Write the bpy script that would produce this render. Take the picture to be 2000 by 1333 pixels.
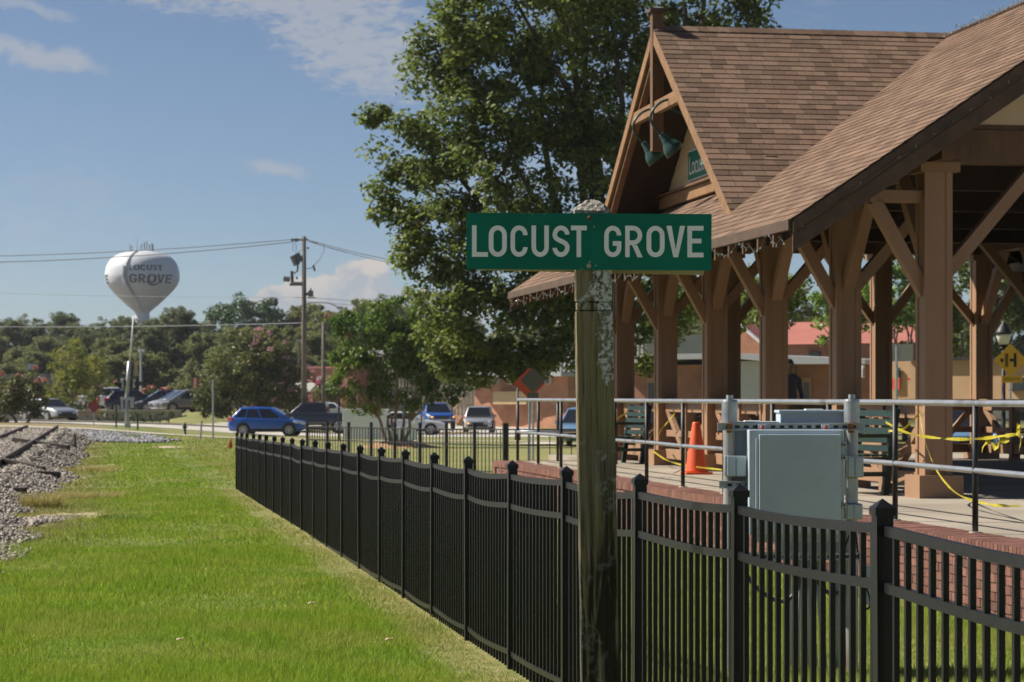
import bpy, bmesh, math, random
import numpy as np
from mathutils import Vector, Matrix

for _o in list(bpy.data.objects):
    bpy.data.objects.remove(_o)
SC = bpy.context.scene
COL = SC.collection
R = math.radians
# ------------------------------------------------------------------ camera
F, HZ, CZ = 4722.0, 776.0, 1.70          # focal length and horizon in photograph pixels, eye height
cam = bpy.data.cameras.new('camera')
cam.sensor_width = 36.0
cam.lens = 85.0
cam.shift_y = (HZ - 666.5) / 2000.0
cam.clip_start, cam.clip_end = 0.1, 30000
cam.dof.use_dof = True
cam.dof.focus_distance = 10.8
cam.dof.aperture_fstop = 11.0
camo = bpy.data.objects.new('camera', cam)
camo.location = (0, 0, CZ)
camo.rotation_euler = (R(90), 0, 0)
COL.objects.link(camo)
SC.camera = camo
# ------------------------------------------------------------------ frames
TH = math.atan(785 / F)                   # the railway, fence and pavilion run along U, V is across to the street
CT, ST = math.cos(TH), math.sin(TH)
def UV(V, U, z=0.0):
    return Vector((V * CT - U * ST, V * ST + U * CT, z))
def toUV(X, Y):
    return X * CT + Y * ST, -X * ST + Y * CT
def P(x, y, Y):
    return Vector(((x - 1000) / F * Y, Y, CZ + (HZ - y) / F * Y))
# ------------------------------------------------------------------ sky and sun
SUN = (UV(-0.95, 0.45) + Vector((0, 0, 1.0))).normalized()
world = bpy.data.worlds.new('World')
SC.world = world
world.use_nodes = True
wn, wl = world.node_tree.nodes, world.node_tree.links
wn.clear()
def wnode(t, **kw):
    n = wn.new(t)
    for k, v in kw.items():
        setattr(n, k, v)
    return n
def wput(sock, v):
    if isinstance(v, (int, float)):
        sock.default_value = v
    elif isinstance(v, tuple):
        sock.default_value = v
    else:
        wl.new(v, sock)
def wm(op, a, b=None, c=None, clamp=False):
    n = wnode('ShaderNodeMath', operation=op, use_clamp=clamp)
    wput(n.inputs[0], a)
    if b is not None: wput(n.inputs[1], b)
    if c is not None: wput(n.inputs[2], c)
    return n.outputs[0]
def wsmooth(x, a, b):
    n = wnode('ShaderNodeMapRange', interpolation_type='SMOOTHSTEP')
    wput(n.inputs[0], x); n.inputs[1].default_value = a; n.inputs[2].default_value = b
    return n.outputs[0]
def wcomb(x, y, z):
    n = wnode('ShaderNodeCombineXYZ')
    wput(n.inputs[0], x); wput(n.inputs[1], y); wput(n.inputs[2], z)
    return n.outputs[0]
def wnoise(vec, scale, detail=6, rough=0.55, dist=0.0):
    n = wnode('ShaderNodeTexNoise')
    wl.new(vec, n.inputs['Vector'])
    n.inputs['Scale'].default_value = scale
    n.inputs['Detail'].default_value = detail
    n.inputs['Roughness'].default_value = rough
    n.inputs['Distortion'].default_value = dist
    return n.outputs[0]
def wmix(fac, a, b):
    n = wnode('ShaderNodeMix', data_type='RGBA')
    wput(n.inputs[0], fac); wput(n.inputs[6], a); wput(n.inputs[7], b)
    return n.outputs[2]
sky = wnode('ShaderNodeTexSky', sky_type='NISHITA')
sky.sun_disc = False
sky.sun_elevation = math.asin(SUN.z)
sky.sun_rotation = math.atan2(SUN.x, SUN.y)
sky.altitude = 1500
sky.air_density = 0.75
sky.dust_density = 1.6
sky.ozone_density = 2.2
tc = wnode('ShaderNodeTexCoord')
sp = wnode('ShaderNodeSeparateXYZ')
wl.new(tc.outputs['Generated'], sp.inputs[0])
dx, dy, dz = sp.outputs
ady = wm('MAXIMUM', wm('ABSOLUTE', dy), 0.02)
ta = wm('DIVIDE', dx, ady)                 # compass tangent
tb = wm('DIVIDE', dz, ady)                 # elevation tangent
tvec = wcomb(ta, tb, wm('MULTIPLY', dy, 0.05))
n_big = wnoise(tvec, 9.0, 3)
n_w1, n_w2 = wnoise(tvec, 38.0, 5, 0.6), wnoise(wcomb(wm('ADD', tb, 3.7), ta, 0.5), 46.0, 5, 0.6)
taw = wm('ADD', ta, wm('MULTIPLY', wm('SUBTRACT', n_w1, 0.5), 0.045))
tbw = wm('ADD', tb, wm('MULTIPLY', wm('SUBTRACT', n_w2, 0.5), 0.016))
def patch(px, py, rx, ry, ang=0.0, ta=ta, tb=tb):
    """soft elliptical mask centred on one compass bearing and elevation"""
    a0, b0 = (px - 1000) / F, (HZ - py) / F
    rx, ry = rx / F, ry / F
    c, s = math.cos(ang), math.sin(ang)
    xa = wm('SUBTRACT', ta, a0); xb = wm('SUBTRACT', tb, b0)
    p = wm('DIVIDE', wm('ADD', wm('MULTIPLY', xa, c), wm('MULTIPLY', xb, s)), rx)
    q = wm('DIVIDE', wm('SUBTRACT', wm('MULTIPLY', xb, c), wm('MULTIPLY', xa, s)), ry)
    r2 = wm('ADD', wm('MULTIPLY', p, p), wm('MULTIPLY', q, q))
    return wm('SUBTRACT', 1.0, r2)
# thin high cloud: rippled veil, plus streaks
vst = wnode('ShaderNodeMapping')
wl.new(tvec, vst.inputs[0])
vst.inputs['Rotation'].default_value = (0, 0, R(-22))
vst.inputs['Scale'].default_value = (1, 2.6, 1)
n_fine = wnoise(vst.outputs[0], 120.0, 7, 0.6, 0.5)
n_mid = wnoise(vst.outputs[0], 26.0, 5, 0.6, 0.3)
veil = wm('MAXIMUM', wm('MAXIMUM', patch(560, -20, 330, 75, R(-14)), patch(700, 95, 200, 90, R(-24))), patch(420, -25, 230, 60))
veil = wsmooth(wm('ADD', wm('ADD', veil, wm('MULTIPLY', n_mid, 1.1)), wm('MULTIPLY', n_fine, 3.6)), 2.15, 3.35)
st1 = wsmooth(wm('ADD', patch(70, 107, 165, 26, R(-9), taw, tbw), wm('MULTIPLY', n_fine, 1.0)), 0.45, 1.5)
st2 = wsmooth(wm('ADD', patch(60, 22, 90, 18, R(-12), taw, tbw), wm('MULTIPLY', n_fine, 1.0)), 0.5, 1.6)
st3 = wsmooth(wm('ADD', patch(555, 326, 78, 19, R(-4), taw, tbw), wm('MULTIPLY', n_fine, 1.0)), 0.45, 1.6)
st4 = wsmooth(wm('ADD', patch(140, 365, 180, 40, R(-5), taw, tbw), wm('MULTIPLY', n_fine, 1.2)), 0.7, 1.9)
gen = wsmooth(wm('ADD', n_big, wm('MULTIPLY', n_fine, 0.35)), 0.74, 0.98)
thin = wm('MAXIMUM', wm('MULTIPLY', veil, 0.62), wm('MULTIPLY', st1, 0.6))
thin = wm('MAXIMUM', thin, wm('MULTIPLY', st2, 0.42))
thin = wm('MAXIMUM', thin, wm('MULTIPLY', st3, 0.5))
thin = wm('MAXIMUM', thin, wm('MULTIPLY', st4, 0.14))
thin = wm('MAXIMUM', thin, wm('MULTIPLY', gen, 0.45))
thin = wm('MULTIPLY', thin, wsmooth(dz, 0.02, 0.06))
# heaped cloud low over the trees
def heap(off):
    v = wnode('ShaderNodeVectorMath', operation='ADD')
    wl.new(tvec, v.inputs[0]); v.inputs[1].default_value = off
    return wnoise(v.outputs[0], 62.0, 8, 0.56, 0.2)
nh = heap((0, 0, 0)); nh2 = heap((-0.004, 0.006, 0))
blobs = [(690, 575, 95, 62), (720, 540, 44, 32), (650, 578, 70, 36), (760, 585, 60, 30), (575, 590, 75, 40), (590, 560, 38, 26),
         (510, 596, 46, 16), (820, 600, 80, 40), (900, 610, 80, 40)]
dens = None
for b in blobs:
    k = patch(*b)
    k = wm('MULTIPLY', k, 0.5) 
    dens = k if dens is None else wm('MAXIMUM', dens, k)
dens = wm('MAXIMUM', dens, wm('SUBTRACT', wm('MULTIPLY', patch(408, 560, 34, 24), 0.55), 0.42))
dens = wm('ADD', dens, wm('MULTIPLY', wm('SUBTRACT', nh, 0.5), 1.5))
fw = wsmooth(dy, 0.0, 0.3)
hm = wm('MULTIPLY', wsmooth(dens, 0.02, 0.2), fw)
lit = wm('ADD', wm('MULTIPLY', wm('SUBTRACT', nh, nh2), 5.5), 0.55, clamp=True)  # sun side and shaded base of the heap are painted in by colour
lit = wm('MULTIPLY', lit, wsmooth(tb, 0.030, 0.052))
CLOUD_HI, CLOUD_LO, CLOUD_TH = (7.4, 6.7, 6.3, 1), (4.7, 5.1, 5.7, 1), (5.6, 5.7, 5.9, 1)
c1 = wmix(thin, sky.outputs[0], CLOUD_TH)
c2 = wmix(wm('MULTIPLY', hm, 0.9), c1, wmix(lit, CLOUD_LO, CLOUD_HI))
bg = wnode('ShaderNodeBackground')
wl.new(c2, bg.inputs[0])
bg.inputs[1].default_value = 0.052
wo = wnode('ShaderNodeOutputWorld')
wl.new(bg.outputs[0], wo.inputs[0])
sl = bpy.data.lights.new('sun', 'SUN')
sl.energy = 5.0
sl.angle = R(0.53)
sl.color = (1.0, 0.94, 0.84)
so = bpy.data.objects.new('sun', sl)
so.rotation_euler = SUN.to_track_quat('Z', 'Y').to_euler()
so.location = (-30, 0, 40)
COL.objects.link(so)
SC.view_settings.view_transform = 'Standard'
SC.view_settings.look = 'None'
SC.view_settings.gamma = 1.0
SC.view_settings.exposure = 0.7
SC.cycles.use_denoising = True
SC.cycles.max_bounces = 6
SC.cycles.diffuse_bounces = 3
SC.cycles.glossy_bounces = 2
SC.cycles.transmission_bounces = 4
SC.cycles.volume_bounces = 0
SC.cycles.transparent_max_bounces = 4
SC.cycles.use_adaptive_sampling = True
SC.cycles.adaptive_threshold = 0.02
SC.cycles.caustics_reflective = False
SC.cycles.caustics_refractive = False
# ------------------------------------------------------------------ helpers
RNG = np.random.default_rng(7)
random.seed(7)
I4 = Matrix.Identity(4)
MUV = Matrix.Rotation(TH, 4, 'Z')          # verts written as (V, U, z)

class MB:
    """collects shapes, then links them as one mesh object"""
    def __init__(self):
        self.v, self.f = [], []
    def add(self, vs, fs):
        o = len(self.v)
        self.v += [tuple(p) for p in vs]
        self.f += [tuple(i + o for i in f) for f in fs]
        return self
    def box(self, a, b):
        x0, y0, z0 = a; x1, y1, z1 = b
        return self.add([(x0, y0, z0), (x1, y0, z0), (x1, y1, z0), (x0, y1, z0), (x0, y0, z1), (x1, y0, z1), (x1, y1, z1), (x0, y1, z1)],
                        [(3, 2, 1, 0), (4, 5, 6, 7), (0, 1, 5, 4), (1, 2, 6, 5), (2, 3, 7, 6), (3, 0, 4, 7)])
    def cbox(self, c, s):
        return self.box([c[i] - s[i] / 2 for i in range(3)], [c[i] + s[i] / 2 for i in range(3)])
    def pbox(self, x0, y0, x1, y1, Y, depth):
        p, q = P(x0, y1, Y), P(x1, y0, Y)
        return self.box((p.x, Y, p.z), (q.x, Y + depth, q.z))
    def beam(self, p0, p1, w, h, up=(0, 0, 1)):
        p0, p1 = Vector(p0), Vector(p1)
        d = (p1 - p0).normalized()
        s = d.cross(Vector(up))
        if s.length < 1e-4: s = d.cross(Vector((0, 1, 0)))
        s.normalize(); t = s.cross(d)
        s *= w / 2; t *= h / 2
        vs = [p + a * s + b * t for p in (p0, p1) for a, b in ((-1, -1), (1, -1), (1, 1), (-1, 1))]
        return self.add(vs, [(3, 2, 1, 0), (4, 5, 6, 7), (0, 1, 5, 4), (1, 2, 6, 5), (2, 3, 7, 6), (3, 0, 4, 7)])
    def tube(self, pts, rad, n=8, cap=True):
        pts = [Vector(p) for p in pts]
        if not hasattr(rad, '__len__'): rad = [rad] * len(pts)
        rings = []
        ref = None
        for i, p in enumerate(pts):
            d = (pts[min(i + 1, len(pts) - 1)] - pts[max(i - 1, 0)]).normalized()
            if ref is None:
                ref = d.cross(Vector((0.31, 0.17, 0.93)))
                if ref.length < 1e-3: ref = d.cross(Vector((1, 0, 0)))
            s = (ref - d * ref.dot(d)).normalized(); ref = s
            t = d.cross(s)
            rings.append([p + (s * math.cos(2 * math.pi * k / n) + t * math.sin(2 * math.pi * k / n)) * rad[i] for k in range(n)])
        vs = [q for r in rings for q in r]
        fs = [(i * n + k, i * n + (k + 1) % n, (i + 1) * n + (k + 1) % n, (i + 1) * n + k) for i in range(len(pts) - 1) for k in range(n)]
        if cap:
            fs += [tuple(range(n))[::-1], tuple((len(pts) - 1) * n + k for k in range(n))]
        return self.add(vs, fs)
    def lathe(self, prof, c=(0, 0, 0), n=24, axis='Z'):
        vs, fs = [], []
        for r, z in prof:
            for k in range(n):
                a = 2 * math.pi * k / n
                q = (r * math.cos(a), r * math.sin(a), z)
                if axis == 'Y': q = (q[0], q[2], q[1])
                if axis == 'X': q = (q[2], q[0], q[1])
                vs.append((c[0] + q[0], c[1] + q[1], c[2] + q[2]))
        m = len(prof)
        fs = [(i * n + k, i * n + (k + 1) % n, (i + 1) * n + (k + 1) % n, (i + 1) * n + k) for i in range(m - 1) for k in range(n)]
        fs += [tuple(range(n))[::-1], tuple((m - 1) * n + k for k in range(n))]
        return self.add(vs, fs)
    def prism(self, poly, off):
        """planar polygon swept along the vector off"""
        n = len(poly); off = Vector(off)
        vs = [Vector(p) for p in poly] + [Vector(p) + off for p in poly]
        return self.add(vs, [tuple(range(n))[::-1], tuple(range(n, 2 * n))] + [(i, (i + 1) % n, n + (i + 1) % n, n + i) for i in range(n)])
    def mesh(self, name):
        me = bpy.data.meshes.new(name)
        me.from_pydata(self.v, [], self.f)
        bm = bmesh.new(); bm.from_mesh(me)
        bmesh.ops.recalc_face_normals(bm, faces=bm.faces)
        bm.to_mesh(me); bm.free()
        return me
    def build(self, name, mat, parent=None, smooth=False, bevel=0, frame=None, segs=2):
        if frame is not None or parent is not None:
            M = (frame or I4)
            if parent is not None: M = pinv(parent) @ M
            self.v = [tuple(M @ Vector(p)) for p in self.v]
        me = self.mesh(name)
        return link(name, me, mat, parent, smooth, bevel, segs)

PM = {}
def pinv(o):
    return PM.get(o.name, I4).inverted()
def link(name, me, mat, parent=None, smooth=False, bevel=0, segs=2):
    if mat is not None and not me.materials: me.materials.append(mat)
    if smooth: me.polygons.foreach_set('use_smooth', [True] * len(me.polygons))
    o = bpy.data.objects.new(name, me)
    COL.objects.link(o)
    if parent is not None:
        o.parent = parent
        PM[o.name] = PM.get(parent.name, I4)
    if bevel:
        b = o.modifiers.new('edge', 'BEVEL'); b.width = bevel; b.segments = segs; b.limit_method = 'ANGLE'; b.angle_limit = R(35)
    return o
def npmesh(name, v, f, mat, parent=None, smooth=False):
    """numpy verts (n,3) in world space and equal-length faces (m,k)"""
    v = np.asarray(v, dtype=np.float64)
    if parent is not None:
        M = np.array(pinv(parent)); v = v @ M[:3, :3].T + M[:3, 3]
    me = bpy.data.meshes.new(name)
    m, k = f.shape
    me.vertices.add(len(v)); me.vertices.foreach_set('co', v.astype(np.float32).ravel())
    me.loops.add(m * k); me.loops.foreach_set('vertex_index', f.astype(np.int32).ravel())
    me.polygons.add(m)
    me.polygons.foreach_set('loop_start', (np.arange(m) * k).astype(np.int32))
    me.polygons.foreach_set('loop_total', np.full(m, k, dtype=np.int32))
    me.update(calc_edges=True)
    return link(name, me, mat, parent, smooth)
def tag(o, label, cat, group=None, kind=None):
    o['label'] = label; o['category'] = cat
    if group: o['group'] = group
    if kind: o['kind'] = kind
    return o
def thing(name, label, cat, loc=(0, 0, 0), rz=0.0, group=None):
    o = bpy.data.objects.new(name, None)
    COL.objects.link(o)
    o.empty_display_size = 0.2
    o.location = loc; o.rotation_euler = (0, 0, rz)
    PM[o.name] = Matrix.Translation(Vector(loc)) @ Matrix.Rotation(rz, 4, 'Z')
    return tag(o, label, cat, group)
def struct(o, label=None, kind='structure'):
    o['kind'] = kind
    if label: o['label'] = label
    return o
def inst(name, me, parent, loc, rot=(0, 0, 0), scale=(1, 1, 1)):
    """a piece that shares mesh data; loc and rot are in the parent's frame"""
    o = bpy.data.objects.new(name, me)
    COL.objects.link(o)
    o.parent = parent; o.location = loc; o.rotation_euler = rot; o.scale = scale
    return o
def dup(root, loc, rz, label=None, scale=None):
    r = root.copy(); COL.objects.link(r); r.location = loc; r.rotation_euler = (0, 0, rz)
    if scale: r.scale = scale
    if label: r['label'] = label
    for ch in list(root.children):
        c = ch.copy(); COL.objects.link(c); c.parent = r
        for g in ch.children:
            d = g.copy(); COL.objects.link(d); d.parent = c
    return r
# ------------------------------------------------------------------ materials
def M(name, c1, c2=None, rough=0.6, metal=0.0, scale=6.0, detail=5, lo=0.35, hi=0.65, stretch=(1, 1, 1), bump=0.0, bscale=None, island=0.0,
      objvar=0.0, trans=0.0, spec=0.4, emit=None, coat=0.0, c3=None, scale3=1.5, lo3=0.5, hi3=0.7, world_co=False):
    m = bpy.data.materials.new(name); m.use_nodes = True
    nt = m.node_tree; n, l = nt.nodes, nt.links
    bs = n['Principled BSDF']
    bs.inputs['Roughness'].default_value = rough
    bs.inputs['Metallic'].default_value = metal
    bs.inputs['Specular IOR Level'].default_value = spec
    if coat: bs.inputs['Coat Weight'].default_value = coat; bs.inputs['Coat Roughness'].default_value = 0.06
    c1 = tuple(c1) + (1,)
    if c2 is None and not (island or objvar or bump):
        bs.inputs['Base Color'].default_value = c1
    else:
        tcn = n.new('ShaderNodeTexCoord'); mp = n.new('ShaderNodeMapping')
        if world_co:
            ge = n.new('ShaderNodeNewGeometry'); l.new(ge.outputs['Position'], mp.inputs[0])
        else:
            l.new(tcn.outputs['Object'], mp.inputs[0])
        mp.inputs['Scale'].default_value = stretch
        oi = n.new('ShaderNodeObjectInfo')
        if not world_co:
            mu = n.new('ShaderNodeMath'); mu.operation = 'MULTIPLY'; mu.inputs[1].default_value = 37.0
            l.new(oi.outputs['Random'], mu.inputs[0]); l.new(mu.outputs[0], mp.inputs['Location'])
        out = None
        if c2 is not None:
            tx = n.new('ShaderNodeTexNoise'); l.new(mp.outputs[0], tx.inputs['Vector'])
            tx.inputs['Scale'].default_value = scale; tx.inputs['Detail'].default_value = detail; tx.inputs['Roughness'].default_value = 0.62
            mr = n.new('ShaderNodeMapRange'); l.new(tx.outputs[0], mr.inputs[0]); mr.inputs[1].default_value = lo; mr.inputs[2].default_value = hi
            mx = n.new('ShaderNodeMix'); mx.data_type = 'RGBA'; l.new(mr.outputs[0], mx.inputs[0])
            mx.inputs[6].default_value = c1; mx.inputs[7].default_value = tuple(c2) + (1,)
            out = mx.outputs[2]
        if c3 is not None:
            t3 = n.new('ShaderNodeTexNoise'); l.new(mp.outputs[0], t3.inputs['Vector'])
            t3.inputs['Scale'].default_value = scale3; t3.inputs['Detail'].default_value = 6
            m3 = n.new('ShaderNodeMapRange'); l.new(t3.outputs[0], m3.inputs[0]); m3.inputs[1].default_value = lo3; m3.inputs[2].default_value = hi3
            x3 = n.new('ShaderNodeMix'); x3.data_type = 'RGBA'; l.new(m3.outputs[0], x3.inputs[0]); l.new(out, x3.inputs[6]); x3.inputs[7].default_value = tuple(c3) + (1,)
            out = x3.outputs[2]
        if island or objvar:
            hs = n.new('ShaderNodeHueSaturation')
            if out: l.new(out, hs.inputs['Color'])
            else: hs.inputs['Color'].default_value = c1
            src = oi.outputs['Random']; amt = objvar
            if island:
                ge2 = n.new('ShaderNodeNewGeometry'); src = ge2.outputs['Random Per Island']; amt = island
            vr = n.new('ShaderNodeMapRange'); l.new(src, vr.inputs[0]); vr.inputs[3].default_value = 1 - amt; vr.inputs[4].default_value = 1 + amt
            l.new(vr.outputs[0], hs.inputs['Value'])
            hr = n.new('ShaderNodeMapRange'); m17 = n.new('ShaderNodeMath'); m17.operation = 'MULTIPLY'; m17.inputs[1].default_value = 17.3
            fr = n.new('ShaderNodeMath'); fr.operation = 'FRACT'; l.new(src, m17.inputs[0]); l.new(m17.outputs[0], fr.inputs[0])
            l.new(fr.outputs[0], hr.inputs[0]); hr.inputs[3].default_value = 0.5 - amt * (0.05 if trans else 0.018); hr.inputs[4].default_value = 0.5 + amt * (0.05 if trans else 0.018)
            l.new(hr.outputs[0], hs.inputs['Hue'])
            out = hs.outputs[0]
        if out: l.new(out, bs.inputs['Base Color'])
        else: bs.inputs['Base Color'].default_value = c1
        if bump:
            tb_ = n.new('ShaderNodeTexNoise'); l.new(mp.outputs[0], tb_.inputs['Vector'])
            tb_.inputs['Scale'].default_value = bscale or scale * 2; tb_.inputs['Detail'].default_value = 6
            bp = n.new('ShaderNodeBump'); bp.inputs['Strength'].default_value = min(1, bump); bp.inputs['Distance'].default_value = 0.02 * bump
            l.new(tb_.outputs[0], bp.inputs['Height']); l.new(bp.outputs[0], bs.inputs['Normal'])
        m['out'] = 1
        if trans and out:
            tr = n.new('ShaderNodeBsdfTranslucent'); l.new(out, tr.inputs[0])
            ms = n.new('ShaderNodeMixShader'); ms.inputs[0].default_value = trans
            l.new(bs.outputs[0], ms.inputs[1]); l.new(tr.outputs[0], ms.inputs[2]); l.new(ms.outputs[0], n['Material Output'].inputs[0])
    if emit:
        bs.inputs['Emission Color'].default_value = tuple(emit[:3]) + (1,); bs.inputs['Emission Strength'].default_value = emit[3]
    return m
def brickmat(name, a, b, mortar, w=0.203, h=0.0677, mort=0.010, axis='XZ', tint=None):
    m = bpy.data.materials.new(name); m.use_nodes = True
    n, l = m.node_tree.nodes, m.node_tree.links
    bs = n['Principled BSDF']; bs.inputs['Roughness'].default_value = 0.85
    tcn = n.new('ShaderNodeTexCoord'); s = n.new('ShaderNodeSeparateXYZ'); l.new(tcn.outputs['Object'], s.inputs[0])
    ad = n.new('ShaderNodeMath'); l.new(s.outputs[0], ad.inputs[0]); l.new(s.outputs[1], ad.inputs[1])
    cb = n.new('ShaderNodeCombineXYZ'); l.new(ad.outputs[0], cb.inputs[0]); l.new(s.outputs[2], cb.inputs[1])
    br = n.new('ShaderNodeTexBrick'); l.new(cb.outputs[0], br.inputs[0])
    br.inputs['Scale'].default_value = 1; br.inputs['Brick Width'].default_value = w; br.inputs['Row Height'].default_value = h; br.inputs['Mortar Size'].default_value = mort
    br.inputs[1].default_value = tuple(a) + (1,); br.inputs[2].default_value = tuple(b) + (1,); br.inputs[3].default_value = tuple(mortar) + (1,)
    nz = n.new('ShaderNodeTexNoise'); l.new(tcn.outputs['Object'], nz.inputs[0]); nz.inputs['Scale'].default_value = 0.9; nz.inputs['Detail'].default_value = 6
    mr = n.new('ShaderNodeMapRange'); l.new(nz.outputs[0], mr.inputs[0]); mr.inputs[1].default_value = 0.3; mr.inputs[2].default_value = 0.7; mr.inputs[3].default_value = 0.72; mr.inputs[4].default_value = 1.2
    hs = n.new('ShaderNodeHueSaturation'); l.new(br.outputs[0], hs.inputs['Color']); l.new(mr.outputs[0], hs.inputs['Value'])
    l.new(hs.outputs[0], bs.inputs['Base Color'])
    return m
black = M('black_powder_coat', (0.009, 0.009, 0.010), (0.014, 0.014, 0.015), rough=0.36, scale=20, spec=0.26)
blackrail = M('black_rail_paint', (0.012, 0.012, 0.012), (0.02, 0.02, 0.02), rough=0.5, scale=14)
galv = M('galvanised_steel', (0.30, 0.32, 0.33), (0.44, 0.45, 0.45), rough=0.42, metal=0.7, scale=14, bump=0.1)
pipegalv = M('weathered_galvanised_pipe', (0.32, 0.34, 0.34), (0.44, 0.44, 0.42), rough=0.5, metal=0.45, scale=9, stretch=(1, 1, 0.35), c3=(0.20, 0.10, 0.05), scale3=3.0, lo3=0.60, hi3=0.75)
steelbox = M('grey_enclosure_paint', (0.39, 0.455, 0.50), (0.44, 0.505, 0.55), rough=0.45, scale=3, objvar=0.06)
rust = M('rust', (0.22, 0.07, 0.02), (0.35, 0.13, 0.04), rough=0.9, scale=30)
timber = M('painted_brown_timber', (0.27, 0.155, 0.085), (0.30, 0.178, 0.10), rough=0.6, scale=3.5, stretch=(1, 1, 0.2), bump=0.08, bscale=20, objvar=0.07)
stain = M('stained_wood', (0.085, 0.042, 0.019), (0.145, 0.074, 0.032), rough=0.6, scale=4, stretch=(3, 3, 0.7), bump=0.25, objvar=0.12)
fascia = M('weathered_fascia_wood', (0.062, 0.037, 0.022), (0.10, 0.06, 0.034), rough=0.7, scale=5, stretch=(1, 1, 1), bump=0.25, objvar=0.08)
rakewood = M('bare_rake_wood', (0.17, 0.088, 0.036), (0.245, 0.135, 0.058), rough=0.7, scale=7, bump=0.3, objvar=0.08)
cream = M('cream_siding', (0.58, 0.44, 0.28), (0.63, 0.49, 0.32), rough=0.7, scale=2, objvar=0.05)
shingle = M('brown_asphalt_shingle', (0.180, 0.116, 0.078), (0.135, 0.086, 0.060), rough=0.9, scale=25, island=0.30, bump=0.3, bscale=120, spec=0.15)
shingle_o = M('brown_asphalt_shingle_tab', (0.180, 0.116, 0.078), (0.135, 0.086, 0.060), rough=0.9, scale=25, objvar=0.32, bump=0.3, bscale=120, spec=0.15)
shadewood = M('shade_darkened_wood', (0.020, 0.012, 0.008), (0.034, 0.020, 0.012), rough=0.8, scale=5, stretch=(1, 5, 1))  # the dimness under the roof is worked into this darker wood colour
concrete = M('pale_concrete', (0.29, 0.25, 0.195), (0.35, 0.30, 0.235), rough=0.85, scale=1.2, c3=(0.23, 0.195, 0.15), scale3=0.5, bump=0.1, bscale=60)
roadm = M('worn_asphalt', (0.40, 0.37, 0.325), (0.48, 0.445, 0.39), rough=0.9, scale=0.6, bump=0.1, bscale=30)
walkm = M('sidewalk_concrete', (0.48, 0.43, 0.36), (0.56, 0.50, 0.42), rough=0.9, scale=0.8)
glass = M('dark_car_glass', (0.012, 0.014, 0.017), rough=0.04, spec=0.7)
wglass = M('window_glass', (0.02, 0.025, 0.03), rough=0.06, spec=0.6)
tyre = M('tyre_rubber', (0.012, 0.012, 0.012), rough=0.85)
rimm = M('alloy_rim', (0.45, 0.45, 0.46), rough=0.3, metal=0.8)
chrome = M('chrome', (0.6, 0.6, 0.62), rough=0.15, metal=1.0)
plasticblack = M('black_plastic', (0.018, 0.018, 0.02), rough=0.5)
redlamp = M('red_lamp', (0.45, 0.015, 0.02), rough=0.2, coat=0.5)
headlamp = M('clear_lamp', (0.62, 0.62, 0.6), rough=0.12, spec=0.8)
amberlamp = M('amber_lamp', (0.7, 0.28, 0.02), rough=0.2, emit=(1.0, 0.45, 0.05, 1.2))
white = M('white_paint', (0.70, 0.70, 0.69), (0.62, 0.62, 0.61), rough=0.5, scale=2)
greenbench = M('dark_green_bench_paint', (0.006, 0.022, 0.014), (0.009, 0.028, 0.018), rough=0.45, scale=8)
yellowtape = M('yellow_tape', (0.62, 0.52, 0.03), (0.45, 0.38, 0.03), rough=0.45, trans=0.3, scale=10)
conem = M('orange_cone_plastic', (0.72, 0.11, 0.03), (0.62, 0.09, 0.025), rough=0.5, scale=5)
wire = M('cable_black', (0.02, 0.02, 0.02), rough=0.6)
wirealu = M('weathered_aluminium_cable', (0.16, 0.17, 0.18), rough=0.55, metal=0.2)
polem = M('utility_pole_wood', (0.10, 0.085, 0.07), (0.16, 0.135, 0.105), rough=0.9, scale=3, stretch=(4, 4, 0.3), bump=0.3)
# ------------------------------------------------------------------ terrain
GY = np.array([-60, 15, 30, 47, 80, 105, 122, 140, 155, 175, 230, 400, 900, 6000.])
GX = np.array([-400, -45, -32, -25, -21, -18, -14, -8, 5, 60, 400.])
GZ = np.array([
    [0.0] * 11,
    [0.0] * 11,
    [-0.03] * 11,
    [-.12] * 11,
    [-.22, -.22, -.22, -.24, -.26, -.28, -.30, -.30, -.28, -.2, -.2],
    [-.1, 0, .05, -.12, -.25, -.36, -.42, -.45, -.42, -.3, -.3],
    [.2, .32, .32, .22, .08, -.16, -.40, -.56, -.60, -.5, -.5],
    [.2, .32, .32, .22, .02, -.20, -.55, -.62, -.68, -.6, -.6],
    [.2, .25, .15, .02, -.06, -.18, -.45, -.66, -.72, -.65, -.65],
    [.2, .2, .10, -.02, -.06, -.06, -.2, -.60, -.74, -.7, -.7],
    [.6, .6, .6, .6, .5, .4, 0, -.4, -.7, -.7, -.7],
    [2, 2, 2, 2, 2, 2, 1, 0, -.5, -.5, -.5],
    [6, 6, 6, 6, 6, 6, 5, 4, 2, 2, 2],
    [20.0] * 11])
def g(X, Y):
    X = np.asarray(X, float); Y = np.asarray(Y, float)
    i = np.clip(np.searchsorted(GY, Y) - 1, 0, len(GY) - 2); j = np.clip(np.searchsorted(GX, X) - 1, 0, len(GX) - 2)
    a = np.clip((Y - GY[i]) / (GY[i + 1] - GY[i]), 0, 1); b = np.clip((X - GX[j]) / (GX[j + 1] - GX[j]), 0, 1)
    a = a * a * (3 - 2 * a) * 0.4 + a * 0.6
    z = (GZ[i, j] * (1 - a) * (1 - b) + GZ[i + 1, j] * a * (1 - b) + GZ[i, j + 1] * (1 - a) * b + GZ[i + 1, j + 1] * a * b)
    V, U = X * CT + Y * ST, -X * ST + Y * CT
    z = z + 0.10 * np.clip((V - 3.0) / 3.0, 0, 1) * np.clip((60 - Y) / 20, 0, 1)
    return z
def gz(X, Y): return float(g(X, Y))
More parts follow.
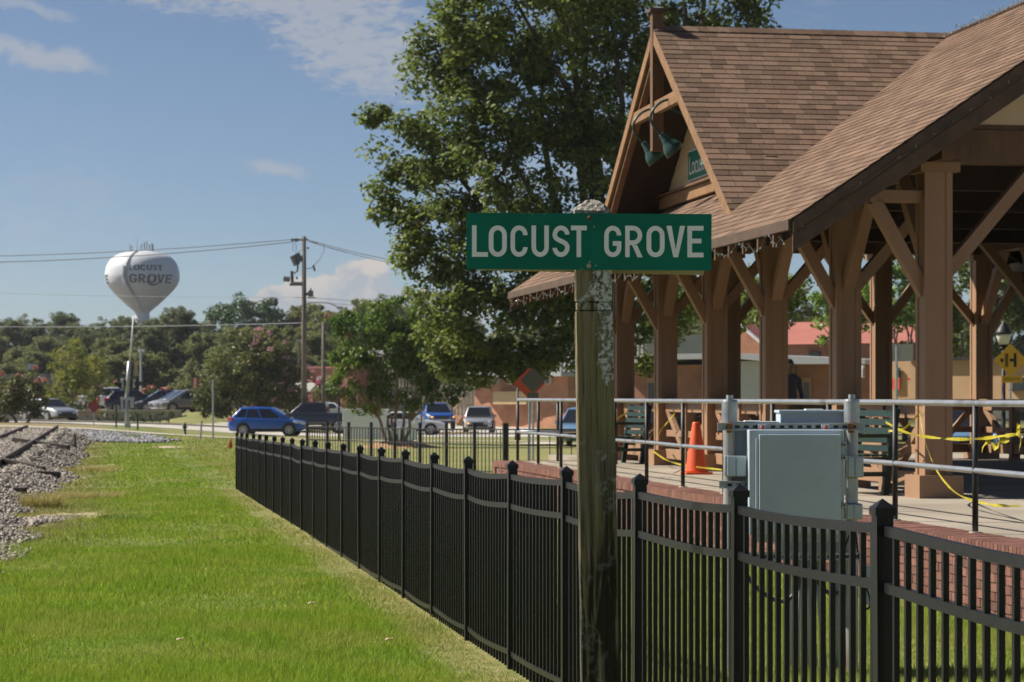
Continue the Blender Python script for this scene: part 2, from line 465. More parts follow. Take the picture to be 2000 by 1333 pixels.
def on(x, Y, dz=0.0):
    """ground point on the bearing of photograph column x at distance Y"""
    X = (x - 1000) / F * Y
    return Vector((X, Y, gz(X, Y) + dz))
# lawn colour by place: fresh turf, straw-coloured strip along the fence, thin dry patches by the ballast
def lawnmat(name, blades):
    m = bpy.data.materials.new(name); m.use_nodes = True
    n, l = m.node_tree.nodes, m.node_tree.links
    bs = n['Principled BSDF']; bs.inputs['Roughness'].default_value = 0.75; bs.inputs['Specular IOR Level'].default_value = 0.25
    ge = n.new('ShaderNodeNewGeometry')
    def noise(s, d=5, loc=None):
        t = n.new('ShaderNodeTexNoise'); l.new(ge.outputs['Position'], t.inputs[0]); t.inputs['Scale'].default_value = s; t.inputs['Detail'].default_value = d; t.inputs['Roughness'].default_value = 0.6
        return t.outputs[0]
    def mr(x, a, b, c=0.0, d=1.0):
        t = n.new('ShaderNodeMapRange'); l.new(x, t.inputs[0])
        for k, v in enumerate((a, b, c, d)): t.inputs[k + 1].default_value = v
        return t.outputs[0]
    def mt(op, a, b):
        t = n.new('ShaderNodeMath'); t.operation = op
        for k, v in enumerate((a, b)):
            if isinstance(v, (int, float)): t.inputs[k].default_value = v
            else: l.new(v, t.inputs[k])
        return t.outputs[0]
    def mix(f, a, b):
        t = n.new('ShaderNodeMix'); t.data_type = 'RGBA'; l.new(f, t.inputs[0])
        for k, v in ((6, a), (7, b)):
            if isinstance(v, tuple): t.inputs[k].default_value = v
            else: l.new(v, t.inputs[k])
        return t.outputs[2]
    s = n.new('ShaderNodeSeparateXYZ'); l.new(ge.outputs['Position'], s.inputs[0])
    Vc = mt('ADD', mt('MULTIPLY', s.outputs[0], CT), mt('MULTIPLY', s.outputs[1], ST))
    big, mid, fine = noise(0.22, 4), noise(1.1, 5), noise(6.0, 5)
    if blades:
        fresh, mid_c, straw, soil = (0.205, 0.325, 0.022, 1), (0.285, 0.36, 0.035, 1), (0.37, 0.33, 0.13, 1), (0.27, 0.25, 0.10, 1)
    else:
        fresh, mid_c, straw, soil = (0.125, 0.165, 0.035, 1), (0.165, 0.185, 0.045, 1), (0.30, 0.25, 0.105, 1), (0.27, 0.20, 0.11, 1)
    c = mix(mr(mid, 0.35, 0.65), fresh, mid_c)
    patch_ = mr(mt('ADD', mt('MULTIPLY', big, 0.7), mt('MULTIPLY', mid, 0.5)), 0.60, 0.80)
    dist = mr(s.outputs[1], 20, 60, 0.35, 0.75)
    c = mix(mt('MULTIPLY', patch_, dist), c, straw)
    # straw strip along the fence
    fd = mt('ABSOLUTE', mt('SUBTRACT', Vc, mt('ADD', 2.36, mt('MULTIPLY', mt('SUBTRACT', mid, 0.5), 0.5))), 0.0)
    Uc_ = mt('SUBTRACT', mt('MULTIPLY', s.outputs[1], CT), mt('MULTIPLY', s.outputs[0], ST))
    strip = mt('MULTIPLY', mr(fd, 0.08, 0.36, 0.85, 0.0), mr(Uc_, 47.5, 50.0, 1.0, 0.0))
    c = mix(mt('MULTIPLY', strip, mr(fine, 0.3, 0.65, 0.30, 0.95)), c, straw)
    # thin dry turf toward the ballast
    dry = mr(mt('ADD', Vc, mt('MULTIPLY', mid, 1.6)), 1.05, -0.1)
    c = mix(mt('MULTIPLY', mt('MULTIPLY', dry, 0.75), mr(Uc_, 27, 32)), c, soil)
    # straw-tinted turf behind the fence
    back = mr(mt('ADD', Vc, mt('MULTIPLY', mid, 1.2)), 3.1, 3.7)
    c = mix(mt('MULTIPLY', back, mr(big, 0.4, 0.6, 0.25, 0.50)), c, straw)
    if blades:
        hs = n.new('ShaderNodeHueSaturation'); l.new(c, hs.inputs['Color'])
        l.new(mr(ge.outputs['Random Per Island'], 0, 1, 0.65, 1.35), hs.inputs['Value']); c = hs.outputs[0]
        tr = n.new('ShaderNodeBsdfTranslucent'); l.new(c, tr.inputs[0])
        ms = n.new('ShaderNodeMixShader'); ms.inputs[0].default_value = 0.35
        l.new(bs.outputs[0], ms.inputs[1]); l.new(tr.outputs[0], ms.inputs[2]); l.new(ms.outputs[0], n['Material Output'].inputs[0])
    else:
        hs = n.new('ShaderNodeHueSaturation'); l.new(c, hs.inputs['Color']); l.new(mr(fine, 0.3, 0.7, 0.75, 1.15), hs.inputs['Value']); c = hs.outputs[0]
        c = mix(mr(s.outputs[1], 190, 240), c, (0.055, 0.050, 0.030, 1))          # woodland floor
        c = mix(mr(Vc, -10, -13), c, (0.20, 0.175, 0.135, 1))                       # gravelly ground beyond the track
        bp = n.new('ShaderNodeBump'); bp.inputs['Strength'].default_value = 0.5; bp.inputs['Distance'].default_value = 0.03
        l.new(noise(26, 6), bp.inputs['Height']); l.new(bp.outputs[0], bs.inputs['Normal'])
    l.new(c, bs.inputs['Base Color'])
    return m
turf, bladem = lawnmat('turf', False), lawnmat('grass_blade', True)
xs = np.unique(np.concatenate([np.linspace(-60, 60, 121), [-6000, -2500, -1000, -400, -200, -120, -80, 80, 120, 200, 400, 1000, 2500, 6000]]))
ys = np.unique(np.concatenate([np.linspace(-20, 240, 157), [-400, -150, -60, 260, 300, 350, 400, 500, 650, 900, 1400, 2500, 6000, 12000]]))
XX, YY = np.meshgrid(xs, ys)
gv = np.stack([XX.ravel(), YY.ravel(), g(XX, YY).ravel()], 1)
nx = len(xs); idx = np.arange(len(gv)).reshape(len(ys), nx)
gf = np.stack([idx[:-1, :-1].ravel(), idx[:-1, 1:].ravel(), idx[1:, 1:].ravel(), idx[1:, :-1].ravel()], 1)
struct(npmesh('ground', gv, gf, turf, smooth=True))

# ------------------------------------------------------------------ grass blades
def blades(Y0, Y1, dens, w, h, flt=None):
    k = int(0.5 * 2 * 0.2235 * (Y1 ** 2 - Y0 ** 2) * dens)
    Y = np.sqrt(RNG.uniform(Y0 ** 2, Y1 ** 2, k)); X = RNG.uniform(-0.222, 0.222, k) * Y
    V, U = X * CT + Y * ST, -X * ST + Y * CT
    edge = -0.95 + 0.45 * np.sin(U * 0.35 + 1) * np.sin(U * 0.13) + 0.2 * np.sin(U * 1.7)
    edge = edge - np.clip((32.5 - U) / 3, 0, 1) * 2.5
    ok = (V > edge + RNG.normal(0, 0.12, k)) & (V < 6.22) & ((np.abs(V - 2.47) > RNG.uniform(0.0, 0.16, k) * 0.7) | (U > 48.3))
    X, Y = X[ok], Y[ok]; V = V[ok]; k = len(X)
    hh = h * RNG.uniform(0.5, 1.25, k) * (1 + 0.5 * np.sin(X * 1.3 + Y * 0.7) * np.sin(Y * 0.9 - X))
    hh = hh * np.where(np.abs(V - 2.36) < 0.3, 0.55, 1.0)
    a = RNG.uniform(0, 2 * np.pi, k); lean = RNG.uniform(0.15, 1.1, k); la = RNG.uniform(0, 2 * np.pi, k)
    z = g(X, Y)
    c = np.stack([X, Y, z - 0.004], 1); s = np.stack([np.cos(a), np.sin(a), 0 * a], 1) * (w * RNG.uniform(0.6, 1.3, k) / 2)[:, None]
    d = np.stack([np.cos(la) * lean, np.sin(la) * lean, np.ones(k)], 1); d = d / np.linalg.norm(d, axis=1)[:, None] * hh[:, None]
    return np.stack([c - s, c + s, c + d], 1).reshape(-1, 3)
bl = [blades(13.5, 19, 5200, 0.006, 0.062), blades(19, 28, 2600, 0.009, 0.062), blades(28, 48, 800, 0.014, 0.06), blades(48, 80, 170, 0.03, 0.06), blades(80, 122, 40, 0.06, 0.07)]
bv = np.concatenate(bl); bf = np.arange(len(bv)).reshape(-1, 3)
tag(npmesh('lawn_grass', bv, bf, bladem), 'short green grass of the mown lawn along the railway', 'grass', kind='stuff')

# weeds: long straw-coloured grass leaning out of the ballast edge
strawm = M('seed_grass', (0.30, 0.25, 0.07), (0.42, 0.36, 0.14), rough=0.7, scale=3, island=0.3, trans=0.3)
greenweed = M('weed_green', (0.13, 0.22, 0.03), (0.19, 0.26, 0.05), rough=0.7, scale=3, island=0.3, trans=0.3)
def tuft(n, r, h, w, c, lean=0.8):
    a = RNG.uniform(0, 2 * np.pi, n); rr = r * np.sqrt(RNG.uniform(0, 1, n))
    X = c[0] + rr * np.cos(a); Y = c[1] + rr * np.sin(a); z = g(X, Y)
    la = a + RNG.normal(0, 0.8, n); ln = RNG.uniform(0.1, lean, n); hh = h * RNG.uniform(0.4, 1.1, n)
    b = np.stack([X, Y, z], 1); sa = RNG.uniform(0, np.pi, n)
    s = np.stack([np.cos(sa), np.sin(sa), 0 * sa], 1) * (w / 2)
    d = np.stack([np.cos(la) * ln, np.sin(la) * ln, np.ones(n)], 1) * hh[:, None]
    m = b + d * 0.55; t = b + d + np.stack([np.cos(la) * ln * hh * 0.5, np.sin(la) * ln * hh * 0.5, -0.2 * hh], 1)
    v = np.stack([b - s, b + s, m + s * 0.8, m - s * 0.8, t], 1).reshape(-1, 3)
    i = np.arange(n) * 5
    f = np.concatenate([np.stack([i, i + 1, i + 2], 1), np.stack([i, i + 2, i + 3], 1), np.stack([i + 3, i + 2, i + 4], 1)])
    return v, f
def tuft_thing(x, y, Y, n, r, h, w, mat, label, lean=0.8):
    p = P(x, y, Y)
    v, f = tuft(n, r, h, w, (p.x, Y), lean)
    tag(npmesh('grass_tuft', v, f, mat), label, 'grass tuft', 'weedy tufts at the ballast edge')
tuft_thing(82, 985, 38.5, 900, 0.28, 0.34, 0.007, strawm, 'straw coloured grass tuft arching over the stones at the ballast edge', 1.3)
tuft_thing(150, 955, 43, 1500, 0.75, 0.16, 0.01, strawm, 'low straw coloured grass patch spreading from the ballast onto the lawn', 1.3)
tuft_thing(240, 1005, 34.2, 260, 0.34, 0.12, 0.012, greenweed, 'low green clover tuft at the dry dirt spit')
tuft_thing(180, 912, 62, 700, 0.8, 0.18, 0.014, strawm, 'dry grass patch against the far ballast toe', 1.2)
tuft_thing(258, 849, 114, 160, 0.35, 0.3, 0.03, greenweed, 'green weed tuft alone in the grey stone by the crossing')

# ------------------------------------------------------------------ railway
def track_z(U):
    return 0.30 + 0.08 * np.clip((U - 60) / 60, 0, 1)
# ballast bed: profile across V along U, with uneven surface
us = np.linspace(-60, 116, 353); vs_ = np.concatenate([np.linspace(-10.5, -8.2, 5), np.linspace(-7.9, -0.7, 37)])
UU, VV = np.meshgrid(us, vs_, indexing='ij')
def ballast_h(U, V):
    top = track_z(U) - 0.17
    toe = -0.95 + 0.28 * np.sin(U * 0.35 + 1) * np.sin(U * 0.13) + 0.15 * np.sin(U * 1.7)
    t = np.clip((toe - V) / (toe + 2.0), 0, 1)
    t2 = np.clip((V + 10.2) / 2.0, 0, 1)
    X, Y = V * CT - U * ST, V * ST + U * CT
    gb = g(X, Y)
    z = gb - 0.05 + (top - gb + 0.05) * np.minimum(t, t2) ** 0.9
    z += 0.035 * np.sin(U * 2.1 + V * 3) * np.sin(V * 2.7 - U * 1.3) * t
    return z
BZ = ballast_h(UU, VV)
bX, bY = VV * CT - UU * ST, VV * ST + UU * CT
bi = np.arange(BZ.size).reshape(BZ.shape)
bfc = np.stack([bi[:-1, :-1].ravel(), bi[:-1, 1:].ravel(), bi[1:, 1:].ravel(), bi[1:, :-1].ravel()], 1)
ballm = M('ballast_bed', (0.26, 0.235, 0.21), (0.36, 0.325, 0.29), rough=0.95, scale=14, world_co=True, bump=0.6, bscale=30, c3=(0.19, 0.17, 0.15), scale3=1.2)
struct(npmesh('ballast_bed', np.stack([bX.ravel(), bY.ravel(), BZ.ravel()], 1), bfc, ballm, smooth=True))
stonem = M('ballast_stone', (0.20, 0.175, 0.15), (0.29, 0.255, 0.215), rough=0.9, scale=3, island=0.65, world_co=True)
def stones(name, label, cx, cy, cz, size, mat):
    n = len(cx)
    base = np.array([[-1, -1, -1], [1, -1, -1], [1, 1, -1], [-1, 1, -1], [-1, -1, 1], [1, -1, 1], [1, 1, 1], [-1, 1, 1.]]) * 0.5
    v = base[None] * RNG.uniform(0.55, 1.2, (n, 8, 1)) * RNG.uniform(0.5, 1.3, (n, 1, 3)) * size[:, None, None]
    q = RNG.normal(size=(n, 4)); q /= np.linalg.norm(q, axis=1)[:, None]; w, x, y, z = q.T
    Rm = np.stack([np.stack([1 - 2 * (y * y + z * z), 2 * (x * y - z * w), 2 * (x * z + y * w)], -1), np.stack([2 * (x * y + z * w), 1 - 2 * (x * x + z * z), 2 * (y * z - x * w)], -1), np.stack([2 * (x * z - y * w), 2 * (y * z + x * w), 1 - 2 * (x * x + y * y)], -1)], 1)
    v = np.einsum('nij,nkj->nki', Rm, v) + np.stack([cx, cy, cz], 1)[:, None]
    fb = np.array([[3, 2, 1, 0], [4, 5, 6, 7], [0, 1, 5, 4], [1, 2, 6, 5], [2, 3, 7, 6], [3, 0, 4, 7]])
    f = (np.arange(n)[:, None, None] * 8 + fb[None]).reshape(-1, 4)
    return tag(npmesh(name, v.reshape(-1, 3), f, mat), label, 'gravel', kind='stuff')
n = 84000
U = 24 + 90 * RNG.uniform(0, 1, n) ** 1.7; V = RNG.uniform(-6.5, -0.72, n)
Vx = V * CT - U * ST; Yx = V * ST + U * CT
keep = (Vx / Yx > -0.232) & ((V < -2.3) | (RNG.uniform(0, 1, n) < 1.0))
U, V, Vx, Yx = U[keep], V[keep], Vx[keep], Yx[keep]
zz = ballast_h(U, V); gg_ = g(Vx, Yx)
keep = zz > gg_ - 0.04 * RNG.uniform(0, 1, len(zz))
U, V, Vx, Yx, zz = U[keep], V[keep], Vx[keep], Yx[keep], np.maximum(zz[keep], gg_[keep])
stones('ballast_stones', 'pale grey crushed stone heaped along the railway', Vx, Yx, zz + 0.008, RNG.uniform(0.020, 0.052, len(U)) * (0.76 + U / 85), stonem)
# spit of stone running onto the lawn and loose grey stone by the crossing
n = 1500
t = RNG.uniform(0, 1, n); px = 60 + 110 * t; Yd = 33.5 + 2.2 * t + RNG.normal(0, 0.35, n)
sx_ = (px - 1000) / F * Yd
stones('loose_stones', 'loose ballast stones scattered on the dirt at the lawn edge', sx_, Yd, g(sx_, Yd) + 0.005, RNG.uniform(0.03, 0.07, n) * (1.2 - t), stonem)
greystone = M('blue_grey_stone', (0.18, 0.18, 0.19), (0.25, 0.25, 0.255), rough=0.9, scale=3, island=0.45, world_co=True)
n = 9000
Yd = RNG.uniform(108, 118.5, n); px = 100 + 245 * RNG.beta(1.0, 1.35, n) * (1 - 0.25 * np.abs(Yd - 112.5) / 6) + 12 * np.sin(Yd * 2.3); sx_ = (px - 1000) / F * Yd
stones('crossing_stones', 'blue grey stone spread beside the road crossing', sx_, Yd, g(sx_, Yd) + 0.03, RNG.uniform(0.06, 0.15, n), greystone)
dirtm = M('bare_dirt', (0.40, 0.31, 0.19), (0.48, 0.38, 0.25), rough=0.95, scale=2, world_co=True)
def ground_patch(name, poly, mat, dz=0.004, n=6, label=None):
    """sheet that follows the ground, from a quad given as ground points (X, Y)"""
    (a, b, c, d) = [np.array(p, float) for p in poly]
    vs, fs = [], []
    for i in range(n + 1):
        for j in range(n + 1):
            s, t_ = i / n, j / n
            p = (a * (1 - s) + b * s) * (1 - t_) + (d * (1 - s) + c * s) * t_
            vs.append((p[0], p[1], gz(p[0], p[1]) + dz))
    fs = [(i * (n + 1) + j, (i + 1) * (n + 1) + j, (i + 1) * (n + 1) + j + 1, i * (n + 1) + j + 1) for i in range(n) for j in range(n)]
    return struct(MB().add(vs, fs).build(name, mat), label)
def blotch(name, x, Y, rx, ry, mat, dz=0.012):
    c = on(x, Y); k = 22
    vs = [(c.x, c.y, gz(c.x, c.y) + dz)]
    for i in range(k):
        a = 2 * math.pi * i / k; r = random.uniform(0.6, 1.1)
        X_, Y_ = c.x + rx * r * math.cos(a), c.y + ry * r * math.sin(a)
        vs.append((X_, Y_, gz(X_, Y_) + dz))
    return struct(MB().add(vs, [(0, i + 1, (i + 1) % k + 1) for i in range(k)]).build(name, mat))
blotch('dirt_patch', 130, 35.5, 0.75, 1.4, dirtm)
blotch('dirt_patch', 330, 101, 1.0, 3.0, dirtm)
blotch('dirt_patch', 180, 66, 0.35, 4, dirtm)

railsteel = M('rusty_rail', (0.13, 0.062, 0.032), (0.19, 0.095, 0.05), rough=0.7, metal=0.2, scale=8)
railtop = M('worn_rail_head', (0.24, 0.20, 0.17), rough=0.4, metal=0.8)
tiem = M('creosote_tie', (0.035, 0.028, 0.022), (0.075, 0.06, 0.048), rough=0.9, scale=4, stretch=(0.5, 3, 3), objvar=0.2)
RV = (-2.45, -3.885)
tr = thing('railway_track', 'railway track of rusty steel rails on dark wooden ties', 'railway track', UV(-3.17, 70, 0.1), TH)
rp = [(-.075, 0), (.075, 0), (.075, .012), (.012, .03), (.01, .125), (.036, .14), (.036, .172), (-.036, .172), (-.036, .14), (-.01, .125), (-.012, .03), (-.075, .012)]
for rv in RV:
    mb = MB(); k = len(rp); uu = np.linspace(-60, 118, 20)
    vs = [(rv + a, u, track_z(u) - 0.172 + b) for u in uu for a, b in rp]
    mb.add(vs, [(i * k + j, i * k + (j + 1) % k, (i + 1) * k + (j + 1) % k, (i + 1) * k + j) for i in range(len(uu) - 1) for j in range(k)])
    rl = mb.build('rail', railsteel, tr, frame=MUV)
    mb = MB()
    vs = [(rv + a, u, track_z(u) + 0.002) for u in uu for a in (-.03, .03)]
    mb.add(vs, [(2 * i, 2 * i + 1, 2 * i + 3, 2 * i + 2) for i in range(len(uu) - 1)]).build('rail_head', railtop, rl, frame=MUV)
tme = MB().cbox((0, 0, 0), (2.6, 0.23, 0.18)).mesh('tie'); tme.materials.append(tiem)
u0 = 26.0
while u0 < 116:
    inst('tie', tme, tr, (0, u0 - 70, track_z(u0) - 0.172 - 0.075 - 0.1), (0, 0, random.uniform(-.02, .02)))
    u0 += 0.53
plate = MB().box((-.1, -.16, 0), (.1, .16, .02)).mesh('tie_plate')
# loose old ties lying on the slope
for (x, y, Y, L, rz, ry, lab) in [(80, 858, 78, 2.3, -0.5, 0.10, 'old black railway tie lying across the slope above the post'), (34, 885, 55, 1.5, -0.45, 0.16, 'broken dark tie half sunk in the ballast slope'),
                             (95, 914, 52.5, 0.5, 0.05, 0.05, 'short black tie stub low on the ballast'), (40, 927, 42, 0.22, 0.1, 0, 'small dark wood block among the ballast stones')]:
    p = P(x, y, Y); V_, U_ = toUV(p.x, p.y)
    o = MB().cbox((0, 0, 0), (L, 0.16, 0.13)).build('loose_tie', tiem, bevel=0.01)
    zt = max(float(ballast_h(np.array(U_), np.array(V_))), gz(p.x, p.y))
    o.location = (p.x, p.y, zt + 0.05); o.rotation_euler = (0, ry, rz)
    tag(o, lab, 'railway tie', 'loose ties on the ballast')
p = P(147, 874, 88)
mk = thing('track_marker_post', 'thin dark steel post standing at the foot of the ballast', 'post', (p.x, p.y, gz(p.x, p.y)))
MB().cbox((p.x, p.y, gz(p.x, p.y) + 0.32), (0.07, 0.05, 0.72)).build('stake', blackrail, mk, bevel=0.005)
MB().cbox((p.x - 0.10, p.y, gz(p.x, p.y) + 0.06), (0.10, 0.08, 0.16)).build('foot_block', blackrail, mk, bevel=0.005)

# ------------------------------------------------------------------ road, pavement
def strip(name, line, w, mat, dz, n=60, kerb=None, label=None):
    """ribbon along a polyline of (X, Y), following the ground"""
    line = [np.array(p, float) for p in line]
    seg = [np.linalg.norm(line[i + 1] - line[i]) for i in range(len(line) - 1)]; tot = sum(seg)
    cs = []
    for k in range(n + 1):
        s = tot * k / n; i = 0
        while i < len(seg) - 1 and s > seg[i]: s -= seg[i]; i += 1
        cs.append(line[i] + (line[i + 1] - line[i]) * (s / seg[i]))
    vs, m = [], 6
    for k, c in enumerate(cs):
        d = cs[min(k + 1, n)] - cs[max(k - 1, 0)]; d /= np.linalg.norm(d); nn = np.array([-d[1], d[0]])
        for j in range(m + 1):
            q = c + nn * w * (j / m - 0.5)
            vs.append((q[0], q[1], gz(q[0], q[1]) + dz))
    fs = [(k * (m + 1) + j, (k + 1) * (m + 1) + j, (k + 1) * (m + 1) + j + 1, k * (m + 1) + j + 1) for k in range(n) for j in range(m)]
    return struct(MB().add(vs, fs).build(name, mat, smooth=True), label)
strip('road', [(-70, 136), (-30, 140), (-10, 146), (25, 152)], 11.5, roadm, 0.02, label='pale worn asphalt road crossing the railway')
strip('street', [(-3, 150), (-3.5, 195), (-8, 300)], 11, roadm, 0.012)
strip('street', [(34, 145), (26.5, 120), (33, 70), (38, 30), (42, 0)], 10, roadm, 0.012)
strip('sidewalk', [(-60, 121), (-27, 121.5), (-16, 122.5), (6, 126)], 1.7, walkm, 0.03)
strip('driveway', [(-20, 146), (-16.5, 160), (-17, 176)], 7, walkm, 0.014)
for off in (5.65,):
    mb = MB(); pts = [(-31, 140), (-10, 146), (20, 151.3)]
    d = np.array([0.966, 0.26])
    for a, b in zip(pts[:-1], pts[1:]):
        for s in range(6):
            p0 = np.array(a) + (np.array(b) - np.array(a)) * s / 6; p1 = np.array(a) + (np.array(b) - np.array(a)) * (s + 1) / 6
            dd = (p1 - p0) / np.linalg.norm(p1 - p0); nn = np.array([-dd[1], dd[0]]) * off
            q0, q1 = p0 + nn, p1 + nn
            mb.beam((q0[0], q0[1], gz(*q0) + 0.06), (q1[0], q1[1], gz(*q1) + 0.06), 0.16, 0.15)
    struct(mb.build('kerb', walkm))
yl = M('yellow_road_paint', (0.62, 0.36, 0.04), rough=0.7)
strip('road_marking', [(-70, 136), (-30, 140), (-10, 146), (25, 152)], 0.13, yl, 0.026)
struct(MB().pbox(855, 844, 935, 847.5, 158, 0.5).build('yellow_kerb_paint', yl))
strip('path', [(1.8, 121), (1.0, 112), (6, 110.5)], 1.6, walkm, 0.03)

leafdry = M('dry_leaf', (0.42, 0.33, 0.20), rough=0.8)
for k_, (x_, y_) in enumerate([(608, 1188), (352, 1262), (760, 1262)]):
    p_ = P(x_, y_, 1.70 * F / (y_ - HZ)); a_ = random.uniform(0, 3)
    vs = [(p_.x + r_ * math.cos(a_ + t_), p_.y + r_ * math.sin(a_ + t_), gz(p_.x, p_.y) + 0.045 + h_) for t_, r_, h_ in ((0, .030, .012), (1.0, .022, 0), (2.2, .026, .01), (3.14, .04, -.004), (4.1, .024, .01), (5.3, .024, .004))]
    tag(MB().prism(vs, (0, 0, .002)).build('fallen_leaf', leafdry), 'single dry tan leaf lying on the green lawn', 'leaf', 'dry leaves on the lawn')
# ------------------------------------------------------------------ lettering
def arc(cx, cy, rx, ry, a0, a1, n=10):
    return [(cx + rx * math.cos(R(a0 + (a1 - a0) * i / n)), cy + ry * math.sin(R(a0 + (a1 - a0) * i / n))) for i in range(n + 1)]
def bez(p0, p1, p2, p3, n=10):
    return [tuple((1 - t) ** 3 * p0[k] + 3 * (1 - t) ** 2 * t * p1[k] + 3 * (1 - t) * t * t * p2[k] + t ** 3 * p3[k] for k in (0, 1)) for t in [i / n for i in range(n + 1)]]
def ribbon(pts, sw, closed=False):
    m = len(pts); vs = []
    for i in range(m):
        p = Vector(pts[i]); a = Vector(pts[(i - 1) % m]) if closed or i else p; b = Vector(pts[(i + 1) % m]) if closed or i < m - 1 else p
        d = (b - a).normalized(); nn = Vector((-d.y, d.x))
        vs += [tuple(p + nn * sw / 2), tuple(p - nn * sw / 2)]
    fs = [(2 * i, 2 * i + 1, 2 * ((i + 1) % m) + 1, 2 * ((i + 1) % m)) for i in range(m if closed else m - 1)]
    return vs, fs
def letter_shape(ch, W=0.57, sw=0.155):
    s = sw / 2; cx = W / 2; rx = W / 2 - s; ry = rx * 1.1
    V_, F_ = [], []
    def put(vf):
        o = len(V_); V_.extend(vf[0]); F_.extend([tuple(i + o for i in f) for f in vf[1]])
    def rect(x0, y0, x1, y1, nx=1):
        vs = [(x0 + (x1 - x0) * i / nx, y) for i in range(nx + 1) for y in (y0, y1)]
        put((vs, [(2 * i, 2 * i + 2, 2 * i + 3, 2 * i + 1) for i in range(nx)]))
    top, bot = lambda a0, a1: arc(cx, 1 - s - ry, rx, ry, a0, a1), lambda a0, a1: arc(cx, s + ry, rx, ry, a0, a1)
    if ch == 'O': put(ribbon(top(0, 180) + bot(180, 360), sw, True))
    elif ch == 'C': put(ribbon([(W - s, .69)] + top(0, 180) + bot(180, 360) + [(W - s, .31)], sw))
    elif ch == 'G':
        put(ribbon([(W - s, .69)] + top(0, 180) + bot(180, 360) + [(W - s, .51)], sw)); rect(W * .5, .51 - sw, W - sw, .51, 3)
    elif ch == 'U': put(ribbon([(s, 1)] + bot(180, 360) + [(W - s, 1)], sw))
    elif ch == 'S':
        put(ribbon([(W - s, .71)] + top(0, 180) + bez((s, 1 - s - ry), (s, .5), (W - s, .52), (W - s, s + ry))[1:] + bot(0, -180)[1:] + [(s, .29)], sw))
    elif ch == 'L': rect(0, 0, sw, 1); rect(sw, 0, W * .9, sw, 3)
    elif ch == 'T': rect(0, 1 - sw, W * .93, 1, 4); rect(W * .465 - s, 0, W * .465 + s, 1 - sw)
    elif ch == 'E':
        rect(0, 0, sw, 1); rect(sw, 0, W * .92, sw, 3); rect(sw, 1 - sw, W * .92, 1, 3); rect(sw, .52 - s, W * .80, .52 + s, 3)
    elif ch == 'V':
        W2 = W * 1.05; c = W2 / 2; q = sw * 1.1
        for sg in (-1, 1):
            put(([(c - sg * c, 1), (c - sg * s, 0), (c, 0), (c, sw * 1.7), (c - sg * (c - q), 1)], [(0, 1, 2, 3, 4)]))
    elif ch == 'R':
        rect(0, 0, sw, 1); ym = .46; r = (1 - s - ym) / 2
        put(ribbon([(sw, 1 - s)] + arc(W - s - r, ym + r, r, r, 90, -90, 10) + [(sw, ym)], sw))
        put(([(W * .40, ym - s), (W * .40 + sw * 1.15, ym - s), (W * 1.02, 0), (W * 1.02 - sw * 1.15, 0)], [(0, 1, 2, 3)]))
    return V_, F_
def letter_mesh(name, ch, mapf, mat, parent, W=0.57, sw=0.155, frame=None, thick=0.0015):
    vs, fs = letter_shape(ch, W, sw)
    a = [mapf(x, y, thick) for x, y in vs]; b = [mapf(x, y, 0) for x, y in vs]
    k = len(vs); cnt = {}
    for f in fs:
        for i in range(len(f)):
            e = (f[i], f[(i + 1) % len(f)]); cnt[tuple(sorted(e))] = cnt.get(tuple(sorted(e)), 0) + 1
    fs2 = list(fs)
    for f in fs:
        for i in range(len(f)):
            e = (f[i], f[(i + 1) % len(f)])
            if cnt[tuple(sorted(e))] == 1: fs2.append((e[0], e[1], e[1] + k, e[0] + k))
    return MB().add(a + b, fs2).build(name, mat, parent, frame=frame)
def text_mesh(name, body, height, mat, parent, M4, thick=0.002, width=None):
    """flat lettering with Blender's own font; M4 maps text x,y,z to the world"""
    cu = bpy.data.curves.new('text', 'FONT'); cu.body = body; cu.size = 1.0; cu.extrude = 0.0; cu.align_x = 'CENTER'; cu.align_y = 'CENTER'
    ob = bpy.data.objects.new('text', cu); COL.objects.link(ob)
    dg = bpy.context.evaluated_depsgraph_get(); me = bpy.data.meshes.new_from_object(ob.evaluated_get(dg))
    bpy.data.objects.remove(ob); bpy.data.curves.remove(cu)
    xs_ = [v.co.x for v in me.vertices]; ys_ = [v.co.y for v in me.vertices]
    sy = height / (max(ys_) - min(ys_)); sx = width / (max(xs_) - min(xs_)) if width else sy
    cx, cy = (max(xs_) + min(xs_)) / 2, (max(ys_) + min(ys_)) / 2
    Mx = (pinv(parent) if parent is not None else I4) @ M4
    for v in me.vertices: v.co = Mx @ Vector(((v.co.x - cx) * sx, (v.co.y - cy) * sy, thick))
    return link(name, me, mat, parent)

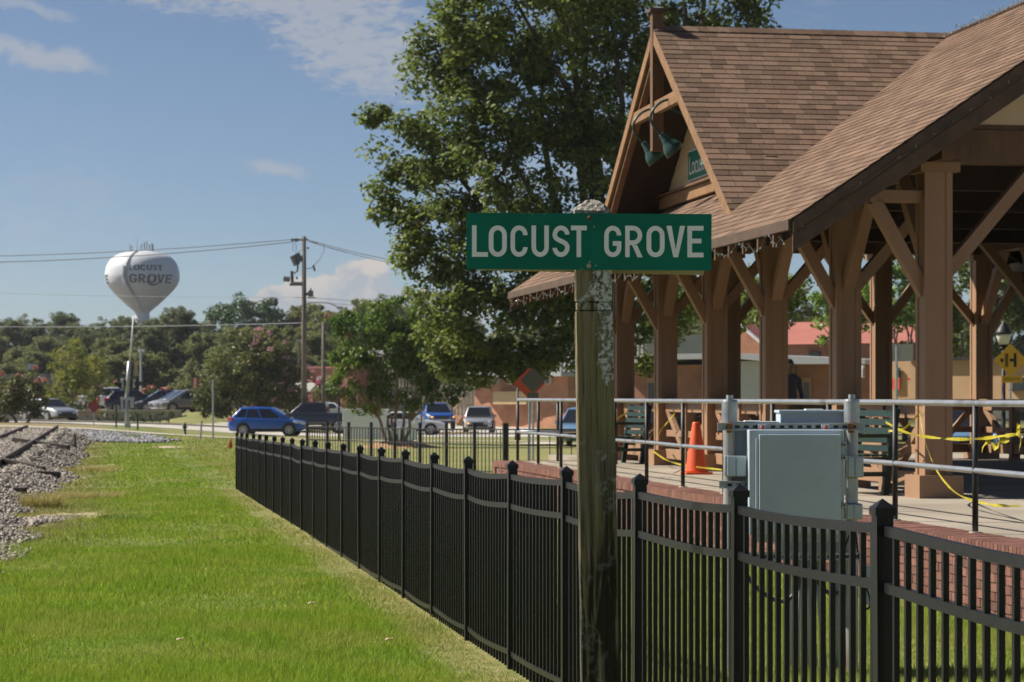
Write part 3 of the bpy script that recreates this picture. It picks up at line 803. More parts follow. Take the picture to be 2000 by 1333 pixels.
# ------------------------------------------------------------------ station name sign on its post
SY = 10.4
def signpostmat():
    m = bpy.data.materials.new('weathered_mossy_post'); m.use_nodes = True
    n, l = m.node_tree.nodes, m.node_tree.links
    bs = n['Principled BSDF']; bs.inputs['Roughness'].default_value = 0.9; bs.inputs['Specular IOR Level'].default_value = 0.2
    tc_ = n.new('ShaderNodeTexCoord')
    def noise(scale, stretch, d=6, loc=(0, 0, 0), dist=0.0):
        mp = n.new('ShaderNodeMapping'); l.new(tc_.outputs['Object'], mp.inputs[0]); mp.inputs['Scale'].default_value = stretch; mp.inputs['Location'].default_value = loc
        t = n.new('ShaderNodeTexNoise'); l.new(mp.outputs[0], t.inputs[0]); t.inputs['Scale'].default_value = scale; t.inputs['Detail'].default_value = d; t.inputs['Roughness'].default_value = 0.65; t.inputs['Distortion'].default_value = dist
        return t.outputs[0]
    def mr(x, a, b, c=0., d=1.):
        t = n.new('ShaderNodeMapRange'); l.new(x, t.inputs[0])
        for k, v in enumerate((a, b, c, d)): t.inputs[k + 1].default_value = v
        return t.outputs[0]
    def mix(f, a, b):
        t = n.new('ShaderNodeMix'); t.data_type = 'RGBA'; l.new(f, t.inputs[0])
        for k, v in ((6, a), (7, b)):
            if isinstance(v, tuple): t.inputs[k].default_value = v
            else: l.new(v, t.inputs[k])
        return t.outputs[2]
    def mul(a, b):
        t = n.new('ShaderNodeMath'); t.operation = 'MULTIPLY'
        for k, v in enumerate((a, b)):
            if isinstance(v, (int, float)): t.inputs[k].default_value = v
            else: l.new(v, t.inputs[k])
        return t.outputs[0]
    sp_ = n.new('ShaderNodeSeparateXYZ'); l.new(tc_.outputs['Object'], sp_.inputs[0])
    grain = noise(62, (1, 1, 0.035), 8, dist=0.5); blot = noise(5, (1, 1, 0.6), 5); streak = noise(15, (1, 1, 0.10), 6, (3, 1, 7), 1.2)
    c = mix(mr(grain, 0.3, 0.7), (0.11, 0.086, 0.052, 1), (0.29, 0.24, 0.165, 1))
    c = mix(mul(mr(blot, 0.42, 0.66), 0.6), c, (0.175, 0.165, 0.05, 1))
    crk = noise(46, (1, 1, 0.025), 4, (8, 3, 2), 0.3)
    c = mix(mul(mr(crk, 0.54, 0.62), 0.85), c, (0.035, 0.028, 0.018, 1))
    low = mr(sp_.outputs[2], 1.65, 0.95)
    c = mix(mul(mul(mr(streak, 0.41, 0.53), low), 0.95), c, (0.02, 0.017, 0.013, 1))
    li = noise(70, (1, 1, 0.8), 6, (5, 5, 5)); lz = noise(5.5, (1, 1, 0.8), 3, (2, 9, 4))
    sd_ = n.new('ShaderNodeMath'); sd_.operation = 'MULTIPLY_ADD'; l.new(sp_.outputs[2], sd_.inputs[0]); sd_.inputs[1].default_value = 0.018; l.new(sp_.outputs[0], sd_.inputs[2])
    side = mr(sd_.outputs[0], -0.005, 0.05); hi = mr(sp_.outputs[2], 1.55, 1.95, 0.0, 1.0)
    ad = n.new('ShaderNodeMath'); ad.operation = 'ADD'; l.new(mul(mul(side, hi), 0.24), ad.inputs[0]); l.new(lz, ad.inputs[1])
    l2 = mul(mul(mr(ad.outputs[0], 0.56, 0.60), mr(li, 0.45, 0.50)), mr(sp_.outputs[2], 1.2, 1.8, 0.12, 1.0))
    c = mix(l2, c, (0.50, 0.51, 0.48, 1))
    # weathered grey top
    tp = mr(sp_.outputs[2], 2.44, 2.46); tg = noise(60, (1, 1, 1), 5)
    c = mix(tp, c, mix(mr(tg, 0.35, 0.65), (0.10, 0.085, 0.07, 1), (0.42, 0.39, 0.34, 1)))
    l.new(c, bs.inputs['Base Color'])
    bp = n.new('ShaderNodeBump'); bp.inputs['Strength'].default_value = 0.9; bp.inputs['Distance'].default_value = 0.006
    l.new(grain, bp.inputs['Height'])
    bp2 = n.new('ShaderNodeBump'); bp2.inputs['Strength'].default_value = 0.8; bp2.inputs['Distance'].default_value = 0.006
    l.new(l2, bp2.inputs['Height']); l.new(bp.outputs[0], bp2.inputs['Normal']); l.new(bp2.outputs[0], bs.inputs['Normal'])
    return m
postm = signpostmat()
pb = P(1176, 1540, SY)
sg = thing('station_sign', 'green station name board in white capitals bolted to a lichen covered timber post', 'sign', (pb.x, pb.y, 0), 0)
# post: uneven squared timber with a notch cut round it, split into rings
hw, dp = 0.0785, 0.0785
topc = P(1155.5, 395, SY)
mb = MB(); zs = [0.0]
zs = list(np.concatenate([np.linspace(-0.3, 2.06, 58), [2.0655, 2.0675, 2.071, 2.073, 2.103, 2.105, 2.1085, 2.1105], np.linspace(2.13, 2.50, 14)]))
prof = [(-1, -.93), (-.93, -1), (-.3, -1.0), (.3, -1.0), (.93, -1), (1, -.93), (1, .93), (.93, 1), (-.93, 1), (-1, .93)]
vs = []
for z in zs:
    t = z / 2.5
    ox = (topc.x - pb.x) * t
    notch = 0.86 if (2.067 < z < 2.0715 or 2.104 < z < 2.109) else (0.955 if 2.072 < z < 2.104 else 1.0)
    w = hw * (1.06 - 0.06 * t) * notch
    for k, (a, b) in enumerate(prof):
        ja = 1 + 0.022 * math.sin(z * 9 + k * 2.1) * math.sin(z * 3.7 + k) + random.uniform(-.006, .006)
        vs.append((ox + a * w * ja, b * dp * notch * ja, z))
k = len(prof); m_ = len(zs)
fs = [(i * k + j, i * k + (j + 1) % k, (i + 1) * k + (j + 1) % k, (i + 1) * k + j) for i in range(m_ - 1) for j in range(k)]
mb.add(vs, fs + [tuple(range(k))[::-1]])
ptop = [(x, y, z) for x, y, z in vs[-k:]]
mb.build('post', postm, sg, frame=Matrix.Translation((pb.x, pb.y, 0)))
# rough weathered top: dome of end grain
mb = MB(); vs, fs = [], []; nr, na = 6, 20
for i in range(nr + 1):
    r = 1 - i / nr
    for j in range(na):
        a = 2 * math.pi * j / na; ca, sa = math.cos(a), math.sin(a); q = 1 / max(abs(ca), abs(sa)) ** 0.85
        jj = random.uniform(0.96, 1.05)
        vs.append((topc.x + ca * q * hw * 1.05 * r * jj, SY + sa * q * dp * 1.05 * r * jj, 2.497 + 0.052 * (1 - r ** 1.8) + random.uniform(-.004, .004)))
fs = [(i * na + j, i * na + (j + 1) % na, (i + 1) * na + (j + 1) % na, (i + 1) * na + j) for i in range(nr) for j in range(na)]
mb.add(vs, fs).build('post_top', postm, sg)
signgreen = M('green_sign_sheeting', (0.0, 0.155, 0.10), (0.0, 0.17, 0.112), rough=0.5, spec=0.2, scale=5, c3=(0.0, 0.10, 0.062), scale3=2.5, lo3=0.5, hi3=0.75)
signwhite = M('white_sign_sheeting', (0.85, 0.83, 0.83), (0.76, 0.745, 0.74), rough=0.45, scale=12, lo=0.45, hi=0.8)
mppx = (SY - 0.09) / F
Yf = SY - 0.09
def spos(x, y, dy=0.0):
    q = P(x, y, Yf); q.y = Yf + dy
    return q
tilt = 2.5 / 479
cor = [(911.5, 416), (1390, 418.5), (1389.5, 529), (911.5, 526)]
bd = MB().prism([spos(*c) for c in cor], (0, 0.004, 0)).build('sign_plate', signgreen, sg)
woodback = M('cream_back_board', (0.42, 0.33, 0.19), rough=0.8)
MB().prism([spos(930, 421, 0.19), spos(1382, 424, 0.19), spos(1382, 533, 0.19), spos(930, 523, 0.19)], (0, 0.02, 0)).build('back_plate', woodback, sg)
for ch, x0, x1 in [('L', 921.8, 953), ('O', 954.5, 990), ('C', 997, 1030.5), ('U', 1038, 1072), ('S', 1079, 1112.5), ('T', 1115, 1146), ('G', 1180, 1213.5), ('R', 1221, 1255), ('O', 1262.6, 1298), ('V', 1301.5, 1338), ('E', 1342.5, 1374)]:
    wfull = {'L': .513, 'T': .530, 'E': .524, 'V': .5985, 'R': .581}.get(ch, .57)
    def mf(x, y, t, x0=x0, x1=x1, wfull=wfull):
        px = x0 + (x1 - x0) * x / wfull
        py = 502.2 + tilt * (px - 1000) * 0.55 - 61.5 * y
        return spos(px, py, -0.001 - t)
    letter_mesh('letter', ch, mf, signwhite, sg, sw=0.150)
boltm = M('bolt_head', (0.10, 0.07, 0.05), rough=0.7, metal=0.4)
boltl = M('worn_bolt', (0.35, 0.30, 0.22), rough=0.6)
for (x, y, mm) in [(1151.5, 426, boltm), (1150, 519.5, boltl)]:
    q = spos(x, y); MB().lathe([(0.0105, -0.001), (0.0105, -0.006), (0.006, -0.009), (0.003, -0.009)], (q.x, q.y, q.z), 14, 'Y').build('bolt', mm, sg)
chip = M('paint_chip', (0.55, 0.5, 0.42), rough=0.8)
mb = MB()
for (x, y, w, h) in [(1152, 511.5, 4, 1.6), (1164, 519, 4, 1.4), (1160, 443.5, 1.4, 4), (1040, 418.5, 2.5, 1.2), (1136, 526.3, 6, 0.8), (1064, 418.6, 1.5, 1.5)]:
    a = spos(x - w / 2, y + h / 2, -0.0008); b = spos(x + w / 2, y - h / 2, 0.0)
    mb.box(tuple(a), tuple(b))
mb.build('paint_chips', chip, bd)

# ------------------------------------------------------------------ black metal fence along the lawn
FV = 2.476
def zf(U): return -0.0088 * max(0.0, U - 7.5)
fen = thing('metal_fence', 'long black metal picket fence standing in the lawn beside the railway', 'fence', UV(FV, 7.5, 0), TH)
fo = UV(FV, 7.5, 0)
PI_ = list(range(-1, 23))
postU = {i: 7.53 + 1.844 * i + (0.0 if i < 22 else 0.0) for i in PI_}
pme = MB().box((-.028, -.028, -0.45), (.028, .028, 1.325))
pme = pme.mesh('fence_post'); pme.materials.append(black)
cme = MB().add([(-.034, -.034, 1.318), (.034, -.034, 1.318), (.034, .034, 1.318), (-.034, .034, 1.318), (-.034, -.034, 1.343), (.034, -.034, 1.343), (.034, .034, 1.343), (-.034, .034, 1.343), (0, 0, 1.372)],
               [(3, 2, 1, 0), (0, 1, 5, 4), (1, 2, 6, 5), (2, 3, 7, 6), (3, 0, 4, 7), (4, 5, 8), (5, 6, 8), (6, 7, 8), (7, 4, 8)]).mesh('post_cap'); cme.materials.append(black)
pk = MB().box((-.0093, -.0093, 0), (.0093, .0093, 1)).mesh('picket'); pk.materials.append(black)
allp = []
for i in PI_:
    u = postU[i]
    po = inst('post', pme, fen, (0, u - 7.5, zf(u) - 0.0 * 1), (random.uniform(-.004, .004), random.uniform(-.006, .006), 0))
    inst('post_cap', cme, po, (0, 0, 0))
    if i == PI_[-1]: continue
    u2 = postU[i + 1]; sag = random.uniform(0.006, 0.022); ns = 10; skew = random.uniform(0.45, 0.75)
    dz = random.uniform(-.012, .012)
    def rz_(t, u=u, u2=u2, sag=sag, skew=skew, dz=dz): return zf(u) * (1 - t) + zf(u2) * t - sag * 4 * t * (1 - t) * (0.6 + 0.8 * (t if skew > .6 else 1 - t)) + dz * (1 - t)
    for (zr, hh) in ((1.268, 0.033), (1.085, 0.033), (0.165, 0.033)):
        vs = []
        for k in range(ns + 1):
            t = k / ns; uu = u + 0.029 + (u2 - u - 0.058) * t; z = zr + rz_(t)
            vs += [(-.0135, uu - 7.5, z - hh / 2), (.0135, uu - 7.5, z - hh / 2), (.0135, uu - 7.5, z + hh / 2), (-.0135, uu - 7.5, z + hh / 2)]
        fs = [(4 * k + a, 4 * k + (a + 1) % 4, 4 * k + 4 + (a + 1) % 4, 4 * k + 4 + a) for k in range(ns) for a in range(4)] + [(3, 2, 1, 0), (4 * ns, 4 * ns + 1, 4 * ns + 2, 4 * ns + 3)]
        me = MB().add(vs, fs).mesh('rail'); me.materials.append(black)
        o = bpy.data.objects.new('rail', me); COL.objects.link(o); o.parent = fen
    for q in range(15):
        t = (q + 1) / 16; uu = u + (u2 - u) * t
        w = UV(FV, uu); gb = gz(w.x, w.y)
        z0 = max(0.045 + rz_(t), gb - 0.03); z1 = 1.262 + rz_(t)
        rx = 0.0
        ry = 0.0
        if i == 3 and q in (0, 1): rx = 0.02 * (2 - q)          # two pickets knocked askew beside the sign post
        if i == 2 and q == 12: rx = -0.03
        if i == 1 and q in (12, 13): rx = 0.0
        allp.append((uu, z0, z1, rx))
for n_, (uu, z0, z1, rx) in enumerate(allp):
    if n_ < 300:
        inst('picket', pk, fen, (0, uu - 7.5, z0), (rx, 0, 0), (1, 1, z1 - z0))
mb = MB()
for (uu, z0, z1, rx) in allp[300:]: mb.box((-.0093, uu - 7.5 - .0093, z0), (.0093, uu - 7.5 + .0093, z1))
o = mb.build('far_pickets', black); o.parent = fen; o['kind'] = 'stuff'

# ------------------------------------------------------------------ second fence across the far lawn
def light_fence(name, label, a, b, h, step, npk, zoff=0.0, rails=(0.93, 0.62, 0.08)):
    a, b = Vector(a), Vector(b); d = b - a; L = d.length; d.normalize(); rz = math.atan2(d.y, d.x)
    t = thing(name, label, 'fence', (a.x, a.y, gz(a.x, a.y)), rz)
    np_ = max(2, round(L / step) + 1)
    pm = MB().box((-.035, -.035, -.2), (.035, .035, h * 1.06)).mesh('post'); pm.materials.append(blackrail)
    km = MB().box((-.009, -.009, .05), (.009, .009, h * 0.93)).mesh('picket'); km.materials.append(blackrail)
    z_at = lambda s: gz(a.x + d.x * s, a.y + d.y * s) - gz(a.x, a.y)
    for i in range(np_):
        s = L * i / (np_ - 1); inst('post', pm, t, (s, 0, z_at(s)))
        if i < np_ - 1:
            s2 = L * (i + 1) / (np_ - 1)
            for rr in rails:
                mbr = MB().beam((s, 0, z_at(s) + rr * h), (s2, 0, z_at(s2) + rr * h), 0.028, 0.03)
                me = mbr.mesh('rail'); me.materials.append(blackrail); o = bpy.data.objects.new('rail', me); COL.objects.link(o); o.parent = t
            for q in range(npk):
                sq = s + (s2 - s) * (q + 1) / (npk + 1); inst('picket', km, t, (sq, 0, z_at(sq)))
    return t
fa = on(600, 70); fb = on(1128, 48)
light_fence('lawn_fence', 'thin black picket fence crossing the lawn beyond the platform end', (fa.x, fa.y, 0), (on(985, 56).x, on(985, 56).y, 0), 1.17, 1.85, 7)
light_fence('corner_fence', 'short black picket fence run behind the platform railing', (on(990, 56).x, on(990, 56).y, 0), (on(1330, 55).x, on(1330, 55).y, 0), 1.17, 1.85, 7)

# ------------------------------------------------------------------ electrical cabinet on its steel frame
EY = 14.4
eb = on(1545, EY + 0.3)
ec = thing('electrical_cabinet', 'grey electrical cabinet on a frame of galvanised pipes behind the fence', 'electrical cabinet', (eb.x, eb.y, eb.z))
def pole_px(x, y0, y1, Y, wpx, name='pipe', mat=pipegalv, cap=True):
    p0, p1 = P(x, y1, Y), P(x, y0, Y); r = wpx / 2 / F * Y
    gzz = gz(p0.x, Y) - 0.05
    pp = MB().lathe([(r, gzz), (r, p1.z)], (p0.x, Y, 0), 20).build(name, mat, ec, smooth=False)
    if cap:
        z = p1.z; q = MB().lathe([(r * 1.24, z - 0.14), (r * 1.24, z - 0.012), (r * 1.15, z), (r * .2, z)], (p0.x, Y, 0), 20).build('pipe_cap', galv, pp)
        MB().lathe([(r * .55, z - 0.002), (r * .55, z + 0.028)], (p0.x, Y, 0), 6).build('cap_nut', galv, pp)
    return pp
pole_px(1425, 781, 1330, EY + 0.12, 25)
pole_px(1663.5, 780, 1330, EY + 0.12, 25)
for y0, x0, x1 in [(827.5, 1402, 1690), (941, 1405, 1470), (1081, 1425, 1690)]:        # slotted channel struts
    st = MB().pbox(x0, y0, x1, y0 + 13, EY + 0.05, 0.022)
    st.pbox(x0, y0 - 1, x1, y0 + 1.2, EY + 0.02, 0.05).pbox(x0, y0 + 11.5, x1, y0 + 13.6, EY + 0.02, 0.05)
    sto = st.build('strut', galv, ec)
    mb = MB(); x = x0 + 16
    while x < x1 - 12:
        mb.pbox(x, y0 + 4, x + 9, y0 + 9, EY + 0.046, 0.004); x += 17.5
    mb.build('strut_slots', plasticblack, sto)
for x in (1425, 1663):
    MB().pbox(x - 5, 825, x + 5, 846, EY + 0.03, 0.04).build('rusty_clamp', rust, ec, bevel=0.003)
MB().pbox(1402, 838, 1405, 849, EY + 0.03, 0.02).build('wire_hook', rust, ec)
# boxes
body = MB().pbox(1463, 840, 1649, 1045, EY - 0.12, 0.16).build('cabinet_box', steelbox, ec, bevel=0.006)
MB().pbox(1483, 849, 1643, 1040, EY - 0.155, 0.035).build('cabinet_door', steelbox, ec, bevel=0.004)
MB().pbox(1476, 856, 1481, 1030, EY - 0.14, 0.02).build('hinge', steelbox, ec, bevel=0.002)
for y in (869, 894, 987):
    lt = MB().pbox(1645, y - 4, 1653, y + 5, EY - 0.15, 0.05).build('latch', galv, ec, bevel=0.002)
    MB().pbox(1647, y - 1.5, 1651, y + 2.5, EY - 0.153, 0.006).build('latch_bolt', plasticblack, lt)
for x in (1488.5, 1612):
    ln = MB().pbox(x - 8, 829, x + 8, 841, EY + 0.012, 0.03).build('indicator_mount', steelbox, ec, bevel=0.003)
    q = P(x, 835, EY + 0.012); MB().lathe([(0.013, 0), (0.013, -0.008), (0.008, -0.014), (0.002, -0.015)], tuple(q), 16, 'Y').build('indicator_lens', M('amber_lens', (0.32, 0.06, 0.012), rough=0.25, coat=0.4), ln)
MB().pbox(1432, 826, 1519, 1010, EY + 0.14, 0.22).build('disconnect_box', steelbox, ec, bevel=0.005)
MB().pbox(1433, 824, 1522, 828.5, EY + 0.12, 0.25).build('disconnect_lid', steelbox, ec, bevel=0.003)
MB().pbox(1524, 803, 1652, 830, EY + 0.16, 0.24).build('meter_box', steelbox, ec, bevel=0.004)
MB().pbox(1521.5, 801.5, 1655, 807, EY + 0.14, 0.27).build('meter_box_lid', steelbox, ec, bevel=0.003)
MB().pbox(1574, 799.2, 1608, 802, EY + 0.2, 0.1).build('conduit_hub', white, ec, bevel=0.002)
MB().pbox(1455, 822, 1485, 825, EY + 0.2, 0.1).build('conduit_hub', white, ec, bevel=0.002)
MB().pbox(1528, 1040, 1652, 1092, EY + 0.16, 0.2).build('lower_box', steelbox, ec, bevel=0.005)
MB().pbox(1470, 1045, 1640, 1060, EY + 0.10, 0.1).build('lower_tray', steelbox, ec, bevel=0.004)
for (x0, y0, x1, y1) in [(1416, 891, 1459, 931), (1652, 892, 1687, 933), (1650, 985, 1685, 1015)]:
    ob = MB().pbox(x0, y0, x1, y1, EY - 0.03, 0.12).build('outlet_box', galv, ec, bevel=0.004)
    mid = (x0 + x1) / 2
    for a, b in ((x0 + 5, mid - 1), (mid + 1, x1 - 3)):
        cv = MB().pbox(a, y0 + 1.5, b, y1 - 1.5, EY - 0.04, 0.012).build('outlet_cover', steelbox, ob, bevel=0.002)
MB().pbox(1655, 933, 1675, 985, EY + 0.03, 0.07).build('conduit_body', galv, ec, bevel=0.006)
MB().pbox(1690, 1106, 1700, 1182, EY + 0.1, 0.05).build('junction_box', steelbox, ec, bevel=0.004)
for (x0, y0, x1, y1, w) in [(1540, 1090, 1546, 1330, 9), (1561, 1090, 1559, 1330, 8), (1574, 1060, 1582, 1330, 10), (1595, 1092, 1612, 1330, 11), (1633, 1092, 1633, 1330, 12), (1580, 1090, 1596, 1330, 7)]:
    a, b = P(x0, y0, EY + 0.22), P(x1, y1, EY + 0.2); b.z = gz(b.x, b.y) - 0.03
    MB().tube([a, b], w / 2 / F * EY, 12).build('conduit', M('pvc_conduit', (0.42, 0.44, 0.43), rough=0.5) if x0 == 1540 else bpy.data.materials['pvc_conduit'], ec, smooth=True)
def loop_px(pts, Y, r, name='cable', mat=wire, parent=None):
    cp = [P(x, y, Y) for x, y in pts]; out = []
    for i in range(len(cp) - 1):
        p0, p1, p2, p3 = cp[max(i - 1, 0)], cp[i], cp[i + 1], cp[min(i + 2, len(cp) - 1)]
        for k in range(6):
            t = k / 6
            out.append(0.5 * ((2 * p1) + (p2 - p0) * t + (2 * p0 - 5 * p1 + 4 * p2 - p3) * t * t + (3 * p1 - p0 - 3 * p2 + p3) * t ** 3))
    out.append(cp[-1])
    return MB().tube(out, r, 8).build(name, mat, parent, smooth=True)
flex = M('black_flexible_conduit', (0.05, 0.055, 0.06), rough=0.45)
loop_px([(1440, 1060), (1460, 1125), (1495, 1162), (1530, 1175), (1555, 1155), (1563, 1120)], EY + 0.1, 0.013, parent=ec, mat=flex)
loop_px([(1590, 1095), (1600, 1140), (1625, 1160), (1650, 1148), (1660, 1105)], EY + 0.12, 0.013, parent=ec, mat=flex)
loop_px([(1650, 1070), (1668, 1030), (1676, 1080), (1690, 1140), (1700, 1175), (1694, 1190), (1688, 1182)], EY + 0.05, 0.006, parent=ec)
# ------------------------------------------------------------------ platform
def Ux(x, V):
    a = (x - 1000) / F
    return V * (CT - a * ST) / (ST + a * CT)
def zp(y, V, U):
    return CZ + (HZ - y) / F * (V * ST + U * CT)
PZ, PV, PU0, PU1 = 0.64, 6.30, 9.0, 39.5
slabm = concrete
plat = MB().box((PV + 0.36, PU0, 0.2), (21, PU1, PZ)).box((8.0, PU1 - 0.02, 0.2), (21, 44.0, PZ - 0.003)).build('platform_floor', slabm, frame=MUV)
struct(plat, 'pale concrete platform floor of the pavilion')
# expansion joints
mortar = M('grey_mortar', (0.30, 0.25, 0.21), rough=0.95)
brickm = M('red_brick', (0.135, 0.056, 0.040), (0.20, 0.088, 0.060), rough=0.85, scale=10, objvar=0.32, bump=0.2, bscale=60)
brickj = M('red_brick_far', (0.135, 0.056, 0.040), (0.20, 0.088, 0.060), rough=0.85, scale=10, island=0.32, world_co=True)
pw = MB().box((PV + 0.012, PU0, -0.2), (PV + 0.36, PU1 - 0.01, PZ - 0.012)).box((PV + 0.36, PU1 - 0.25, -0.2), (8.3, PU1 + 0.15, PZ - 0.02)).build('platform_wall', mortar, frame=MUV)
struct(pw, 'red brick retaining wall of the platform')
pw['label'] = 'red brick retaining wall of the platform'
BL, BH = 0.203, 0.0677
bme = MB().box((0, 0, 0), (0.10, BL - 0.010, BH - 0.010)).mesh('brick'); bme.materials.append(brickm)
rows = []
nrow = 8
for r in range(nrow):
    z = PZ - 0.075 - (r + 1) * BH
    u = 14.0 + (BL / 2 if r % 2 else 0)
    while u < PU1 - 0.2:
        rows.append((u, z)); u += BL
rows.sort(key=lambda q: q[0])
vis = [q for q in rows if q[0] > 16.6][:300]
visset = set(vis)
for (u, z) in vis:
    o = inst('brick', bme, pw, tuple(UV(PV + random.uniform(-.003, .003), u, z)), (0, 0, TH))
mb = MB()
for (u, z) in rows:
    if (u, z) not in visset: mb.box((PV, u, z), (PV + 0.1, u + BL - 0.01, z + BH - 0.01))
o = mb.build('far_bricks', brickj, pw, frame=MUV); o['kind'] = 'stuff'
# rowlock edging: bricks laid across the top edge
edm = MB().box((0, 0, 0), (0.20, 0.066, 0.095)).mesh('edging_brick'); edm.materials.append(brickm)
ed, far = 0, MB()
u = 14.0
while u < PU1:
    for k in (0, 1):
        if u > 16.8 and ed < 300:
            inst('edging_brick', edm, pw, tuple(UV(PV - 0.02 + k * 0.205 - 0.0, u, PZ - 0.088 + random.uniform(-.002, .002))), (0, 0, TH)); ed += 1
        else:
            far.box((PV - 0.02 + k * 0.205, u, PZ - 0.088), (PV + 0.18 + k * 0.205, u + 0.066, PZ + 0.006))
    u += 0.075
o = far.build('far_edging_bricks', brickj, pw, frame=MUV); o['kind'] = 'stuff'
# broad brick border on the platform corner
o = MB().box((PV - 0.02, PU1 - 0.001, -0.1), (8.35, PU1 + 0.22, PZ + 0.004)).build('end_edging', brickj, pw, frame=MUV)

# ------------------------------------------------------------------ pipe railing on the platform edge
railing = thing('platform_railing', 'pipe railing with black posts and bare steel rails along the platform edge', 'railing', UV(6.62, 28, PZ), TH)
VR = 6.62
pipe = M('bare_steel_pipe', (0.42, 0.43, 0.45), (0.52, 0.52, 0.53), rough=0.32, metal=0.75, scale=4, c3=(0.25, 0.20, 0.16), scale3=2.5, lo3=0.58, hi3=0.7)
rps = [39.25 - 1.94 * k for k in range(14)]
for u in rps:
    MB().tube([UV(VR, u, PZ - 0.03), UV(VR, u, 1.645)], 0.024, 12).build('post', blackrail, railing, smooth=True)
    MB().lathe([(0.05, 0), (0.05, 0.012)], tuple(UV(VR, u, PZ + 0.004)), 14).build('base_flange', walkm, railing)
MB().tube([UV(VR, 39.25, 1.655)] + [UV(VR, u, 1.655 + random.uniform(-.004, .004)) for u in rps[1:]], 0.026, 12).build('top_rail', pipe, railing, smooth=True)
MB().tube([UV(VR, 39.25, 1.13)] + [UV(VR, u, 1.13 + random.uniform(-.005, .005)) for u in rps[1:]], 0.024, 12).build('middle_rail', pipe, railing, smooth=True)
# return leg of the railing at the end of the platform
for v in (7.3, 7.95):
    MB().tube([UV(v, 39.3, PZ - 0.03), UV(v, 39.3, 1.645)], 0.024, 10).build('post', blackrail, railing, smooth=True)
for z in (1.655, 1.13):
    MB().tube([UV(VR, 39.27, z), UV(8.0, 39.3, z)], 0.024, 10).build('end_rail', pipe, railing, smooth=True)

# ------------------------------------------------------------------ pavilion
pav = thing('pavilion', 'open timber pavilion with brown shingled gable roof on the brick platform', 'pavilion', UV(11.74, 32.5, PZ), TH)
FRV, BKV, RDV = 8.573, 14.91, 11.74
CU = [24.43 + 3.122 * k for k in range(6)]
ZE, VE, PIT = 3.50, 6.787, 0.672
ZR = ZE + PIT * (RDV - VE)                # ridge height
UN, UF = 23.6, 41.0
def zroof(V): return ZE + PIT * (V - VE) if V <= RDV else ZR - PIT * (V - RDV)
cols = [(FRV, u) for u in CU] + [(10.42, CU[5]), (13.10, CU[5])] + [(BKV, u) for u in CU]
cmesh = MB().box((-.138, -.138, 0), (.138, .138, 3.52))
for a in (-1, 1):
    for b in (-1, 1):
        cmesh.cbox((a * .118, b * .118, 1.76), (0.068, 0.068, 3.50))
cmesh = cmesh.mesh('column'); cmesh.materials.append(timber)
bmesh_ = MB().box((-.24, -.24, 0), (.24, .24, 0.24)).mesh('column_base'); bmesh_.materials.append(timber)
capm = MB().box((-.215, -.215, 3.40), (.215, .215, 3.50)).mesh('column_cap'); capm.materials.append(timber)
po = UV(RDV, 32.5, PZ)
for (v, u) in cols:
    c = inst('column', cmesh, pav, (v - RDV, u - 32.5, 0))
    b = inst('column_base', bmesh_, c, (0, 0, 0)); inst('column_cap', capm, c, (0, 0, 0.02))
ZB = PZ + 3.52                             # underside of the beams
def pbeam(name, a, b, w, h, mat, up=(0, 0, 1), bevel=0.006):
    return MB().beam(a, b, w, h, up).build(name, mat, pav, frame=MUV, bevel=bevel)
for v in (FRV, BKV):
    pbeam('plate_beam', (v, 23.9, ZB + 0.17), (v, 40.8, ZB + 0.17), 0.20, 0.34, stain)
for i, u in enumerate(CU):
    pbeam('tie_beam', (8.30, u, ZB + 0.18), (15.2, u, ZB + 0.18), 0.21, 0.36, stain if i in (0, 5) else shadewood)  # inner ties get the wood darkened to stand for roof shade
    # outriggers carrying the eave purlin, with their diagonal braces
    for (v, sgn) in ((FRV, -1), (BKV, 1)):
        pbeam('outrigger', (v + sgn * 0.14, u, 3.81), (v + sgn * 0.72, u, 3.81), 0.14, 0.13, timber)
        pbeam('brace', (v + sgn * 0.10, u, 2.78), (v + sgn * 0.66, u, 3.76), 0.14, 0.135, timber, up=(1, 0, 0.5))
        pbeam('tie_brace', (v - sgn * 0.12, u, 3.0), (v - sgn * 1.15, u, ZB + 0.03), 0.14, 0.135, timber, up=(1, 0, 0.5))
        if i < 5: pbeam('plate_brace', (v, u + 0.12, 3.0), (v, u + 1.12, ZB + 0.03), 0.14, 0.135, timber, up=(0, 1, 0.5))
        if i > 0: pbeam('plate_brace', (v, u - 0.12, 3.0), (v, u - 1.12, ZB + 0.03), 0.14, 0.135, timber, up=(0, 1, 0.5))
for v in (10.42, 13.10):
    for s in (-1, 1):
        pbeam('tie_brace', (v + s * 0.12, CU[5], 3.0), (v + s * 1.0, CU[5], ZB + 0.03), 0.14, 0.135, timber, up=(1, 0, 0.5))
for v in (7.88, 15.60):
    pbeam('purlin', (v, 23.7, 3.96), (v, 40.9, 3.96), 0.14, 0.16, stain)
pbeam('ridge_beam', (RDV, 23.7, ZR - 0.40), (RDV, 40.9, ZR - 0.40), 0.10, 0.3, stain)
u = 23.9
while u < 40.9:
    for s in (-1, 1):
        ve = VE + 0.08 if s < 0 else 2 * RDV - VE - 0.08
        pbeam('rafter', (ve, u, ZE + 0.02 - 0.16), (RDV + s * 0.06, u, ZR - 0.06 - 0.18), 0.05, 0.15, shadewood, bevel=0)
    u += 0.61
# roof deck (underside boards)
for s in (-1, 1):
    ve = VE if s < 0 else 2 * RDV - VE
    MB().prism([(ve, UN, ZE), (RDV, UN, ZR), (RDV, UN, ZR - 0.07), (ve, UN, ZE - 0.07)], (0, UF - UN, 0)).build('roof_deck', shadewood, pav, frame=MUV)
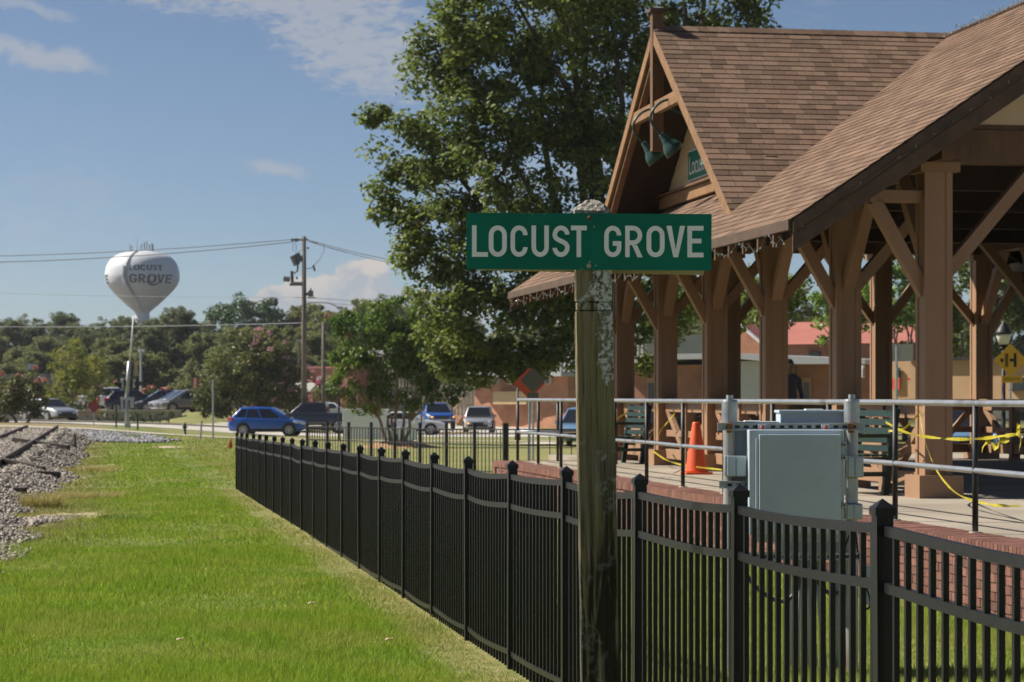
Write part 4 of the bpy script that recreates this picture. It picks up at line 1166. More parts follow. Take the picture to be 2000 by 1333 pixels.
# eave fascia and rafter tails
MB().box((VE - 0.045, UN - 0.02, ZE - 0.115), (VE - 0.003, UF, ZE - 0.005)).build('eave_fascia', fascia, pav, frame=MUV, bevel=0.004)
u = 24.2
while u < 40.8:
    MB().box((VE - 0.03, u - 0.025, ZE - 0.25), (VE + 0.06, u + 0.025, ZE - 0.117)).build('rafter_tail', stain, pav, frame=MUV); u += 0.61
# rakes on the end gables
for uu, s in ((UN, -1), (UF, 1)):
    for sd in (-1, 1):
        ve = VE if sd < 0 else 2 * RDV - VE
        a0 = uu + s * 0.003; b0 = uu + s * 0.05
        MB().prism([(ve, a0, ZE - 0.01), (RDV, a0, ZR - 0.01), (RDV, a0, ZR - 0.15), (ve, a0, ZE - 0.15)], (0, b0 - a0, 0)).build('rake_board', fascia, pav, frame=MUV, bevel=0.004)
        a1, b1 = uu + s * 0.003, uu + s * 0.03
        MB().prism([(ve + (-sd) * 0.0, a1, ZE - 0.155), (RDV, a1, ZR - 0.155), (RDV, a1, ZR - 0.34), (ve, a1, ZE - 0.34)], (0, b1 - a1, 0)).build('rake_board', fascia, pav, frame=MUV, bevel=0.004)
# gable infill above the end tie beams
for uu in (24.36, 40.05):
    z0 = ZB + 0.365; va = VE + (z0 - ZE) / PIT + 0.22; vb = 2 * RDV - va
    MB().prism([(va, uu, z0), (vb, uu, z0), (RDV, uu, ZR - 0.13)], (0, 0.05, 0)).build('gable_panel', cream, pav, frame=MUV)
    MB().box((va - 0.1, uu - 0.01, z0 - 0.003), (vb + 0.1, uu + 0.03, z0 + 0.05)).build('gable_trim', stain, pav, frame=MUV)
# half walls between columns
def half_wall(a, b, alongU, mid=True):
    """panelled timber half wall from a to b (V,U) with rails, a mid post and crossed diagonals"""
    pa, pb_ = Vector((a[0], a[1], 0)), Vector((b[0], b[1], 0)); d = (pb_ - pa).normalized()
    pa, pb_ = pa + d * 0.15, pb_ - d * 0.15
    z = lambda p, h: (p.x, p.y, PZ + h)
    pbeam('half_wall_rail', z(pa, 1.0), z(pb_, 1.0), 0.22, 0.05, timber)
    pbeam('half_wall_rail', z(pa, 0.90), z(pb_, 0.90), 0.09, 0.14, timber)
    pbeam('half_wall_rail', z(pa, 0.18), z(pb_, 0.18), 0.10, 0.15, timber)
    pbeam('half_wall_rail', z(pa, 0.50), z(pb_, 0.50), 0.07, 0.10, timber)
    if mid:
        m = (pa + pb_) / 2
        pbeam('half_wall_post', z(m, 0.0), z(m, 0.97), 0.15, 0.15, timber, up=(0, 1, 0))
        for q in (pa, pb_):
            pbeam('half_wall_diagonal', z(m + (q - m) * 0.06, 0.12), z(m + (q - m) * 0.96, 0.86), 0.08, 0.10, timber)
for i in (0, 2, 3, 4): half_wall((FRV, CU[i]), (FRV, CU[i + 1]), True)
half_wall((FRV, CU[5]), (10.42, CU[5]), False); half_wall((10.42, CU[5]), (13.10, CU[5]), False); half_wall((13.10, CU[5]), (BKV, CU[5]), False)
for i in range(1, 5): half_wall((BKV, CU[i]), (BKV, CU[i + 1]), True)
# ---- cross gable facing the railway
DU, DZ, DV, WV = 32.70, ZR - 0.01, 7.45, 8.30
def zdorm(U): return DZ - PIT * abs(U - DU)
def vval(z): return VE + (z - ZE) / PIT
ulo = DU - (DZ - (ZE + PIT * (DV - VE))) / PIT; uhi = 2 * DU - ulo
for s, ue in ((-1, ulo), (1, uhi)):
    zb = zdorm(ue)
    MB().add([(DV, DU, DZ), (RDV, DU, DZ), (vval(zb), ue, zb), (DV, ue, zb), (DV, DU, DZ - 0.08), (RDV, DU, DZ - 0.08), (vval(zb), ue, zb - 0.08), (DV, ue, zb - 0.08)],
             [(0, 1, 2, 3), (7, 6, 5, 4), (0, 3, 7, 4), (0, 1, 5, 4), (1, 2, 6, 5), (2, 3, 7, 6)]).build('dormer_deck', shadewood, pav, frame=MUV)
    # bare wood barge boards
    v0 = DV - 0.05
    MB().prism([(v0, DU + s * 0.0, DZ - 0.012), (v0, ue + s * 0.02, zb - 0.025), (v0, ue + s * 0.02, zb - 0.21), (v0, DU, DZ - 0.20)], (0.045, 0, 0)).build('barge_board', rakewood, pav, frame=MUV, bevel=0.005)
    MB().prism([(v0 + 0.05, DU, DZ - 0.10), (v0 + 0.05, ue, zb - 0.11), (v0 + 0.05, ue, zb - 0.30), (v0 + 0.05, DU, DZ - 0.30)], (0.09, 0, 0)).build('barge_rafter', stain, pav, frame=MUV)
# king post with finial, collar tie
MB().box((DV - 0.06, DU - 0.08, DZ - 1.72), (DV + 0.10, DU + 0.08, DZ + 0.20)).build('king_post', stain, pav, frame=MUV, bevel=0.006)
MB().box((DV - 0.10, DU - 0.12, DZ + 0.20), (DV + 0.14, DU + 0.12, DZ + 0.255)).build('finial_cap', fascia, pav, frame=MUV, bevel=0.006)
MB().add([(DV - 0.07, DU - 0.09, DZ + .255), (DV + .11, DU - .09, DZ + .255), (DV + .11, DU + .09, DZ + .255), (DV - .07, DU + .09, DZ + .255), (DV + .02, DU, DZ + .30)],
         [(0, 1, 4), (1, 2, 4), (2, 3, 4), (3, 0, 4), (3, 2, 1, 0)]).build('finial_point', galv, pav, frame=MUV)
zc = DZ - 1.12
pbeam('collar_tie', (DV + 0.01, DU - 1.42, zc), (DV + 0.01, DU + 1.42, zc), 0.09, 0.17, rakewood)
# siding of the cross gable, laid board by board
zw0 = ZE + PIT * (WV - VE) + 0.20
z = zw0; sb = 0
while z < DZ - 0.3:
    h1 = min(0.19, DZ - 0.12 - z); ha = (DZ - 0.10 - z) / PIT; hb = (DZ - 0.10 - z - h1) / PIT
    MB().add([(WV, DU - ha, z), (WV, DU + ha, z), (WV + 0.012, DU + hb, z + h1 + .006), (WV + 0.012, DU - hb, z + h1 + .006), (WV + .03, DU - ha, z), (WV + .03, DU + ha, z), (WV + 0.03, DU + hb, z + h1 + .006), (WV + 0.03, DU - hb, z + h1 + .006)],
             [(0, 1, 2, 3), (7, 6, 5, 4), (0, 4, 5, 1), (1, 5, 6, 2), (2, 6, 7, 3), (3, 7, 4, 0)]).build('siding_board', cream, pav, frame=MUV)
    z += 0.19
hw_ = (DZ - zw0) / PIT
pbeam('sill_beam', (WV - 0.03, DU - hw_, zw0 - 0.09), (WV - 0.03, DU + hw_, zw0 - 0.09), 0.10, 0.17, rakewood)
pbeam('sill_cap', (WV - 0.06, DU - hw_, zw0 + 0.015), (WV - 0.06, DU + hw_, zw0 + 0.015), 0.16, 0.035, stain)
# ---- shingles
tabs = []                                  # (centre in V,U,z ; width ; plane id)
EXPO = 0.142
cosm = 1 / math.sqrt(1 + PIT * PIT)
sl = (RDV - VE) / cosm; rows_ = int(sl / EXPO)
rnd = random.Random(3)
for r in range(rows_ + 1):
    s0 = r * EXPO - 0.03; v = VE - 0.03 + s0 * cosm + 0.03
    u = UN - 0.06; first = True
    while u < UF:
        w = rnd.choice((0.165, 0.17, 0.22, 0.30, 0.33))
        if first: w, first = rnd.uniform(0.08, 0.3), False
        w = min(w, UF - u)
        vm = VE + s0 * cosm; zm = zroof(vm)
        if not (vm > WV - 0.05 and zdorm(u + w / 2) > zm + 0.03) and w > 0.05:
            tabs.append((vm, u, zm, w, 'main'))
        u += w
rd = int((DZ - zdorm(ulo)) / (EXPO * PIT * cosm))
for r in range(rd + 1):
    s0 = r * EXPO; hgt = s0 * PIT * cosm
    zc_ = DZ - hgt; uu = DU - s0 * cosm
    v = DV - 0.055; vend = vval(zc_)
    first = True
    while v < vend:
        w = rnd.choice((0.165, 0.17, 0.22, 0.30))
        if first: w, first = rnd.uniform(0.08, 0.3), False
        w = min(w, vend - v + 0.02)
        if w > 0.04: tabs.append((v, uu, zc_, w, 'dorm'))
        v += w
def tab_mesh(w, name='shingle'):
    """local x across the width, y up the slope, z off the roof; butt edge thicker"""
    L = EXPO + 0.03; t = 0.013
    return [(0.003, 0, 0), (w - 0.003, 0, 0), (w - 0.003, L, 0), (0.003, L, 0), (0.003, 0, t), (w - 0.003, 0, t), (w - 0.003, L, 0.003), (0.003, L, 0.003)], [(3, 2, 1, 0), (4, 5, 6, 7), (0, 1, 5, 4), (1, 2, 6, 5), (2, 3, 7, 6), (3, 0, 4, 7)]
# frames: main slope - width runs along U, up-slope is +V ; cross gable slope - width along V, up-slope +U
Mmain = Matrix(((0, cosm, -PIT * cosm), (-1, 0, 0), (0, PIT * cosm, cosm)))
Mdorm = Matrix(((1, 0, 0), (0, cosm, -PIT * cosm), (0, PIT * cosm, cosm)))
def size_key(t):
    w = UV(t[0], t[1]); return -(t[3] * (1.0 if t[4] == 'dorm' else 0.42)) / (w.y ** 2) * (1 if w.x / w.y < 0.222 else 0.001)
tabs.sort(key=size_key)
shm = {}
for (v, u, z, w, kind) in tabs[:300]:
    key = round(w, 2)
    if key not in shm:
        a, b = tab_mesh(key); me = MB().add(a, b).mesh('shingle'); me.materials.append(shingle_o); shm[key] = me
    Mx = (Mmain if kind == 'main' else Mdorm)
    p0 = Vector((v, u, z + (0.0 if kind == 'main' else -EXPO * PIT * cosm)))
    if kind == 'dorm': p0.y -= EXPO * cosm
    else: p0.y += w
    p0 += Mx @ Vector((0, 0, 0.004))
    o = inst('shingle', shm[key], pav, (p0.x - RDV, p0.y - 32.5, p0.z - PZ), Mx.to_euler())
mb = MB()
for (v, u, z, w, kind) in tabs[300:]:
    a, b = tab_mesh(w); Mx = (Mmain if kind == 'main' else Mdorm)
    p0 = Vector((v, u, z + (0.0 if kind == 'main' else -EXPO * PIT * cosm)))
    if kind == 'dorm': p0.y -= EXPO * cosm
    else: p0.y += w
    p0 += Mx @ Vector((0, 0, 0.004))
    mb.add([p0 + Mx @ Vector(q) for q in a], b)
o = mb.build('shingle_field', shingle, pav, frame=MUV); o['kind'] = 'stuff'
# ridge caps
mb = MB(); v = DV - 0.02
while v < RDV - 0.05:
    w = 0.15
    for s in (-1, 1):
        mb.add([(v, DU, DZ + 0.034), (v + w + .03, DU, DZ + 0.024), (v + w + .03, DU + s * 0.13, DZ + 0.024 - 0.13 * PIT), (v, DU + s * 0.13, DZ + 0.034 - 0.13 * PIT)], [(0, 1, 2, 3)])
    v += w
u = UN
while u < UF:
    for s in (-1, 1):
        mb.add([(RDV, u, ZR + 0.034), (RDV, u + 0.18, ZR + 0.024), (RDV + s * 0.13, u + 0.18, ZR + 0.024 - 0.13 * PIT), (RDV + s * 0.13, u, ZR + 0.034 - 0.13 * PIT)], [(0, 1, 2, 3)])
    u += 0.15
o = mb.build('ridge_cap', shingle, pav, frame=MUV)
# back slopes: plain shingled sheets
MB().add([(RDV, UN, ZR + .01), (RDV, UF, ZR + .01), (2 * RDV - VE, UF, ZE + .01), (2 * RDV - VE, UN, ZE + .01)], [(0, 1, 2, 3)]).build('rear_slope', shingle, pav, frame=MUV)
zb = zdorm(uhi)
MB().add([(DV, DU, DZ + .01), (RDV, DU, DZ + .01), (vval(zb), uhi, zb + .01), (DV, uhi, zb + .01)], [(0, 1, 2, 3)]).build('rear_slope', shingle, pav, frame=MUV)
# string of lights
bulbm = M('clear_bulb', (0.30, 0.33, 0.30), rough=0.2, spec=0.7)
cordm = M('light_cord', (0.05, 0.06, 0.05), rough=0.6)
def light_string(name, label, pts, hang, step, parent=None, bsz=0.008):
    t = thing(name, label, 'string lights', tuple(MUV @ Vector(pts[0])), 0, 'string lights on the pavilion roof')
    pts = [Vector(p) for p in pts]; path = []
    for a, b in zip(pts[:-1], pts[1:]):
        n_ = max(2, int((b - a).length / step))
        for k in range(n_):
            q = a.lerp(b, k / n_); q.z += hang * math.sin(k * 1.9) * 0.5 + random.uniform(-1, 1) * hang * 0.6; path.append(q)
    path.append(pts[-1])
    MB().tube(path, 0.0035, 5).build('cord', cordm, t, frame=MUV)
    mb_ = MB()
    for q in path:
        d = Vector((random.uniform(-.4, .1), random.uniform(-.5, .5), random.uniform(-1, .6))).normalized()
        mb_.tube([q, q + d * bsz * 1.5, q + d * bsz * 3.6, q + d * bsz * 4.2], [bsz * .5, bsz * .6, bsz * .55, bsz * .1], 6)
    mb_.build('bulb_row', bulbm, t, frame=MUV)
light_string('string_lights', 'string of small clear bulbs drooping along the pavilion eave', [(VE - 0.06, u_, ZE - 0.20 + 0.05 * ((i % 2) * 2 - 1)) for i, u_ in enumerate(np.arange(23.65, 41, 0.6))], 0.05, 0.13)
rk = [(VE + (RDV - VE) * t_, UN - 0.06, ZE - 0.13 + (ZR - ZE) * t_) for t_ in np.linspace(0.02, 0.9, 12)]
light_string('string_lights', 'string of small clear bulbs stapled up the sloping end rake board', rk, 0.03, 0.20)
light_string('string_lights', 'string of small clear bulbs lying along the roof ridge', [(RDV - 0.14, u_, ZR + 0.0) for u_ in np.arange(24, 33.4, 1.0)], 0.05, 0.10, bsz=0.010)
# gooseneck lamps over the gable sign
lampg = M('dark_green_enamel', (0.018, 0.055, 0.045), (0.025, 0.07, 0.058), rough=0.35, scale=6)
def gooseneck(x, y, lab):
    Vs = 7.40; U0 = Ux(x, Vs); z0 = zp(y, Vs, U0)
    t = thing('gooseneck_lamp', lab, 'lamp', tuple(UV(WV, U0, z0 + 0.3)), TH, 'gooseneck lamps on the cross gable')
    pts = [(WV - 0.03, U0 - 0.12, z0 + 0.28), (WV - 0.25, U0 - 0.08, z0 + 0.42), (Vs + 0.40, U0 - 0.04, z0 + 0.58), (Vs + 0.18, U0, z0 + 0.64), (Vs - 0.08, U0, z0 + 0.58), (Vs - 0.22, U0, z0 + 0.42), (Vs - 0.20, U0, z0 + 0.27), (Vs - 0.08, U0, z0 + 0.14)]
    sm = []
    for i in range(len(pts) - 1):
        p0, p1, p2, p3 = [Vector(pts[min(max(i + k, 0), len(pts) - 1)]) for k in (-1, 0, 1, 2)]
        for k in range(5):
            q = k / 5; sm.append(0.5 * ((2 * p1) + (p2 - p0) * q + (2 * p0 - 5 * p1 + 4 * p2 - p3) * q * q + (3 * p1 - p0 - 3 * p2 + p3) * q ** 3))
    sm.append(Vector(pts[-1]))
    MB().tube(sm, 0.017, 10).build('gooseneck', lampg, t, frame=MUV, smooth=True)
    MB().lathe([(0.07, 0), (0.07, 0.03), (0.03, 0.06)], (0, 0, 0), 16, 'X').build('wall_plate', lampg, t, frame=MUV @ Matrix.Translation((WV - 0.06, U0 - 0.12, z0 + 0.28)))
    tiltM = MUV @ Matrix.Translation((Vs - 0.07, U0, z0 + 0.13)) @ Matrix.Rotation(R(-40), 4, 'Y') @ Matrix.Rotation(R(180), 4, 'X')
    MB().lathe([(0.03, -0.03), (0.045, 0.0), (0.05, 0.06), (0.062, 0.07), (0.066, 0.10), (0.07, 0.11), (0.11, 0.16), (0.135, 0.22), (0.145, 0.29), (0.138, 0.288), (0.125, 0.22), (0.08, 0.14)], (0, 0, 0), 24).build('lamp_shade', lampg, t, frame=tiltM, smooth=True)
gooseneck(1268, 300, 'dark green gooseneck lamp hanging over the gable sign, farther from the street')
gooseneck(1303, 284, 'dark green gooseneck lamp hanging over the gable sign beside the king post')
# sign on the cross gable
u_l = Ux(1346, WV - 0.03); u_c = (u_l + Ux(1415, WV - 0.03)) / 2; zt, zb2 = zp(297, WV, u_l), zp(356, WV, u_l)
hs = (u_l - u_c); zc2 = (zt + zb2) / 2
gs = thing('gable_sign', 'green name board with white letters on the cream gable siding', 'sign', tuple(UV(WV, u_c, zb2)), TH)
MB().box((WV - 0.045, u_c - hs, zb2), (WV - 0.015, u_c + hs, zt)).build('sign_border', white, gs, frame=MUV)
MB().box((WV - 0.05, u_c - hs + .02, zb2 + .02), (WV - 0.046, u_c + hs - .02, zt - .02)).build('sign_panel', M('gable_sign_green', (0.0, 0.15, 0.09), rough=0.5), gs, frame=MUV)
Mt = MUV @ Matrix(((0, 0, -1, WV - 0.05), (-1, 0, 0, u_c), (0, 1, 0, zc2), (0, 0, 0, 1)))
text_mesh('lettering', 'Locust Grove', (zt - zb2) * 0.60, signwhite, gs, Mt, width=2 * hs * 0.90)

# ------------------------------------------------------------------ benches, cone, tape, stand
def bench(x, V, rz, lab):
    U0 = Ux(x, V); b = UV(V, U0, PZ + 0.001)
    t = thing('park_bench', lab, 'bench', tuple(b), TH + rz, 'green benches by the half wall')
    Mx = PM[t.name]
    def bb(name, a, c, bev=0.006): return MB().box(a, c).build(name, greenbench, t, frame=Mx, bevel=bev)
    L = 0.46
    for s in (-1, 1):
        e = s * (L - 0.04)
        bb('front_leg', (e - .03, -.27, 0), (e + .03, -.21, 0.62)); 
        MB().beam((e, .20, 0), (e, .34, 0.93), 0.06, 0.07, (0, 1, 0)).build('rear_leg', greenbench, t, frame=Mx)
        bb('armrest', (e - .04, -.30, 0.62), (e + .04, .28, 0.66)); bb('stretcher', (e - .02, -.24, 0.20), (e + .02, .22, 0.25)); bb('seat_rail', (e - .02, -.24, 0.36), (e + .02, .24, 0.41))
    for k in range(5): bb('seat_slat', (-L, -.27 + k * .10, 0.415), (L, -.19 + k * .10, 0.44))
    for k in range(5):
        z0 = 0.50 + k * 0.095; y0 = .235 + k * .016
        MB().beam((-L, y0, z0), (L, y0, z0), 0.022, 0.07, (0, 0.17, 1)).build('back_slat', greenbench, t, frame=Mx)
    return t
bench(1212, 8.05, R(-82), 'dark green slatted bench with yellow tape tied to it by the orange cone')
bench(1662, 8.02, R(-82), 'dark green slatted bench standing behind the electrical cabinet')
Uc = Ux(1360, 7.95); cb = UV(7.95, Uc, PZ + 0.002)
cn = thing('traffic_cone', 'tall orange traffic cone on the platform between two columns', 'traffic cone', tuple(cb), TH)
MB().lathe([(0.155, 0.03), (0.15, 0.05), (0.055, 0.70), (0.05, 0.715), (0.03, 0.715)], tuple(cb), 28).build('cone_body', conem, cn, smooth=True)
MB().box((-.19, -.19, 0), (.19, .19, .03)).build('cone_base', conem, cn, frame=PM[cn.name], bevel=0.01)
def tape(name, label, pts, w=0.028, twist=1.0):
    pts = [Vector(p) for p in pts]; out = []
    for i in range(len(pts) - 1):
        p0, p1, p2, p3 = [pts[min(max(i + k, 0), len(pts) - 1)] for k in (-1, 0, 1, 2)]
        for k in range(8):
            q = k / 8; out.append(0.5 * ((2 * p1) + (p2 - p0) * q + (2 * p0 - 5 * p1 + 4 * p2 - p3) * q * q + (3 * p1 - p0 - 3 * p2 + p3) * q ** 3))
    out.append(pts[-1]); vs = []
    for i, p in enumerate(out):
        a = twist * math.sin(i * 0.45) + random.uniform(-.15, .15)
        up = Vector((0.3 * math.sin(a), 0.5 * math.sin(a), math.cos(a))) * w / 2
        vs += [p - up, p + up]
    mb_ = MB().add(vs, [(2 * i, 2 * i + 2, 2 * i + 3, 2 * i + 1) for i in range(len(out) - 1)])
    o = mb_.build(name, yellowtape)
    so_ = o.modifiers.new('thick', 'SOLIDIFY'); so_.thickness = 0.0012
    return tag(o, label, 'caution tape', 'yellow tape tied round the pavilion')
def pv(x, y, V):
    U_ = Ux(x, V); return UV(V, U_, zp(y, V, U_))
tape('caution_tape', 'yellow caution tape tied slack from bench end to railing post', [pv(1730, 825, 8.2), pv(1770, 845, 7.6), pv(1830, 856, 7.0), pv(1900, 858, 6.62), pv(1960, 852, 6.58), pv(1990, 848, 6.57)])
tape('caution_tape', 'yellow caution tape running up from bench to column', [pv(1735, 842, 8.1), pv(1765, 838, 8.2), pv(1800, 802, 8.36)])
tape('caution_tape', 'yellow caution tape trailing down the column onto the concrete', [pv(1796, 808, 8.36), pv(1806, 860, 8.30), pv(1830, 920, 8.2), pv(1870, 965, 8.0), pv(1930, 985, 7.75), pv(1992, 989, 7.5)])
tape('caution_tape', 'yellow caution tape wound round a black railing post', [pv(1986, 832, 6.55), pv(1994, 838, 6.56), pv(1985, 845, 6.55), pv(1994, 852, 6.56), pv(1990, 880, 6.57)], 0.05)
tape('caution_tape', 'yellow tape bow hanging loose from the slack tape', [pv(1918, 880, 6.6), pv(1930, 860, 6.6), pv(1945, 876, 6.6), pv(1955, 862, 6.6), pv(1972, 860, 6.6)], 0.05)
tape('caution_tape', 'yellow caution tape stretched across a column beside the cone', [pv(1285, 862, 8.30), pv(1290, 842, 8.33), pv(1303, 826, 8.4), pv(1318, 808, 8.4)])
tape('caution_tape', 'yellow caution tape sagging from the bench to the floor by the cone', [pv(1276, 882, 8.2), pv(1300, 898, 8.15), pv(1330, 908, 8.1), pv(1365, 913, 7.9), pv(1410, 918, 7.9)])
tape('caution_tape', 'yellow caution tape knotted to the railing post beside the sign post', [pv(1193, 818, 6.58), pv(1199, 826, 6.58), pv(1194, 834, 6.58), pv(1201, 842, 6.58)], 0.06)
tape('caution_tape', 'yellow caution tape running to the top slat of the bench', [pv(1206, 818, 7.0), pv(1215, 812, 7.3), pv(1228, 805, 7.9)])
st_ = thing('display_stand', 'sloping brown timber display stand behind the railing between columns', 'stand', tuple(UV(9.3, Ux(1352, 9.3), PZ)), TH)
U1 = Ux(1352, 9.3)
MB().prism([(8.95, U1 - .5, PZ + .62), (9.65, U1 - .5, PZ + 1.0), (9.65, U1 - .5, PZ + .96), (8.95, U1 - .5, PZ + .58)], (0, 1.0, 0)).build('sloping_board', timber, st_, frame=MUV, bevel=0.006)
for s in (-.4, .4): MB().box((9.22, U1 + s - .05, PZ), (9.36, U1 + s + .05, PZ + .74)).build('leg', timber, st_, frame=MUV, bevel=0.005)
# ------------------------------------------------------------------ trees
bark = M('grey_brown_bark', (0.075, 0.06, 0.045), (0.13, 0.105, 0.08), rough=0.95, scale=6, stretch=(2, 2, 0.4), bump=0.4)
barkp = M('pine_bark', (0.09, 0.055, 0.038), (0.14, 0.09, 0.06), rough=0.95, scale=4, stretch=(2, 2, 0.4))
barkm = M('smooth_tan_bark', (0.19, 0.135, 0.09), (0.30, 0.225, 0.155), rough=0.8, scale=5, stretch=(2, 2, 0.5))
def leafmat(name, a, b, var=0.45, tr=0.4, spec=0.35):
    return M(name, a, b, rough=0.5, scale=0.45, island=var, trans=tr, spec=spec, lo=0.35, hi=0.65)
oakleaf = leafmat('oak_leaf', (0.115, 0.160, 0.036), (0.180, 0.218, 0.048), 0.45, 0.5)
myrtleleaf = leafmat('myrtle_leaf', (0.080, 0.150, 0.022), (0.150, 0.210, 0.030), 0.45, 0.45)
myrtleleaf2 = leafmat('rusty_myrtle_leaf', (0.090, 0.118, 0.030), (0.155, 0.150, 0.042), 0.45, 0.4)
pineleaf = leafmat('pine_needle', (0.100, 0.130, 0.055), (0.165, 0.190, 0.075), 0.4, 0.45)
woodleaf = leafmat('hardwood_leaf', (0.145, 0.172, 0.055), (0.225, 0.240, 0.078), 0.4, 0.5)
limeleaf = leafmat('yellow_green_leaf', (0.165, 0.185, 0.028), (0.25, 0.255, 0.038), 0.35, 0.45)
brightleaf = leafmat('bright_maple_leaf', (0.114, 0.204, 0.026), (0.192, 0.282, 0.042), 0.4, 0.4)
darkleaf = leafmat('dark_evergreen_leaf', (0.053, 0.105, 0.036), (0.097, 0.166, 0.053), 0.4, 0.15)
bushleaf = leafmat('boxwood_leaf', (0.045, 0.075, 0.02), (0.075, 0.11, 0.03), 0.35, 0.2)
pinkm = leafmat('pink_blossom', (0.52, 0.12, 0.17), (0.62, 0.20, 0.24), 0.35, 0.35)
palepink = leafmat('pale_pink_blossom', (0.60, 0.27, 0.34), (0.66, 0.36, 0.42), 0.3, 0.35)
dustypink = leafmat('faded_pink_blossom', (0.40, 0.15, 0.11), (0.50, 0.23, 0.16), 0.3, 0.3)
def leaves(cent, rad, per, size, rng, flat=0.75, aspect=0.55, up=0.5):
    """diamond leaves scattered round cluster centres (k,3) with radii (k,)"""
    k = len(cent); n_ = k * per
    c = np.repeat(cent, per, 0); r = np.repeat(rad, per)
    d = rng.normal(size=(n_, 3)); d /= np.linalg.norm(d, axis=1)[:, None]
    rr = rng.uniform(0.15, 1, n_) ** 0.6
    p = c + d * (rr * r)[:, None] * np.array([1, 1, flat])
    nrm = d * 0.6 + rng.normal(size=(n_, 3)) * 0.7 + np.array([0, 0, up]); nrm /= np.linalg.norm(nrm, axis=1)[:, None]
    t = np.cross(nrm, rng.normal(size=(n_, 3))); t /= np.linalg.norm(t, axis=1)[:, None] + 1e-9
    b = np.cross(nrm, t)
    s = size * rng.uniform(0.55, 1.3, n_)[:, None]
    fold = nrm * s * 0.12
    v = np.stack([p - t * s * 0.5, p + b * s * aspect * 0.5 + fold, p + t * s * 0.5, p - b * s * aspect * 0.5 + fold], 1).reshape(-1, 3)
    f = np.arange(n_ * 4).reshape(-1, 4)
    return v, f
def lobe_centres(lobes, per, rng, shell=0.5):
    """cluster centres inside a union of ellipsoids (cx,cy,cz,rx,ry,rz)"""
    out, rad = [], []
    for (cx, cy, cz, rx, ry, rz) in lobes:
        kk = max(4, int(per * (rx * ry * rz) ** (2 / 3)))
        d = rng.normal(size=(kk, 3)); d /= np.linalg.norm(d, axis=1)[:, None]
        q = rng.uniform(shell ** 3, 1, kk) ** (1 / 3)
        out.append(np.array([cx, cy, cz]) + d * q[:, None] * np.array([rx, ry, rz])); rad.append(np.full(kk, 1.0))
    return np.concatenate(out), np.concatenate(rad)
def limb(mb, a, b, r0, r1, rng, n_=6, wob=0.12, bend=0.15):
    a, b = Vector(a), Vector(b); L = (b - a).length; pts, rs = [], []
    o = Vector(rng.normal(size=3)) * L * wob
    for i in range(n_ + 1):
        t = i / n_; p = a.lerp(b, t) + o * math.sin(t * math.pi) * 0.5 + Vector((0, 0, L * bend * math.sin(t * math.pi) * 0.5)) + Vector(rng.normal(size=3)) * L * 0.012
        pts.append(p); rs.append(r0 + (r1 - r0) * t)
    mb.tube(pts, rs, 7)
def build_tree(name, label, base, lobes, trunk_h, trunk_r, leafm, barkmat, per=3.0, cl_r=0.7, leaf_n=120, leaf_s=0.2, seed=1, stems=None, limbs=14, shell=0.5, cat='tree', group=None, blossoms=None, flat=0.75, up=0.5, aspect=0.55):
    """lobes are relative to the base point"""
    rng = np.random.default_rng(seed)
    t = thing(name, label, cat, tuple(base), 0, group)
    B = Vector(base)
    cen, _ = lobe_centres(lobes, per, rng, shell)
    rad = cl_r * rng.uniform(0.6, 1.3, len(cen))
    v, f = leaves(cen + np.array(B), rad, leaf_n, leaf_s, rng, flat, aspect, up)
    npmesh('crown', v, f, leafm, t)
    mb = MB()
    st = stems or [((0, 0), (0, 0))]
    tops = []
    for (bx, by), (tx, ty) in st:
        hh = trunk_h * rng.uniform(0.9, 1.1)
        pts = [B + Vector((bx + (tx - bx) * q + rng.normal() * trunk_r * 0.25, by + (ty - by) * q + rng.normal() * trunk_r * 0.25, -0.1 + (hh + 0.1) * q)) for q in np.linspace(0, 1, 7)]
        mb.tube(pts, [trunk_r * (1.25 if i == 0 else 1.0 - 0.07 * i) for i in range(7)], 9); tops.append(pts[-1])
    pick = rng.choice(len(cen), min(limbs, len(cen)), replace=False)
    for i in pick:
        e = B + Vector(cen[i]); tp = min(tops, key=lambda q: (q - e).length)
        limb(mb, tp - Vector((0, 0, trunk_h * rng.uniform(0, 0.25))), e, trunk_r * 0.5, trunk_r * 0.08, rng)
    mb.build('trunk', barkmat, t, smooth=True)
    if blossoms:
        bm_, frac, bs, bn, where = blossoms
        sel = [i for i in range(len(cen)) if where(cen[i]) and rng.uniform() < frac]
        if sel:
            bc = cen[sel]; ctr = cen.mean(0); d = bc - ctr; d /= np.linalg.norm(d, axis=1)[:, None] + 1e-6
            bc = bc + d * cl_r * 0.75 + np.array([0, 0, cl_r * 0.25])
            v, f = leaves(bc + np.array(B), np.full(len(bc), cl_r * 0.45), bn, bs, rng)
            npmesh('blossoms', v, f, bm_, t)
    return t
def lobes_px(lst, Y, base, depth=0.8):
    """lobes from photograph circles at distance Y (x, y, radius[, dY])"""
    out = []
    for q in lst:
        x, y, r = q[:3]; dY = q[3] if len(q) > 3 else 0.0; ry = q[4] if len(q) > 4 else r
        p = P(x, y, Y); rr = r / F * Y; rz = ry / F * Y
        out.append((p.x - base[0], p.y + dY - base[1], p.z - base[2], rr, rr * depth, rz))
    return out
